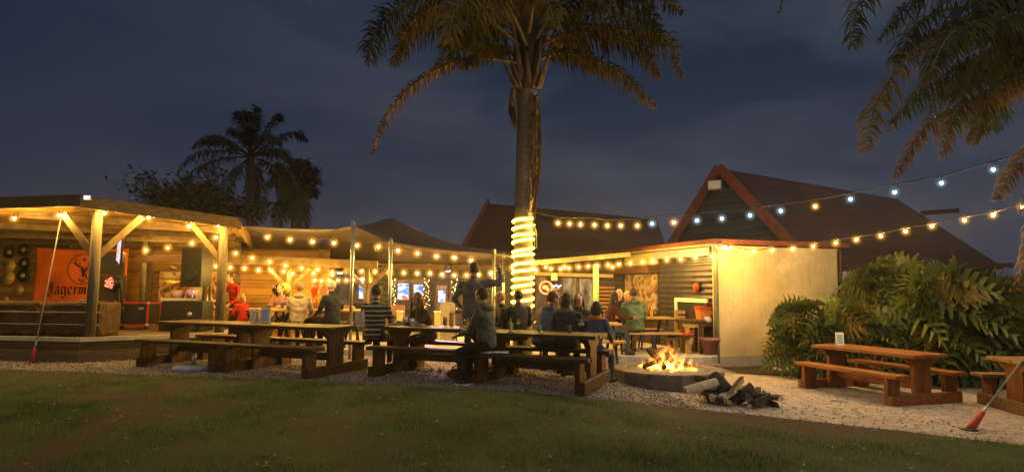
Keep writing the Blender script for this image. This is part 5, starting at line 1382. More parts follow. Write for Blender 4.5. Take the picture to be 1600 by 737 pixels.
# split firewood heaped on the gravel
M_cut = mat('cut_wood', (0.70, 0.53, 0.34), (0.44, 0.32, 0.19), rough=0.8, scale=4, stretch=(6, 6, 1.5), bump=0.3, var=0.25)
M_bark = mat('bark', (0.075, 0.055, 0.040), (0.035, 0.026, 0.02), rough=0.95, scale=9, bump=0.9)
LOGS = [((1070, 610), (1120, 596), 0.066, 'c', 'long pale split log jutting out at the left of the firewood heap'), ((1089, 600), (1116, 622), 0.07, 'c', 'pale split log leaning down towards the lawn in front of the heap'),
        ((1112, 588), (1136, 612), 0.12, 'b', 'thick dark barked log on top of the firewood heap'), ((1128, 622), (1152, 604), 0.08, 'c', 'mid-brown split log under the dark barked one'),
        ((1143, 612), (1158, 592), 0.07, 'c', 'short upright pale wedge of firewood in the middle of the heap'), ((1146, 628), (1174, 606), 0.10, 'c', 'broad pale split log at the front of the heap'),
        ((1128, 600), (1160, 612), 0.07, 'b', 'dark split log behind the upright wedge'), ((1165, 608), (1186, 622), 0.08, 'b', 'dark log at the right shoulder of the heap'),
        ((1176, 630), (1198, 622), 0.08, 'b', 'dark chunk lying right of the broad pale log'), ((1191, 617), (1204, 620), 0.055, 'c', 'small pale chip on the right of the heap'),
        ((1204, 620), (1220, 622), 0.06, 'c', 'small pale block furthest right, near the sandy path'), ((1100, 612), (1130, 626), 0.07, 'b', 'dark split log low at the front of the heap'),
        ((1170, 634), (1182, 632), 0.05, 'c', 'tiny pale offcut on the gravel before the heap'), ((1108, 596), (1086, 590), 0.06, 'c', 'pale stick resting against the fire pit side of the heap'), ((1192, 628), (1214, 632), 0.06, 'b', 'thin dark log flat on the gravel at the right')]
for k, (a, b2, r, ty, lab) in enumerate(LOGS):
    pa, pb = G(*a), G(*b2)
    Yc = 9.0 + 0.10 * ((k * 3) % 4 - 1.5)
    pa, pb = P(a[0], a[1], Yc - 0.12 if a[1] > b2[1] else Yc + 0.15), P(b2[0], b2[1], Yc + 0.15 if a[1] > b2[1] else Yc - 0.12)
    for p in (pa, pb): p.z = max(p.z, ground_z(p.x) + r * 0.5)
    t = thing('firewood_log', lab, 'firewood', (pa + pb) / 2, group='split firewood heaped beside the fire pit')
    m_ = MB(); log_piece(m_, pa - (pa + pb) / 2, pb - (pa + pb) / 2, r * 1.3, 6, rr)
    mb2 = m_.build('wood', [M_cut if ty == 'c' else M_bark, M_bark if ty == 'b' or k % 3 else M_cut], t, recalc=True)
# the rest of the heap
hr_ = random.Random(31)
for k in range(16):
    px = 1105 + hr_.uniform(0, 88); top_ = 594 + abs(px - 1132) * 0.30
    py = hr_.uniform(top_ + 4, 624); a_ = hr_.uniform(0, 6.28); r_ = hr_.uniform(0.07, 0.115)
    c_ = P(px, py, 9.25 - (py - 600) * 0.012 + hr_.uniform(-.06, .10)); c_.z = max(c_.z, ground_z(c_.x) + r_ * 0.6)
    h_ = Vector((math.cos(a_), math.sin(a_), hr_.uniform(-.45, .45))) * hr_.uniform(0.13, 0.20)
    t = thing('firewood_log', 'split log wedged inside the firewood heap beside the fire pit', 'firewood', c_, group='split firewood heaped beside the fire pit')
    m_ = MB(); log_piece(m_, -h_, h_, r_, 6, hr_); m_.build('wood', [M_cut if k % 5 < 3 else M_bark, M_bark], t, recalc=True)
# ------------------------------------------------------------------ people
def cloth(name, c, rough=0.85, bump=0.5):
    return mat('cloth_' + name, c, tuple(x * 0.45 for x in c), rough=rough, scale=6, bump=bump, bscale=9, spec=0.15)
def striped():
    m = bpy.data.materials.new('striped_knit'); n, l = nodes_of(m); b = n['Principled BSDF']; b.inputs['Roughness'].default_value = 0.9
    tc = n.new('ShaderNodeTexCoord'); sp = n.new('ShaderNodeSeparateXYZ'); l.new(tc.outputs['Object'], sp.inputs[0])
    nz = n.new('ShaderNodeTexNoise'); nz.inputs['Scale'].default_value = 6; l.new(tc.outputs['Object'], nz.inputs['Vector'])
    ma = n.new('ShaderNodeMath'); ma.operation = 'MULTIPLY_ADD'; ma.inputs[1].default_value = 0.03; l.new(nz.outputs['Fac'], ma.inputs[0]); l.new(sp.outputs[2], ma.inputs[2])
    dv = n.new('ShaderNodeMath'); dv.operation = 'DIVIDE'; dv.inputs[1].default_value = 0.078; l.new(ma.outputs[0], dv.inputs[0])
    fr_ = n.new('ShaderNodeMath'); fr_.operation = 'FRACT'; l.new(dv.outputs[0], fr_.inputs[0])
    gt = n.new('ShaderNodeMath'); gt.operation = 'GREATER_THAN'; gt.inputs[1].default_value = 0.70; l.new(fr_.outputs[0], gt.inputs[0])
    mx = n.new('ShaderNodeMixRGB'); mx.inputs['Color1'].default_value = (0.018, 0.015, 0.014, 1); mx.inputs['Color2'].default_value = (0.36, 0.31, 0.25, 1)
    l.new(gt.outputs[0], mx.inputs['Fac']); l.new(mx.outputs[0], b.inputs['Base Color'])
    return m
M_skin = mat('skin', (0.46, 0.26, 0.17), (0.38, 0.205, 0.13), rough=0.6, scale=8, spec=0.3)
M_skin2 = mat('skin_fair', (0.56, 0.34, 0.25), (0.47, 0.27, 0.19), rough=0.6, scale=8, spec=0.3)
M_eye = mat('eye_dark', (0.02, 0.015, 0.012), rough=0.2)
M_lip = mat('lip', (0.30, 0.11, 0.09), rough=0.5)
def hair_mat(name, c): return mat('hair_' + name, c, tuple(x * 0.45 for x in c), rough=0.6, scale=22, stretch=(3, 3, .5), bump=0.8)
H_DARK = hair_mat('dark', (0.030, 0.020, 0.014)); H_BROWN = hair_mat('brown', (0.085, 0.048, 0.025)); H_BLOND = hair_mat('blond', (0.42, 0.28, 0.12)); H_WHITE = hair_mat('white', (0.62, 0.58, 0.52)); H_RED = hair_mat('auburn', (0.16, 0.060, 0.025))
def shoe_mat(): return mat('shoe_dark', (0.020, 0.020, 0.024), rough=0.6)

def person(label, loc, rz, top, bottom, hair, pose='sit', height=1.74, lean=0.0, head=(0, 0), hands=None, feet=None, seat=0.47,
           skin=None, hairstyle='short', shoe=None, shorts=False, bulk=1.0, hood=None, scarf=None, coat=0.0, twist=0.0, collar=None, sole=None, group='people at the tables'):
    s = height / 1.75; skin = skin or M_skin; shoe = shoe or shoe_mat()
    X, Yv, Z = Vector((1, 0, 0)), Vector((0, 1, 0)), Vector((0, 0, 1))
    la = R(lean); up = Vector((0, math.sin(la), math.cos(la))); fw = Vector((0, math.cos(la), -math.sin(la)))
    pel = Vector((0, 0, 0.95 * s)) if pose == 'stand' else Vector((0, 0, seat + 0.10 * s))
    tw = Matrix.Rotation(R(twist), 3, up)
    sx = tw @ X; fwd = tw @ fw
    neck = pel + up * 0.53 * s
    shl = [pel + up * 0.475 * s + sx * (k * 0.185 * s * (0.94 + 0.06 * bulk)) for k in (-1, 1)]
    hup = (up * 0.45 + Z * 0.55).normalized()
    hm_ = Matrix.Rotation(R(head[0]) + R(twist), 3, 'Z') @ Matrix.Rotation(-R(head[1]), 3, 'X')
    hc = neck + hup * 0.155 * s + Vector((0, math.sin(la), 0)) * 0.02 + hm_ @ Vector((0, 0.02, 0.02)) * s
    hips = [pel + X * (k * 0.095 * s) - up * 0.02 for k in (-1, 1)]
    b = MB(); segs = []
    def seg(p0, p1, r0, r1, m): segs.append((p0, p1, r0, r1, m))
    def limb(pts, rads, m, n=10):
        b.tube(pts, rads, n)
        for i in range(len(pts) - 1): seg(Vector(pts[i]), Vector(pts[i + 1]), *( (r if not hasattr(r, '__len__') else min(r)) for r in (rads[i], rads[i + 1])), m)
    # trunk
    q = bulk
    prof = [(-0.10, .120, .095), (-0.05, .150 * q, .118 * q), (0.04, .162 * q, .128 * q), (0.14, .156 * q, .124 * q), (0.26, .162 * q, .124 * q), (0.38, .186 * q, .124 * q), (0.45, .180 * q, .110 * q), (0.50, .125, .085), (0.545, .065, .062)]
    o_ = len(b.v); nn = 16
    for t, rx, ry in prof:
        c = pel + up * t * s - fwd * (0.015 * s if t > 0.2 else 0)
        f_ = min(1, max(0, t / 0.4)); ax_ = X.lerp(sx, f_); fy_ = fw.lerp(fwd, f_)
        for k in range(nn):
            a = 2 * math.pi * k / nn; b.v.append(tuple(c + ax_ * rx * s * math.cos(a) + fy_ * ry * s * math.sin(a)))
    for i in range(len(prof) - 1):
        for k in range(nn):
            a, c = o_ + i * nn + k, o_ + i * nn + (k + 1) % nn; b.face((a, c, c + nn, a + nn))
    b.face([o_ + k for k in reversed(range(nn))]); b.face([o_ + (len(prof) - 1) * nn + k for k in range(nn)])
    seg(pel + up * (0.02 if not coat else -0.06), pel + up * 0.46 * s, 0.150 * s * q, 0.150 * s * q, 1); seg(pel - up * 0.12 * s, pel - up * 0.06 * s, 0.13 * s, 0.14 * s, 2)
    # neck and head
    limb([neck - up * 0.03, neck + (hc - neck) * 0.55], [0.062 * s, 0.056 * s], 0)
    hr = (0.076 * s, 0.096 * s, 0.112 * s)
    b.ball(hc + hm_ @ Vector((0, 0, 0.015 * s)), hr, 18, 12, rot=hm_)
    b.ball(hc + hm_ @ Vector((0, 0.032 * s, -0.065 * s)), (0.054 * s, 0.058 * s, 0.052 * s), 12, 8, rot=hm_)       # jaw
    b.ball(hc + hm_ @ Vector((0, 0.098 * s, -0.018 * s)), (0.014 * s, 0.022 * s, 0.026 * s), 8, 6, rot=hm_)        # nose
    b.ball(hc + hm_ @ Vector((0, 0.080 * s, 0.030 * s)), (0.055 * s, 0.018 * s, 0.012 * s), 10, 6, rot=hm_)        # brow
    for k in (-1, 1):
        b.ball(hc + hm_ @ Vector((k * 0.078 * s, -0.005 * s, -0.008 * s)), (0.013 * s, 0.026 * s, 0.034 * s), 8, 6, rot=hm_)  # ears
    seg(hc + hm_ @ Vector((0, 0, -0.07 * s)), hc + hm_ @ Vector((0, 0, 0.06 * s)), 0.085 * s, 0.09 * s, 0)
    # arms: two-bone reach
    hands = hands or ([(-0.16, 0.30, -0.36), (0.16, 0.30, -0.36)] if pose == 'sit' else [(-0.26, 0.08, -0.62), (0.26, 0.08, -0.62)])
    fing = []
    for k, sh_, tg in ((-1, shl[0], hands[0]), (1, shl[1], hands[1])):
        tgt = pel + up * 0.475 * s + tw @ (Vector(tg) * s)
        l1, l2 = 0.29 * s, 0.265 * s
        d = tgt - sh_; dist = min(d.length, (l1 + l2) * 0.985); dn = d.normalized(); tgt = sh_ + dn * dist
        a = (l1 * l1 - l2 * l2 + dist * dist) / (2 * dist); h_ = math.sqrt(max(0, l1 * l1 - a * a))
        pole = (Vector((k * 0.55, -0.35, -1.0))); pole = (pole - dn * pole.dot(dn)).normalized()
        el = sh_ + dn * a + pole * h_
        limb([sh_ - sx * k * 0.05 * s, sh_, sh_.lerp(el, .5), el], [0.06 * s, 0.066 * s * q, 0.058 * s * q, 0.048 * s * q], 1)
        limb([el, el.lerp(tgt, .45), tgt], [0.048 * s * q, 0.046 * s * q, 0.034 * s], 1)
        hd = (tgt - el).normalized()
        hd = (hd + Vector((0, 0.25, -0.1))).normalized()
        side = hd.cross(Z); side = side.normalized() if side.length > .1 else X
        nrm = side.cross(hd).normalized()
        pc_ = tgt + hd * 0.055 * s
        b.tube([tgt - hd * 0.01, tgt + hd * 0.03 * s, tgt + hd * 0.09 * s], [(0.026 * s, 0.020 * s), (0.038 * s, 0.018 * s), (0.040 * s, 0.014 * s)], 10, upv=tuple(nrm))
        seg(tgt + hd * 0.02 * s, tgt + hd * 0.09 * s, 0.034 * s, 0.034 * s, 0)
        fing.append((tgt, hd, side, nrm, k))
    # legs
    if feet is None:
        feet = [(-0.11, 0.44 * s, 0.0), (0.11, 0.44 * s, 0.0)] if pose == 'sit' else [(-0.11, 0.0, 0.0), (0.12, 0.05, 0.0)]
    for k, hp, ft in ((-1, hips[0], feet[0]), (1, hips[1], feet[1])):
        an_ = Vector(ft) + Vector((0, 0, 0.085 * s))
        l1, l2 = 0.435 * s, 0.42 * s
        d = an_ - hp; dist = min(d.length, (l1 + l2) * 0.992); dn = d.normalized(); an_ = hp + dn * dist
        a = (l1 * l1 - l2 * l2 + dist * dist) / (2 * dist); h_ = math.sqrt(max(0, l1 * l1 - a * a))
        pole = Vector((k * 0.12, 1.0, 0.35)); pole = (pole - dn * pole.dot(dn)).normalized()
        kn = hp + dn * a + pole * h_
        limb([hp, hp.lerp(kn, .5), kn], [0.096 * s, 0.082 * s, 0.062 * s], 2)
        limb([kn, kn.lerp(an_, .35), an_], [0.062 * s, 0.060 * s, 0.040 * s], 0 if shorts else 2)
        td = Vector((ft[0] * 0.4, 1, 0)); td = (Vector((k * 0.12, 1, 0))).normalized()
        az = an_.z - 0.045 * s
        hl, to = Vector((an_.x, an_.y, az)) - td * 0.05 * s, Vector((an_.x, an_.y, az - 0.008)) + td * 0.17 * s
        b.tube([hl, hl.lerp(to, .45), to], [(0.036 * s, 0.042 * s), (0.042 * s, 0.045 * s), (0.034 * s, 0.030 * s)], 10)
        seg(hl, to, 0.042 * s, 0.036 * s, 3)
        b.tube([an_ + Vector((0, 0, 0.03)), Vector((an_.x, an_.y, az))], [0.040 * s, 0.042 * s], 8)
    me = b.mesh('person_base', M_skin, recalc=True)
    tmp = bpy.data.objects.new('tmp_person', me); COL.objects.link(tmp)
    rm = tmp.modifiers.new('r', 'REMESH'); rm.mode = 'VOXEL'; rm.voxel_size = 0.013
    smo = tmp.modifiers.new('s', 'SMOOTH'); smo.factor = 0.5; smo.iterations = 3
    dg = bpy.context.evaluated_depsgraph_get(); ev = tmp.evaluated_get(dg)
    m2 = bpy.data.meshes.new_from_object(ev)
    bpy.data.objects.remove(tmp); bpy.data.meshes.remove(me)
    nv, nf = len(m2.vertices), len(m2.polygons)
    co = np.empty(nv * 3); m2.vertices.foreach_get('co', co); co = co.reshape(-1, 3)
    fi = np.empty(nf * 4, int) if False else None
    cen_ = np.empty(nf * 3); m2.polygons.foreach_get('center', cen_); cen_ = cen_.reshape(-1, 3)
    best = np.full(nf, 1e9); mi = np.zeros(nf, int)
    for p0, p1, r0, r1, m in segs:
        p0n, p1n = np.array(p0), np.array(p1); d = p1n - p0n; L2 = max(1e-9, d @ d)
        t = np.clip(((cen_ - p0n) @ d) / L2, 0, 1); dist = np.linalg.norm(cen_ - (p0n + t[:, None] * d), axis=1) - (r0 + (r1 - r0) * t)
        w = dist < best; best[w] = dist[w]; mi[w] = m
    # cloth folds: small, irregular swelling
    nrmv = np.empty(nv * 3); m2.vertices.foreach_get('normal', nrmv); nrmv = nrmv.reshape(-1, 3)
    dsp = np.array([0.014 * mnoise.noise(Vector((p[0] * 9, p[1] * 9, p[2] * 15))) + 0.005 * mnoise.noise(Vector((p[0] * 26, p[1] * 26, p[2] * 15))) for p in co])
    hd_ = np.linalg.norm(co - np.array(hc), axis=1)
    dsp[hd_ < 0.15 * s] *= 0.1
    co = co + nrmv * dsp[:, None]
    quads = [tuple(p.vertices) for p in m2.polygons]
    bpy.data.meshes.remove(m2)
    out = MB(); out.v = [tuple(p) for p in co]; out.f = quads; out.m = [int(x) for x in mi]; out.s = [True] * nf
    # fingers
    for tgt, hd, side, nrm, k in fing:
        for j, (off, L, ang) in enumerate([(-0.030, 0.062, -.10), (-0.010, 0.074, -.03), (0.011, 0.070, .04), (0.030, 0.055, .12)]):
            p0 = tgt + hd * 0.085 * s + side * off * s; d1 = (hd + side * ang - nrm * 0.25).normalized(); d2 = (d1 - nrm * 0.75).normalized()
            out.tube([p0, p0 + d1 * L * .5 * s, p0 + (d1 * .5 + d2 * .5) * L * s], [0.0095 * s, 0.0088 * s, 0.006 * s], 6, m=0)
        p0 = tgt + hd * 0.03 * s - side * k * 0.030 * s; d1 = (hd * 0.7 - side * k * 0.75 - nrm * .2).normalized()
        out.tube([p0, p0 + d1 * 0.035 * s, p0 + d1 * 0.035 * s + (d1 + hd).normalized() * 0.03 * s], [0.012 * s, 0.0105 * s, 0.007 * s], 6, m=0)
    # eyes and mouth
    for k in (-1, 1):
        out.ball(hc + hm_ @ Vector((k * 0.031 * s, 0.084 * s, 0.008 * s)), (0.012 * s, 0.009 * s, 0.008 * s), 8, 6, m=4, rot=hm_)
    out.ball(hc + hm_ @ Vector((0, 0.088 * s, -0.060 * s)), (0.022 * s, 0.007 * s, 0.006 * s), 8, 6, m=5, rot=hm_)
    root = thing('person', label, 'person', loc, rz, group)
    out.build('body', [skin, top, bottom, shoe, M_eye, M_lip], root, recalc=False)
    # hair
    if hair is not None:
        h = MB()
        def H(p): return hc + hm_ @ (Vector(p) * s)
        h.ball(H((0, -0.016, 0.026)), (0.087 * s, 0.100 * s, 0.107 * s), 22, 16, rot=hm_)
        if hairstyle in ('long', 'bob'):
            ln = 0.34 if hairstyle == 'long' else 0.17
            nseg = 9
            pts = [H((0, -0.02, 0.02)) + (-Z * ln * t / (nseg - 1) * s) - hm_ @ Yv * (0.035 + 0.05 * math.sin(t / (nseg - 1) * 1.5)) * s for t in range(nseg)]
            h.tube(pts, [((0.092 + 0.012 * math.sin(t * .6)) * s * (1 - 0.35 * (t / (nseg - 1)) ** 3), 0.070 * s * (1 - 0.45 * t / (nseg - 1))) for t in range(nseg)], 18, upv=tuple(hm_ @ Yv))
            for k in (-1, 1):
                pts = [H((k * 0.072, 0.02, 0.03)) + (-Z * ln * 0.95 * t / 6 * s) + hm_ @ Vector((k * 0.012 * t * .5, 0.004 * t, 0)) for t in range(7)]
                h.tube(pts, [(0.028 * s * (1 - 0.1 * t), 0.04 * s * (1 - 0.12 * t)) for t in range(7)], 8)
        h.v = [tuple(Vector(p) + (Vector(p) - hc).normalized() * (0.007 * mnoise.noise((p[0] * 30, p[1] * 30, p[2] * 8)) + 0.006 * mnoise.noise((p[0] * 60, p[1] * 60, p[2] * 20)))) for p in h.v]
        if hairstyle == 'short':
            # keep the face and nape clear
            inv = hm_.transposed()
            def keepv(p):
                l_ = inv @ (Vector(p) - hc) / s
                return Vector(p) if not (l_.z < -0.045) else hc + hm_ @ (Vector((l_.x * 0.86, l_.y * 0.86, l_.z)) * s)
            h.v = [tuple(keepv(p)) for p in h.v]
        h.build('hair', hair, root, recalc=False)
    if hood:
        h = MB(); c = neck - fwd * 0.055 * s + up * 0.0
        pts = [c + tw @ Vector((math.cos(a) * 0.105 * s, math.sin(a) * 0.075 * s + 0.02 * s, 0.012 * math.sin(a) * s)) for a in np.linspace(-0.15 - math.pi, 0.15, 13)]
        h.tube(pts, [0.022 * s + 0.030 * s * math.sin(math.pi * i / 12) for i in range(13)], 10); h.build('hood', hood, root)
    if scarf:
        h = MB(); pts = [neck + up * 0.012 + tw @ Vector((math.cos(a) * 0.085 * s, math.sin(a) * 0.08 * s, 0.01 * math.sin(3 * a) * s)) for a in np.linspace(0, 6.283, 17)]
        h.tube(pts, 0.036 * s, 10)
        h.tube([neck + fwd * 0.08 * s, neck + fwd * 0.135 * s - up * 0.16 * s + sx * 0.03, neck + fwd * 0.135 * s - up * 0.34 * s + sx * 0.04], [(0.05, 0.03), (0.075, 0.025), (0.08, 0.02)], 10, upv=tuple(fwd)); h.build('scarf', scarf, root)
    if sole:
        for k, ft in enumerate(feet):
            h = MB(); h.tube([Vector((ft[0], ft[1] - 0.055, 0.014)), Vector((ft[0] + (k * 2 - 1) * 0.006, ft[1] + 0.06, 0.014)), Vector((ft[0] + (k * 2 - 1) * 0.02, ft[1] + 0.18, 0.014))], [(0.046 * s, 0.014), (0.050 * s, 0.014), (0.042 * s, 0.014)], 10); h.build('shoe_sole', sole, root)
    return root

C = cloth
NAVY = C('navy', (0.020, 0.026, 0.055)); JEANS = C('jeans', (0.055, 0.085, 0.150)); DARK = C('black', (0.016, 0.015, 0.016)); GREYJ = C('grey', (0.170, 0.160, 0.165))
OLIVE = C('olive', (0.120, 0.125, 0.085)); GREEN = C('green', (0.125, 0.190, 0.115)); CREAM = C('cream', (0.58, 0.48, 0.32)); REDC = C('red', (0.46, 0.028, 0.020)); BLUE = C('blue', (0.090, 0.150, 0.300))
SLATE = C('slate', (0.165, 0.185, 0.235)); KHAKI = C('khaki', (0.20, 0.14, 0.085)); BROWN = C('brown', (0.075, 0.045, 0.030)); ORANGE = C('orange', (0.62, 0.24, 0.035)); DENIM = C('denim_jacket', (0.075, 0.110, 0.190)); CHAR = C('charcoal', (0.040, 0.037, 0.042)); MAROON = C('maroon', (0.075, 0.022, 0.020)); PINK = C('pink', (0.42, 0.22, 0.20)); TAN = C('tan', (0.30, 0.22, 0.15))

fa = TA                       # facing away from the camera, square to the tables
seat_z = 0.0
def far_bench(A, t, extra=0.0): 
    q = row_pt(A, t, 1.24 + extra); q.z = ground_z(q.x); return q
# standing man beside the gap between the two right-hand tables
q = Vector((P(738, 590, 10.75).x, 10.72, 0.0))
person('man standing in loose grey top with one arm raised to the tent pole', q, R(-12), GREYJ, KHAKI, H_DARK, 'stand', 1.78, lean=3, head=(10, 4),
       hands=[(-0.24, 0.14, -0.40), (0.40, 0.14, 0.26)], feet=[(-0.09, 0.0, 0), (0.14, -0.02, 0)], bulk=1.12, shorts=False, skin=M_skin, sole=M_white)
person('man in black and cream striped jumper seated with his back turned', far_bench(A1, -0.30), fa + R(12), striped(), DARK, H_DARK, 'sit', 1.80, lean=6, head=(4, 0),
       hands=[(-0.20, 0.34, -0.36), (0.20, 0.34, -0.36)], bulk=1.10)
person('woman with long auburn hair leaning over her cup at the dark table', far_bench(A2, 3.05, 0.0), fa + R(150), BROWN, DARK, H_RED, 'sit', 1.66, lean=26, head=(20, -6),
       hands=[(-0.12, 0.36, -0.20), (0.16, 0.38, -0.20)], hairstyle='long', skin=M_skin2, scarf=None)
qn = row_pt(A2, 1.40, 0.0); qn.z = ground_z(qn.x)
person('man in olive hooded top astride the near bench, looking left, white-soled trainers', qn, fa + R(92), OLIVE, DARK, H_BROWN, 'sit', 1.74, lean=8, head=(-14, -2),
       hands=[(-0.10, 0.34, -0.34), (0.20, 0.32, -0.24)], feet=[(-0.27, 0.20, 0.0), (0.27, 0.36, 0.0)], hood=OLIVE, bulk=1.08, skin=M_skin2, sole=M_white)
q = P(793, 520, 11.6)
person('person with firelit tousled hair bent forward between the standing man and the palm', (q.x, 11.62, 0), R(100), CHAR, DARK, H_BLOND, 'sit', 1.62, lean=14, head=(0, -8), skin=M_skin2)
q = P(812, 520, 11.35)
person('person in dark jacket seated right in front of the palm trunk', (q.x, 11.3, 0), R(15), CHAR, DARK, H_DARK, 'sit', 1.66, lean=10, head=(0, 0))
person('hunched person in grey-blue jacket seated next to the wound palm', far_bench(A2, 1.02, 0.02), fa + R(-38), SLATE, JEANS, H_BROWN, 'sit', 1.76, lean=22, head=(-28, -4), hood=SLATE, bulk=1.18)
q = P(869, 520, 11.7)
person('person with cropped hair and light collar behind the woman in the dark coat', (q.x, 11.6, -0.05), R(165), TAN, DARK, H_BROWN, 'sit', 1.76, lean=10, head=(-20, 0), collar=1)
person('woman in dark coat with shoulder-length dark hair, seated with her back turned', far_bench(A2, 0.60, 0.0), fa + R(8), CHAR, DARK, H_DARK, 'sit', 1.74, lean=8, head=(-12, 0), hairstyle='bob', hood=GREYJ, bulk=1.14)
q = P(902, 520, 11.5)
person('dark-haired woman half hidden behind the woman in the dark coat', (q.x, 11.5, -0.05), R(190), CHAR, DARK, H_DARK, 'sit', 1.66, lean=8, hairstyle='long')
person('child in denim jacket with orange scarf at the end of the crowded bench', far_bench(A2, 0.14, 0.0), fa + R(-14), DENIM, JEANS, H_DARK, 'sit', 1.56, lean=10, head=(24, -4), hairstyle='bob', scarf=ORANGE, hood=ORANGE)
# by the steel-legged table
person('man in green jacket seated at the steel-legged table, seen from behind', (P(993, 520, 13.75).x, 13.78, -0.02), R(6), GREEN, KHAKI, H_BROWN, 'sit', 1.80, lean=10, head=(0, -4), bulk=1.22, hood=GREEN)
person('man in black jacket facing the camera across the steel-legged table', (P(966, 480, 15.1).x, 15.05, -0.02), R(176), DARK, DARK, None, 'sit', 1.76, lean=14, head=(14, -6), hands=[(-0.14, 0.36, -0.18), (0.16, 0.36, -0.18)], skin=M_skin2)
person('person in brown top with fair hair beside the man in the green jacket', (P(978, 480, 15.1).x + 0.05, 15.2, -0.02), R(170), TAN, DARK, H_BLOND, 'sit', 1.66, lean=14, head=(-20, -6), hands=[(-0.14, 0.36, -0.18), (0.16, 0.36, -0.18)])
person('woman in striped shirt with long dark hair left of the green-lit post', (P(950, 480, 13.6).x, 13.7, -0.02), R(-96), MAROON, JEANS, H_DARK, 'sit', 1.66, lean=16, head=(0, -6), hands=[(-0.10, 0.42, -0.22), (0.14, 0.42, -0.22)], hairstyle='long')
# terrace on the left
q = P(364, 520, 14.6)
person('man in red tracksuit top bending towards the child in red', (q.x, 14.75, 0.12), R(160), REDC, DARK, H_BROWN, 'stand', 1.56, lean=24, head=(-14, -18), hands=[(-0.2, 0.25, -0.42), (0.24, 0.3, -0.34)], skin=M_skin2)
q = P(376, 510, 13.9)
person('blond child in red top, seated in front of the man in red', (q.x, 14.0, 0.12), R(60), REDC, REDC, H_BLOND, 'sit', 1.30, lean=10, seat=0.42, head=(30, -4), skin=M_skin2, hairstyle='bob')
q = P(437, 510, 14.9)
person('person in patterned top eating at the table below the balloons', (q.x, 15.05, 0.12), R(178), PINK, DARK, H_BROWN, 'sit', 1.60, lean=16, head=(0, -14), hands=[(-0.14, 0.34, -0.2), (0.14, 0.34, -0.16)], skin=M_skin2)
q = P(467, 510, 13.3)
person('person in pale cream jumper seated with arms folded on the table', (q.x, 13.25, 0.12), R(4), CREAM, DARK, H_BLOND, 'sit', 1.66, lean=8, head=(0, -4), hood=CREAM, bulk=1.14)
q = P(488, 510, 13.2)
person('person in blue jacket with dark hair beside the white-haired man', (q.x - 0.02, 14.62, 0.12), R(176), BLUE, DARK, H_BROWN, 'sit', 1.64, lean=6, head=(0, -4), scarf=PINK, skin=M_skin2)
q = P(502, 510, 14.6)
person('person with fair hair and orange collar between blue jacket and white hair', (q.x + 0.02, 14.7, 0.12), R(150), ORANGE, DARK, H_BLOND, 'sit', 1.66, lean=6, head=(30, 0), skin=M_skin2)
q = P(518, 510, 13.25)
person('white-haired man in navy jumper turned towards his neighbours', (q.x, 13.3, 0.12), R(60), NAVY, DARK, H_WHITE, 'sit', 1.74, lean=4, head=(10, 0), bulk=1.12, skin=M_skin2)
# ------------------------------------------------------------------ glasses, cups, cards on the tables
def glassy(name, c, rough=0.05, tr=0.9):
    if name in MATS: return MATS[name]
    m = bpy.data.materials.new(name); n, l = nodes_of(m); b = n['Principled BSDF']
    b.inputs['Base Color'].default_value = (*c, 1); b.inputs['Roughness'].default_value = rough; b.inputs['IOR'].default_value = 1.3
    b.inputs['Transmission Weight'].default_value = tr
    MATS[name] = m; return m
def thin_glass():
    m = bpy.data.materials.new('clear_glass'); n, l = nodes_of(m); n.clear()
    out = n.new('ShaderNodeOutputMaterial'); tr = n.new('ShaderNodeBsdfTransparent'); gl = n.new('ShaderNodeBsdfGlossy'); gl.inputs['Roughness'].default_value = 0.05
    mx = n.new('ShaderNodeMixShader')
    tr.inputs[0].default_value = (0.93, 0.95, 0.92, 1)
    mx.inputs[0].default_value = 0.10; l.new(tr.outputs[0], mx.inputs[1]); l.new(gl.outputs[0], mx.inputs[2]); l.new(mx.outputs[0], out.inputs['Surface']); return m
M_glass = thin_glass(); M_beer = leaf_mat('beer', (0.90, 0.52, 0.07), (0.82, 0.45, 0.05), 0.1, trans=0.65); M_amber = leaf_mat('amber_drink', (0.70, 0.30, 0.04), (0.6, 0.22, 0.03), 0.1, trans=0.6); M_greend = leaf_mat('green_drink', (0.30, 0.52, 0.12), (0.24, 0.45, 0.10), 0.1, trans=0.6)
M_foam = mat('beer_foam', (0.80, 0.76, 0.62), rough=0.9); M_wine = leaf_mat('pale_wine', (0.85, 0.72, 0.35), (0.8, 0.66, 0.3), 0.1, trans=0.65)
def on_table(px, A, s): 
    """point of a table row's top seen at photo column px, s metres back from the near feet"""
    k = (px - 800) / FPX
    lo_, hi_ = -0.4, 4.2
    f = lambda t: (row_pt(A, t, s).x - k * row_pt(A, t, s).y)
    for _ in range(40):
        mid = (lo_ + hi_) / 2
        if f(mid) > 0: lo_ = mid
        else: hi_ = mid
    q = row_pt(A, lo_, s); q.z = 0.752 + (ground_z(q.x) if A is A2 and lo_ < 1.6 else 0.0) * 0 + (-0.03 if A is A2 and lo_ < 1.62 else 0.0); return q
def tumbler(label, loc, r, h, drink, fill=0.7, foam=0, flare=1.12, group='drinking glasses on the tables'):
    t = thing('drinking_glass', label, 'glass', loc, group=group)
    m_ = MB(); m_.lathe([(r * .9, 0.0), (r * .92, 0.004), (r * flare, h), (r * flare - .004, h), (r * .85, 0.012), (0, 0.012)], n=14); m_.build('glass', M_glass, t)
    if drink:
        rt = (r * .9 + (r * flare - r * .9) * fill) - 0.006
        m_ = MB(); m_.lathe([(r * .86 - .004, 0.014), (rt, h * fill), (0, h * fill)], n=14); m_.build('drink', drink, t)
        if foam: m_ = MB(); m_.lathe([(rt, h * fill + .001), (rt + .003, h * fill + foam), (0, h * fill + foam)], n=14); m_.build('foam', M_foam, t)
    return t
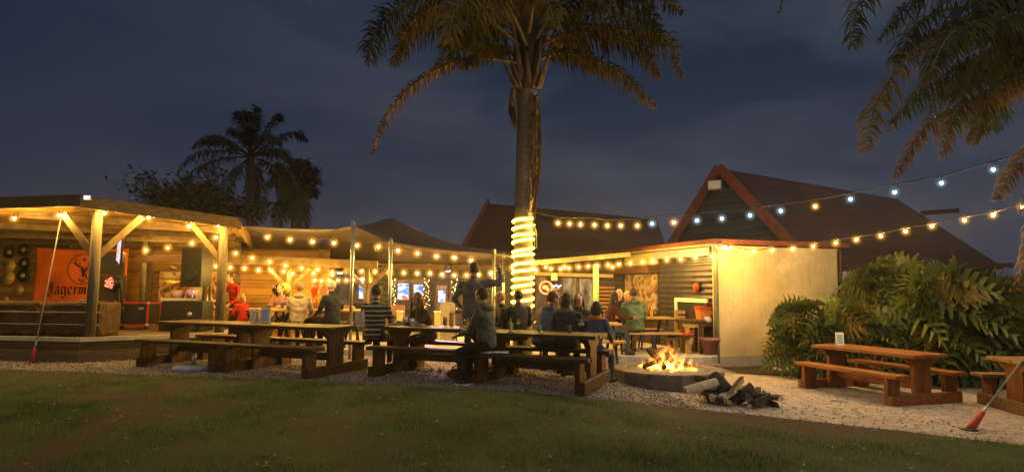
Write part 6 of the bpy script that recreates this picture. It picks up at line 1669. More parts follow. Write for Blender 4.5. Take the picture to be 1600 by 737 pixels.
def stem_glass(label, loc, r, h, drink, bowl=0.55):
    t = thing('wine_glass', label, 'glass', loc, group='drinking glasses on the tables')
    z0 = h * (1 - bowl)
    m_ = MB(); m_.lathe([(r * .8, 0), (r * .8, 0.004), (0.006, 0.012), (0.005, z0), (r * .7, z0 + h * .10), (r, z0 + h * .28), (r * .85, h), (r * .82, h), (r * .95, z0 + h * .28), (r * .6, z0 + h * .11), (0, z0 + 0.01)], n=16); m_.build('glass', M_glass, t)
    m_ = MB(); m_.lathe([(r * .55, z0 + h * .12), (r * .9, z0 + h * .28), (0, z0 + h * .28)], n=14); m_.build('drink', drink, t)
    return t
tumbler('tall beer glass with foam left of the standing man', on_table(707, A2, 0.55), 0.036, 0.24, M_beer, 0.86, 0.03, 1.25)
tumbler('amber drink in a straight glass left of the man astride the bench', on_table(731, A2, 0.60), 0.034, 0.17, M_amber, 0.6)
tumbler('green drink in a straight glass, closest to the man astride the bench', on_table(800, A2, 0.5), 0.036, 0.15, M_greend, 0.9)
tumbler('empty clear glass just left of the amber drink', on_table(722, A2, 0.66), 0.034, 0.13, None)
stem_glass('stemmed glass of pale wine in front of the palm', on_table(811, A2, 0.55), 0.038, 0.20, M_wine)
tumbler('green drink in a short glass before the grey-blue jacket', on_table(844, A2, 0.5), 0.036, 0.14, M_greend, 0.75)
tumbler('dark drink in a glass before the woman in the dark coat', on_table(890, A2, 0.5), 0.036, 0.13, glassy('cola', (0.10, 0.04, 0.02), 0.1, 0.4), 0.9)
stem_glass('big balloon glass of cloudy drink near the child with orange scarf', on_table(908, A2, 0.5), 0.055, 0.21, mat('cloudy_drink', (0.62, 0.58, 0.50), rough=0.4))
tumbler('red drink in a plain glass behind the beer glass', on_table(697, A2, 0.78), 0.036, 0.16, mat('red_drink', (0.45, 0.06, 0.03), rough=0.2), 0.85)
for px, h_, lab in ((635, 0.13, 'taller white paper cup in front of the long-haired woman'), (645, 0.11, 'shorter white cup beside her elbow')):
    t = thing('paper_cup', lab, 'cup', on_table(px, A2, 0.72), group='white cups')
    m_ = MB(); m_.lathe([(0.032, 0), (0.042, h_), (0.038, h_), (0.03, 0.01), (0, 0.01)], n=14); m_.build('cup', M_white, t)
    m_ = MB(); m_.lathe([(0.0415, h_ * .35), (0.043, h_ * .36), (0.0445, h_ * .65), (0.043, h_ * .66)], n=14); m_.build('sleeve', CREAM, t)
t = thing('plate', 'small plate of food before the long-haired woman', 'plate', on_table(656, A2, 0.62))
m_ = MB(); m_.lathe([(0.07, 0), (0.12, 0.018), (0.115, 0.022), (0.07, 0.008), (0, 0.008)], n=20); m_.build('plate', M_white, t)
m_ = MB(); m_.ball((0.01, 0, 0.02), (0.06, 0.05, 0.025), 10, 6); m_.build('food', KHAKI, t)
t = thing('ashtray', 'small pale ashtray left of the amber drink', 'ashtray', on_table(729, A2, 0.70))
m_ = MB(); m_.lathe([(0.05, 0), (0.055, 0.035), (0.045, 0.035), (0.04, 0.012), (0, 0.012)], n=14); m_.build('bowl', mat('pale_green_glass', (0.5, 0.52, 0.35), rough=0.2), t)
m_ = MB(); m_.tube([(0.02, 0, 0.03), (0.07, 0.01, 0.045)], 0.005, 6); m_.build('cigarette', M_white, t)
t = thing('saucer', 'white saucer with a drinking straw in front of the wine glass', 'saucer', on_table(800, A2, 0.45))
m_ = MB(); m_.lathe([(0.04, 0), (0.065, 0.014), (0.06, 0.017), (0, 0.008)], n=16); m_.build('dish', M_white, t)
m_ = MB(); m_.tube([(0, 0, 0.012), (-0.01, 0.02, 0.20)], 0.004, 6); m_.build('straw', M_white, t)
t = thing('napkin', 'crumpled white napkin lying on the near bench', 'napkin', row_pt(A2, 1.30, 0.0) + Vector((0, 0, 0.437)))
m_ = MB(); gN = 9
for i in range(gN):
    for j in range(gN): m_.v.append((-.22 + .055 * i, -.10 + .025 * j, 0.025 + 0.025 * mnoise.noise((i * .9, j * .9, 2))))
for i in range(gN - 1):
    for j in range(gN - 1): m_.face((i * gN + j, (i + 1) * gN + j, (i + 1) * gN + j + 1, i * gN + j + 1), 0, True)
no_ = m_.build('cloth', M_white, t, recalc=False); sd = no_.modifiers.new('t', 'SOLIDIFY'); sd.thickness = 0.008
def menu_card(label, loc, rz, w=0.15, h=0.24, col=M_white):
    t = thing('menu_card', label, 'menu card', loc, rz, 'menu cards standing on the tables')
    m_ = MB(); m_.slab([(-w / 2, 0.0, 0.0), (w / 2, 0.0, 0.0), (w / 2, 0.05, h), (-w / 2, 0.05, h)], 0.004, down=(0, 1, 0)); m_.build('front', col, t)
    m_ = MB(); m_.slab([(-w / 2, 0.11, 0.0), (w / 2, 0.11, 0.0), (w / 2, 0.056, h), (-w / 2, 0.056, h)], 0.004, down=(0, -1, 0)); m_.build('back', col, t)
    m_ = MB()
    for k in range(5): m_.box((0, -0.003 + 0.05 * (0.2 + .14 * k), h * (0.2 + 0.14 * k)), (w * (.7 - .1 * (k % 2)), 0.002, 0.012), Matrix.Rotation(-0.2, 3, 'X'))
    m_.build('print', GREYJ, t)
    return t
menu_card('pale menu card in front of the man in red', on_table(397, A1, 0.70), TA + R(-10))
menu_card('pale menu card left of the balloon post, tilted', on_table(417, A1, 0.78), TA + R(25), 0.16, 0.26)
menu_card('cream menu card at the right end of the left tables, seen edge-on', on_table(571, A1, 0.72), TA + R(62), 0.16, 0.24, CREAM)
qv = cR + v * 0.62 - pv_ * 0.05
menu_card('lone white menu card on the orange-brown picnic table', (qv.x, qv.y, cR.z + 0.752), R(-18), 0.13, 0.22)
# white tins and bottles in front of the seated group
for px, lab, m__, h_ in ((489, 'clear water bottle in front of the person in the blue jacket', M_glass, 0.16), (504, 'white tin left of the navy jumper', M_white, 0.15), (527, 'printed can in front of the white-haired man', M_white, 0.16), (534, 'dark can beside the printed can', DARK, 0.14), (550, 'small pale bowl near the tall tent pole', CREAM, 0.06), (430, 'blue jug among the food plates below the balloons', BLUE, 0.14)):
    q = P(px, 500, 13.9); tz = 0.12 + 0.762
    nm = lab.split(' in ')[0].split(' left')[0].split(' beside')[0].split(' near')[0].split(' among')[0].split()[-1]
    t = thing({'bottle': 'water_bottle', 'tin': 'drink_can', 'can': 'drink_can', 'bowl': 'serving_bowl', 'jug': 'jug'}[nm], lab, nm, (q.x, 13.9 if px != 430 else 14.3, tz), group='drinks on the terrace tables')
    r_ = 0.035 if h_ > 0.1 else 0.06
    m_ = MB(); m_.lathe([(r_ * .9, 0), (r_, 0.008), (r_, h_ * .85), (r_ * .7, h_)], n=12); m_.build('body', m__, t)
    m_ = MB(); m_.lathe([(r_ * .68, h_), (r_ * .66, h_ + 0.012), (0, h_ + 0.012)], n=12); m_.build('lid', M_metal, t)
for k, (px, lab) in enumerate(((963, 'small yellow sauce bottle on the steel-legged table'), (971, 'brown bottle on the steel-legged table beside the yellow one'), (1018, 'tall amber glass on the steel-legged table, right of the green jacket'))):
    q = P(px, 490, 14.3)
    t = thing('sauce_bottle', lab, 'bottle', (q.x, 14.3, -0.02 + 0.762), group='bottles on the steel-legged table')
    m_ = MB(); m_.lathe([(0.032, 0), (0.035, 0.01), (0.035, 0.12), (0.014, 0.16), (0.013, 0.20)], n=12); m_.build('body', (M_yel, M_amber, M_beer)[k], t)
    m_ = MB(); m_.lathe([(0.015, 0.20), (0.015, 0.22), (0, 0.22)], n=10); m_.build('cap', M_red if k == 0 else M_white, t)
# things on the ground under the table
q = G(716, 592)
t = thing('bag', 'small red and brown bag lying on the gravel by the standing man', 'bag', q)
m_ = MB(); m_.ball((0, 0, 0.075), (0.17, 0.10, 0.085), 14, 8); m_.v = [tuple(Vector(p) * (1 + 0.2 * mnoise.noise(Vector(p) * 9))) for p in m_.v]; m_.build('body', mat('red_brown_bag', (0.22, 0.05, 0.03), (0.12, 0.06, 0.03), rough=0.7), t)
m_ = MB(); m_.tube([(-.12, 0, .12), (-.06, 0, .2), (.06, 0, .2), (.12, 0, .12)], 0.012, 6); m_.build('strap', M_wood_dk, t)

# ------------------------------------------------------------------ on the stage
for k, (x0, lab) in enumerate(((-8, 'hay bale at the left end of the stage front, behind the guy rope'), (84, 'hay bale at the stage corner, right behind the post'))):
    a = P(x0, 500, 12.0 - 0.10 * k)
    t = thing('hay_bale', lab, 'hay bale', (a.x + 0.55, 12.03 - 0.12 * k, DECK + 0.003), R(-7), 'hay bales along the stage front')
    m_ = MB(); W_, D_, H_ = 1.10, 0.55, 0.62; nx = 12
    m_.box((0, 0, H_ / 2), (W_, D_, H_))
    me_o = m_.build('straw', mat('straw', (0.110, 0.066, 0.027), (0.045, 0.025, 0.011), rough=0.95, scale=30, stretch=(1, 1, 4), bump=1.0), t, bevel=0.06)
    sb = me_o.modifiers.new('sub', 'SUBSURF'); sb.levels = 3; sb.render_levels = 3; sb.subdivision_type = 'SIMPLE'
    tx_ = bpy.data.textures.new('straw_noise', 'CLOUDS'); tx_.noise_scale = 0.12
    dm = me_o.modifiers.new('rough', 'DISPLACE'); dm.texture = tx_; dm.strength = 0.07; dm.mid_level = 0.5
    for z in (0.22, 0.44):
        m_ = MB(); m_.tube([(-W_ / 2 - .01, -D_ / 2 - .02, z), (W_ / 2 + .01, -D_ / 2 - .02, z)], 0.008, 5); m_.build('twine', M_rope, t)
# banner
bY = 15.9
a, c = P(50, 474, bY), P(200, 388, bY)
bn = thing('banner', 'orange cloth banner with black round stag emblem and gothic lettering on the board wall', 'banner', Vector((a.x, bY, a.z)))
Wb, Hb = c.x - a.x, c.z - a.z
cvb = MB(); nx, nz_ = 40, 18
def wav(u, w_): return 0.030 * math.sin(9 * u + 4 * w_) * (1 - w_ * .6) + 0.016 * math.sin(23 * u - 7 * w_)
for i in range(nx + 1):
    for j in range(nz_ + 1):
        u, w_ = i / nx, j / nz_
        cvb.v.append((u * Wb + 0.03 * w_, wav(u, w_), w_ * Hb - 0.05 * math.sin(math.pi * u) * w_))
for i in range(nx):
    for j in range(nz_): cvb.face((i * (nz_ + 1) + j, (i + 1) * (nz_ + 1) + j, (i + 1) * (nz_ + 1) + j + 1, i * (nz_ + 1) + j + 1), 0, True)
cb_ = cvb.build('cloth', mat('orange_cloth', (0.80, 0.165, 0.014), (0.70, 0.13, 0.010), rough=0.85, scale=3), bn, recalc=False)
sd = cb_.modifiers.new('t', 'SOLIDIFY'); sd.thickness = 0.004; sd.offset = 1
M_ink = mat('banner_ink', (0.030, 0.012, 0.008), rough=0.85)
def pen(m_, strokes, x0, z0, sc_, nib=(0.11, 0.09)):
    """broad-nib strokes drawn on the banner cloth"""
    for st in strokes:
        for (ax_, az_), (bx_, bz_) in zip(st, st[1:]):
            ps = [(ax_ - nib[0], az_ - nib[1]), (ax_ + nib[0], az_ + nib[1]), (bx_ + nib[0], bz_ + nib[1]), (bx_ - nib[0], bz_ - nib[1])]
            out_ = []
            for x, z in ps:
                X_, Z_ = x0 + x * sc_, z0 + z * sc_
                out_.append((X_ + 0.03 * Z_ / Hb, wav(X_ / Wb, Z_ / Hb) - 0.014, Z_))
            m_.add(out_, [(0, 1, 2, 3)])
GL = {  # blackletter strokes on a grid: x-height 1, ascender 1.6
    'J': ([[(0.15, 1.45), (0.75, 1.6), (0.75, 0.1), (0.45, -0.25), (0.1, -0.05)], [(0.15, 1.45), (0.15, 1.1)], [(0.45, 1.3), (0.45, 0.5)]], 1.15),
    'ä': ([[(0.1, 0.9), (0.45, 1.0), (0.6, 0.85), (0.6, 0.1), (0.75, 0.0)], [(0.6, 0.55), (0.15, 0.45), (0.1, 0.1), (0.3, 0.0), (0.6, 0.2)], [(0.2, 1.32), (0.26, 1.38)], [(0.5, 1.32), (0.56, 1.38)]], 0.92),
    'g': ([[(0.6, 0.95), (0.2, 0.95), (0.1, 0.8), (0.1, 0.2), (0.3, 0.05), (0.6, 0.25)], [(0.6, 1.0), (0.6, -0.3), (0.35, -0.5), (0.1, -0.38)]], 0.9),
    'e': ([[(0.1, 0.85), (0.1, 0.15), (0.3, 0.0), (0.58, 0.15)], [(0.1, 0.85), (0.35, 1.0), (0.52, 0.82), (0.15, 0.5)]], 0.75),
    'r': ([[(0.1, 0.95), (0.22, 0.85), (0.22, 0.1), (0.32, 0.02)], [(0.25, 0.8), (0.42, 0.98), (0.58, 0.85)]], 0.72),
    'm': ([[(0.1, 0.95), (0.2, 0.85), (0.2, 0.05)], [(0.2, 0.8), (0.45, 0.98), (0.55, 0.85), (0.55, 0.05)], [(0.55, 0.8), (0.8, 0.98), (0.9, 0.85), (0.9, 0.1), (1.0, 0.0)]], 1.22),
    'i': ([[(0.1, 0.95), (0.22, 0.85), (0.22, 0.1), (0.34, 0.0)], [(0.2, 1.3), (0.26, 1.36)]], 0.52),
    's': ([[(0.55, 0.85), (0.35, 1.0), (0.12, 0.8), (0.15, 0.58), (0.5, 0.42), (0.5, 0.15), (0.3, 0.0), (0.05, 0.12)]], 0.75),
    't': ([[(0.25, 1.35), (0.25, 0.15), (0.4, 0.0), (0.55, 0.12)], [(0.05, 0.95), (0.5, 0.95)]], 0.68),
}
lt_ = MB(); x = 0.33; sc_ = 0.185
for ch in 'Jägermeister':
    st, wd_ = GL[ch]; pen(lt_, st, x, 0.24, sc_); x += wd_ * sc_
lt_.build('lettering', M_ink, bn, recalc=False)
em = MB(); cx, cz, rr_ = 1.22, 0.87, 0.38
def circ(r0, r1, n=48):
    for k in range(n):
        q = []
        for rad_, kk in ((r0, k), (r1, k), (r1, k + 1), (r0, k + 1)):
            X_, Z_ = cx + rad_ * math.cos(2 * math.pi * kk / n), cz + rad_ * math.sin(2 * math.pi * kk / n)
            q.append((X_ + 0.03 * Z_ / Hb, wav(X_ / Wb, Z_ / Hb) - 0.014, Z_))
        em.add(q, [(0, 1, 2, 3)])
circ(0.365, 0.385)
pen(em, [[(0, -0.06), (-0.06, 0.05), (-0.02, -0.12), (0, -0.2), (0.02, -0.12), (0.06, 0.05), (0, -0.06)]], cx, cz, 1.0, (0.022, 0.018))      # head
for s in (-1, 1):
    pen(em, [[(s * 0.03, 0.04), (s * 0.12, 0.06), (s * 0.20, 0.15), (s * 0.19, 0.25)], [(s * 0.10, 0.06), (s * 0.10, 0.17)], [(s * 0.16, 0.10), (s * 0.25, 0.15)], [(s * 0.05, 0.0), (s * 0.13, -0.02)], [(s * 0.03, -0.13), (s * 0.11, -0.24), (s * 0.06, -0.30)]], cx, cz, 1.0, (0.012, 0.011))
pen(em, [[(0, 0.18), (0, 0.29)], [(-0.045, 0.235), (0.045, 0.235)]], cx, cz, 1.0, (0.012, 0.011))
pen(em, [[(-0.06, -0.27), (0.06, -0.27)], [(-0.05, -0.32), (0.05, -0.32)]], cx, cz, 1.0, (0.012, 0.012))
em.build('emblem', M_ink, bn, recalc=False)
# records pinned to the wall
M_gold = mat('gold_disc', (0.75, 0.52, 0.10), (0.5, 0.32, 0.05), rough=0.35, metal=0.2, scale=6)
for k, (px, py, r_, gold, lab) in enumerate([(15, 394, .16, 0, 'black record high on the board wall at the far left'), (37, 390, .16, 0, 'black record with orange label nearest the banner, top'), (14, 415, .17, 1, 'gold record, uppermost of the gold ones'), (38, 411, .16, 0, 'black record with pale label nearest the banner, middle'), (12, 434, .18, 1, 'half gold, half black broken record below the uppermost gold one'), (36, 430, .17, 0, 'black record with pale label nearest the banner, lowest'), (29, 453, .13, 1, 'small gold record low on the wall'), (8, 468, .09, 1, 'tiny orange record at the bottom of the group')]):
    q = P(px, py, 16.12)
    t = thing('vinyl_record', lab, 'record', q, group='records pinned to the board wall')
    m_ = MB(); m_.lathe([(r_, 0), (r_, 0.008), (r_ * .3, 0.010), (r_ * .3, 0.012), (0, 0.012)], n=24, axis=Vector((0, -1, 0.06))); m_.build('disc', M_gold if gold else M_black, t)
    m_ = MB(); m_.lathe([(r_ * .34, 0.014), (r_ * .33, 0.018), (0, 0.018)], n=16, axis=Vector((0, -1, 0.06))); m_.build('label', (ORANGE if k in (1, 7) else CREAM), t)
# amplifier rack, flight case, monitor, loudspeaker, keyboard, drums
q = P(131, 472, 14.2)
t = thing('mixing_desk', 'white-topped mixer in a black case behind the corner post', 'mixer', (q.x, 14.3, DECK + 0.003))
m_ = MB(); m_.box((0, 0, 0.24), (0.62, 0.45, 0.48)); m_.build('case', M_black, t, bevel=0.01)
m_ = MB(); m_.slab([(-0.24, -0.2, 0.52), (0.24, -0.2, 0.52), (0.24, 0.18, 0.62), (-0.24, 0.18, 0.62)], 0.03); m_.build('panel', M_white, t)
m_ = MB()
for i in range(7):
    for j in range(3): m_.box((-0.18 + .06 * i, -0.12 + .12 * j, 0.545 + 0.0316 * j), (0.03, 0.05, 0.02), Matrix.Rotation(0.257, 3, 'X'))
m_.build('knob', M_black, t)['kind'] = 'stuff'
q = P(168, 440, 13.6)
t = thing('backline_tower', 'tall stack of black amplifier cases beside the corner post', 'amplifier stack', (q.x, 13.75, DECK + 0.003), R(20))
for k, (w_, h_, z) in enumerate(((0.50, 0.62, 0), (0.46, 0.52, 0.63), (0.40, 0.50, 1.16))):
    m_ = MB(); m_.box((0, 0, z + h_ / 2), (w_, 0.40, h_)); cb2 = m_.build('cabinet', M_black, t, bevel=0.012)
    m_ = MB(); m_.box((0, -0.206, z + h_ / 2), (w_ * .88, 0.01, h_ * .86)); m_.build('grille', M_grille, cb2)
q = P(185, 385, 13.3)
t = thing('tilted_screen', 'flat screen seen nearly edge-on, glowing white and blue beside the stack', 'screen', P(186, 388, 13.35), R(-51))
m_ = MB(); m_.box((0, 0.02, 0), (0.55, 0.04, 0.62)); m_.build('case', M_black, t, bevel=0.008).rotation_euler = (0, R(12), 0)
m_ = MB(); m_.box((0, -0.003, 0), (0.51, 0.006, 0.58)); m_.build('display', room_mat('stage_screen', [(0.1, 0.15, 0.7), (0.9, 0.75, 0.9), (1.0, 0.35, 0.25)], 1.1, (1, 1, 4)), t).rotation_euler = (0, R(12), 0)
m_ = MB(); m_.tube([(0.02, 0.08, -0.3), (0.04, 0.1, -1.55)], 0.025, 8); m_.build('stand', M_black, t)
q = P(182, 440, 13.5)
t = thing('stage_light', 'red LED stage lamp glowing in front of the banner', 'stage lamp', P(182, 441, 13.5), R(-12))
m_ = MB(); m_.lathe([(0.11, 0.12), (0.13, 0.05), (0.15, -0.12), (0.14, -0.13), (0.12, -0.1)], n=16, axis=Vector((0.35, 1, 0.1))); m_.build('housing', M_black, t)
m_ = MB()
for k in range(13):
    a_ = 2.399 * k; r_ = 0.033 * math.sqrt(k); m_.ball(Vector((r_ * math.cos(a_), -0.13, r_ * math.sin(a_))) + Vector((-0.04, 0, -0.01)), 0.022, 8, 5)
m_.build('lamp', glow_mat('red_led', (1.0, 0.06, 0.03), 9.0), t)['kind'] = 'stuff'
m_ = MB(); m_.tube([(0, 0.06, -0.1), (0, 0.1, -0.5), (0, 0.1, -1.0)], 0.02, 8); m_.build('stand', M_black, t)
a_, c_ = P(183, 516, 13.6), P(236, 480, 13.6)
t = thing('flight_case', 'black flight case with red edging and casters on the stage', 'flight case', (P(210, 500, 13.6).x, 13.7, DECK + 0.003))
Wc = c_.x - a_.x
m_ = MB(); m_.box((0, 0, 0.33), (Wc, 0.45, 0.46)); m_.build('case', M_black, t, bevel=0.008)
m_ = MB()
for z in (0.10, 0.56):
    for y in (-0.23, 0.23): m_.box((0, y, z), (Wc + .03, 0.03, 0.035))
    for x_ in (-Wc / 2, Wc / 2): m_.box((x_, 0, z), (0.03, 0.43, 0.034))
for x_ in (-Wc / 2, Wc / 2):
    for y in (-0.232, 0.232): m_.box((x_, y, 0.33), (0.034, 0.034, 0.42))
m_.build('edging', mat('red_edging', (0.34, 0.04, 0.03), rough=0.4, scale=8), t)
for x_ in (-Wc / 2, Wc / 2):
    for z in (0.10, 0.56):
        m_ = MB(); m_.ball((x_, -0.235, z), 0.035, 8, 6); m_.build('corner_ball', M_metal, t)
    m_ = MB(); m_.tube([(x_ * .8 - .012, -0.15, 0.042), (x_ * .8 + .012, -0.15, 0.042)], 0.04, 12); m_.build('caster', M_black, t)
    m_ = MB(); m_.box((x_ * .6, -0.235, 0.45), (0.10, 0.012, 0.06)); m_.build('latch', M_metal, t)
a_, c_ = P(250, 520, 13.2), P(318, 475, 13.2)
t = thing('stage_monitor', 'big black loudspeaker cabinet standing at the stage edge', 'loudspeaker', (P(285, 500, 13.2).x, 13.35, DECK + 0.003), R(-6))
m_ = MB(); m_.add([(x_, y, z) for x_ in (-0.46, 0.46) for y, z in ((-0.22, 0), (0.25, 0), (0.2, 0.62), (-0.16, 0.62))], [(0, 1, 2, 3), (7, 6, 5, 4), (0, 4, 5, 1), (1, 5, 6, 2), (2, 6, 7, 3), (3, 7, 4, 0)]); m_.build('cabinet', M_black, t, bevel=0.015)
m_ = MB(); m_.slab([(-0.42, -0.228, 0.05), (0.42, -0.228, 0.05), (0.42, -0.180, 0.57), (-0.42, -0.180, 0.57)], 0.012, down=(0, 1, 0)); m_.build('grille', M_grille, t)
m_ = MB(); m_.lathe([(0.06, 0.0), (0.05, 0.02), (0, 0.02)], (0.2, -0.205, 0.34), 12, axis=Vector((0, -1, 0))); m_.build('badge', M_metal, t)
q = P(312, 412, 13.9)
t = thing('loudspeaker', 'black loudspeaker raised on a pole beside the stage post', 'loudspeaker', P(310, 418, 13.9), R(-14))
m_ = MB(); m_.add([(x_, y, z) for z in (-0.42, 0.42) for x_, y in ((-0.26, -0.22), (0.26, -0.22), (0.17, 0.22), (-0.17, 0.22))], [(0, 1, 2, 3), (7, 6, 5, 4), (0, 4, 5, 1), (1, 5, 6, 2), (2, 6, 7, 3), (3, 7, 4, 0)]); m_.build('cabinet', M_black, t, bevel=0.015)
m_ = MB(); m_.box((0, -0.226, 0.0), (0.46, 0.012, 0.78)); m_.build('grille', M_grille, t)
m_ = MB(); m_.lathe([(0.16, 0), (0.13, 0.01), (0.04, -0.01), (0, -0.01)], (0, -0.234, -0.15), 18, axis=Vector((0, -1, 0))); m_.build('driver', M_black, t)
t2 = thing('speaker_stand', 'pale pole stand carrying the raised loudspeaker', 'stand', (P(323, 500, 14.05).x, 14.15, DECK + 0.003))
m_ = MB(); m_.tube([(0, 0, 0), (0, 0, 1.95)], 0.035, 10); m_.build('pole', M_post, t2)
for a in (0.5, 2.6, 4.7):
    m_ = MB(); m_.tube([(0, 0, 0.62), (0.42 * math.cos(a), 0.42 * math.sin(a), 0.0)], 0.018, 6); m_.build('leg', M_metal, t2)
q = P(288, 475, 14.7)
t = thing('keyboard', 'white keyboard on a folding stand below the mottled poster', 'keyboard', (q.x, 14.8, DECK + 0.003))
m_ = MB(); m_.box((0, 0, 0.60), (1.05, 0.30, 0.09)); m_.build('body', M_white, t, bevel=0.01)
m_ = MB(); m_.box((0, -0.05, 0.648), (0.95, 0.14, 0.006)); m_.build('keys', M_black, t)
for s in (-1, 1):
    m_ = MB(); m_.tube([(s * 0.35, -0.14, 0), (-s * 0.35, -0.1, 0.55)], 0.018, 6); m_.build('stand_bar', M_black, t)
q = P(292, 450, 15.3)
t = thing('drum_kit', 'small drum kit with blue-lit stands in front of the mottled poster', 'drum kit', (q.x, 15.35, DECK + 0.003))
for (x_, y, z, r_, d_) in ((0, 0, 0.0, 0.0, 0), (-0.25, 0, 0.62, 0.15, 0.2), (0.12, 0.02, 0.64, 0.15, 0.2), (0.42, -0.05, 0.42, 0.18, 0.3)):
    if r_ == 0:
        m_ = MB(); m_.tube([(-0.02, -0.2, 0.29), (-0.02, 0.2, 0.29)], 0.28, 22); m_.build('bass_drum', MAROON, t); continue
    m_ = MB(); m_.lathe([(r_, z), (r_, z + d_), (0, z + d_)], (x_, y, 0), 18); m_.build('drum', mat('drum_shell', (0.42, 0.28, 0.30), (0.3, 0.18, 0.2), rough=0.3, scale=4), t)
for x_, z, tl_ in ((-0.45, 1.05, 0.2), (0.38, 1.12, -0.2)):
    m_ = MB(); m_.lathe([(0.21, 0), (0.05, 0.02), (0.03, 0.04), (0, 0.045)], (x_, 0.05, z), 22, axis=Vector((tl_, -0.25, 1))); m_.build('cymbal', M_gold, t)
    m_ = MB(); m_.tube([(x_, 0.05, z), (x_, 0.05, 0)], 0.014, 6); m_.build('stand', M_metal, t)
mu = thing('microphone_stand', 'microphone on a boom stand rising over the stage', 'microphone', (P(297, 500, 14.35).x, 14.4, DECK + 0.003))
m_ = MB(); m_.tube([(0, 0, 0), (0, 0, 1.12)], 0.014, 8); m_.build('pole', M_metal, mu)
tip_ = P(270, 418, 14.3) - Vector(mu.location)
m_ = MB(); m_.tube([(0.1, 0.0, 1.0), (0, 0, 1.12), tip_], 0.011, 8); m_.build('boom', M_metal, mu)
m_ = MB(); m_.tube([tip_ + Vector((0.10, 0, -0.04)), tip_, tip_ - Vector((0.05, 0, -0.02))], [0.018, 0.026, 0.034], 10); m_.build('microphone', M_metal, mu)
m_ = MB(); m_.lathe([(0.15, 0), (0.15, 0.02), (0.02, 0.03)], n=16); m_.build('foot', M_black, mu)
spot('stage_blue_beam', P(292, 402, 14.6), P(292, 470, 15.2), (0.2, 0.25, 1.0), 40, R(30), 0.7)
q0, q1 = P(248, 470, 16.15), P(346, 424, 16.15)
t = thing('wall_poster', 'mottled yellow and brown poster on the board wall behind the drums', 'poster', (q0.x, 16.13, q0.z))
Wp, Hp = q1.x - q0.x, q1.z - q0.z
m_ = MB(); m_.box((Wp / 2, 0, Hp / 2), (Wp, 0.012, Hp))
def poster_mat():
    m = bpy.data.materials.new('poster_print'); n, l = nodes_of(m); b = n['Principled BSDF']; b.inputs['Roughness'].default_value = 0.6
    tc = n.new('ShaderNodeTexCoord'); vo = n.new('ShaderNodeTexNoise'); vo.inputs['Scale'].default_value = 4.2; vo.inputs['Detail'].default_value = 3; vo.inputs['Distortion'].default_value = 1.2
    rp = n.new('ShaderNodeValToRGB'); els = rp.color_ramp.elements; els[0].position = .36; els[0].color = (0.14, 0.06, 0.03, 1); els[1].position = .66; els[1].color = (0.72, 0.60, 0.38, 1)
    e = els.new(0.47); e.color = (0.50, 0.20, 0.05, 1); e = els.new(0.54); e.color = (0.62, 0.45, 0.2, 1)
    l.new(tc.outputs['Object'], vo.inputs['Vector']); l.new(vo.outputs['Fac'], rp.inputs[0]); l.new(rp.outputs[0], b.inputs['Base Color']); return m
m_.build('sheet', poster_mat(), t)
m_ = MB(); m_.box((Wp / 2, -0.012, Hp + 0.012), (Wp + .05, 0.025, 0.03)); m_.box((Wp / 2, -0.012, -0.012), (Wp + .05, 0.025, 0.03)); m_.build('batten', M_timber, t)

# balloons
bl = [(433, 452, .12, 0, 'black balloon at the upper left of the cluster'), (446, 450, .125, 1, 'shiny gold-faced balloon at the upper right of the cluster'), (431, 466, .12, 0, 'black balloon at the lower left of the cluster'), (442, 467, .12, 0, 'black balloon in the middle of the cluster'), (441, 476, .11, 0, 'lowest black balloon, just above the eating person')]
M_balk = mat('black_latex', (0.012, 0.012, 0.014), rough=0.15, spec=0.6)
for k, (px, py, r_, gd, lab) in enumerate(bl):
    q = P(px, py, 15.0 + 0.12 * (k % 3) )
    t = thing('balloon', lab, 'balloon', q, group='balloons tied to the shelter post')
    m_ = MB(); m_.lathe([(0.0, -r_ * 1.28), (r_ * .12, -r_ * 1.22), (r_ * .10, -r_ * 1.14), (r_ * .55, -r_ * .85), (r_ * .9, -r_ * .35), (r_, .05 * r_), (r_ * .9, r_ * .5), (r_ * .55, r_ * .88), (0, r_ * 1.05)], n=18); m_.build('skin', M_balk if not gd else M_gold, t)
    m_ = MB(); m_.tube([(0, 0, -r_ * 1.25), Vector((P(451, 440, 15.05).x - q.x, 0.05, -r_ * 1.25 - 0.12))], 0.003, 4); m_.build('string', M_rope, t)
q = P(498, 456, 14.9)
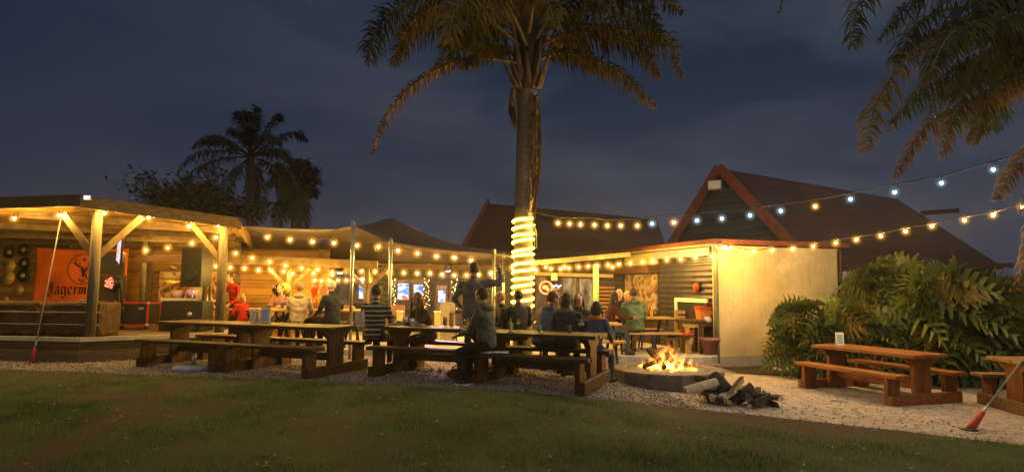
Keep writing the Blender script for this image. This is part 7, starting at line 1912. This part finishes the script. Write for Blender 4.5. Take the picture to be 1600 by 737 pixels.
t = thing('balloon', 'big red foil balloon floating above the seated group', 'balloon', q)
m_ = MB(); pr_ = [(0.0, -.30), (.05, -.26), (.14, -.12), (.19, .02), (.17, .14), (.10, .22), (0, .25)]
m_.lathe(pr_, n=16); m_.v = [(x_, y * .55, z) for x_, y, z in m_.v]; m_.build('foil', mat('red_foil', (0.62, 0.050, 0.018), (0.5, 0.04, 0.012), rough=0.28, metal=0.3), t)
m_ = MB(); m_.ball((0.05, -0.09, -0.02), (0.055, 0.03, 0.10), 10, 6); m_.build('print', mat('foil_print', (0.75, 0.40, 0.10), rough=0.4), t)
m_ = MB(); m_.tube([(0, 0, -0.29), (-0.03, 0.02, -0.8)], 0.003, 4); m_.build('ribbon', M_rope, t)
rr = random.Random(21); lf = MB()
for k in range(420):
    y = rr.uniform(4.8, 9.6); x = rr.uniform(-0.9, 0.75) * y
    if y > lawn_y(x) - 0.02: continue
    a = rr.uniform(0, 6.28); s_ = rr.uniform(0.012, 0.035); c = Vector((x, y, ground_z(x) + rr.uniform(0.03, 0.05)))
    u = Vector((math.cos(a), math.sin(a), rr.uniform(-.4, .4))) * s_; w_ = Vector((-math.sin(a), math.cos(a), rr.uniform(-.4, .4))) * s_ * 0.45
    lf.add([c - u, c + w_, c + u, c - w_], [(0, 1, 2, 3)])
tag(lf.build('fallen_leaves', leaf_mat('fallen_leaf', (0.40, 0.30, 0.16), (0.20, 0.11, 0.05), scale=14), recalc=False), kind='stuff')
# ------------------------------------------------------------------ smoky evening air
hz = MB(); hz.box((0, 8, 5.4), (90, 56, 13.4))
hm = bpy.data.materials.new('haze'); n, l = nodes_of(hm); n.clear()
out = n.new('ShaderNodeOutputMaterial'); pvn = n.new('ShaderNodeVolumePrincipled')
pvn.inputs['Color'].default_value = (0.85, 0.87, 0.9, 1); pvn.inputs['Density'].default_value = 0.0009; pvn.inputs['Anisotropy'].default_value = 0.82
l.new(pvn.outputs[0], out.inputs['Volume'])
tag(hz.build('haze', hm), kind='stuff')
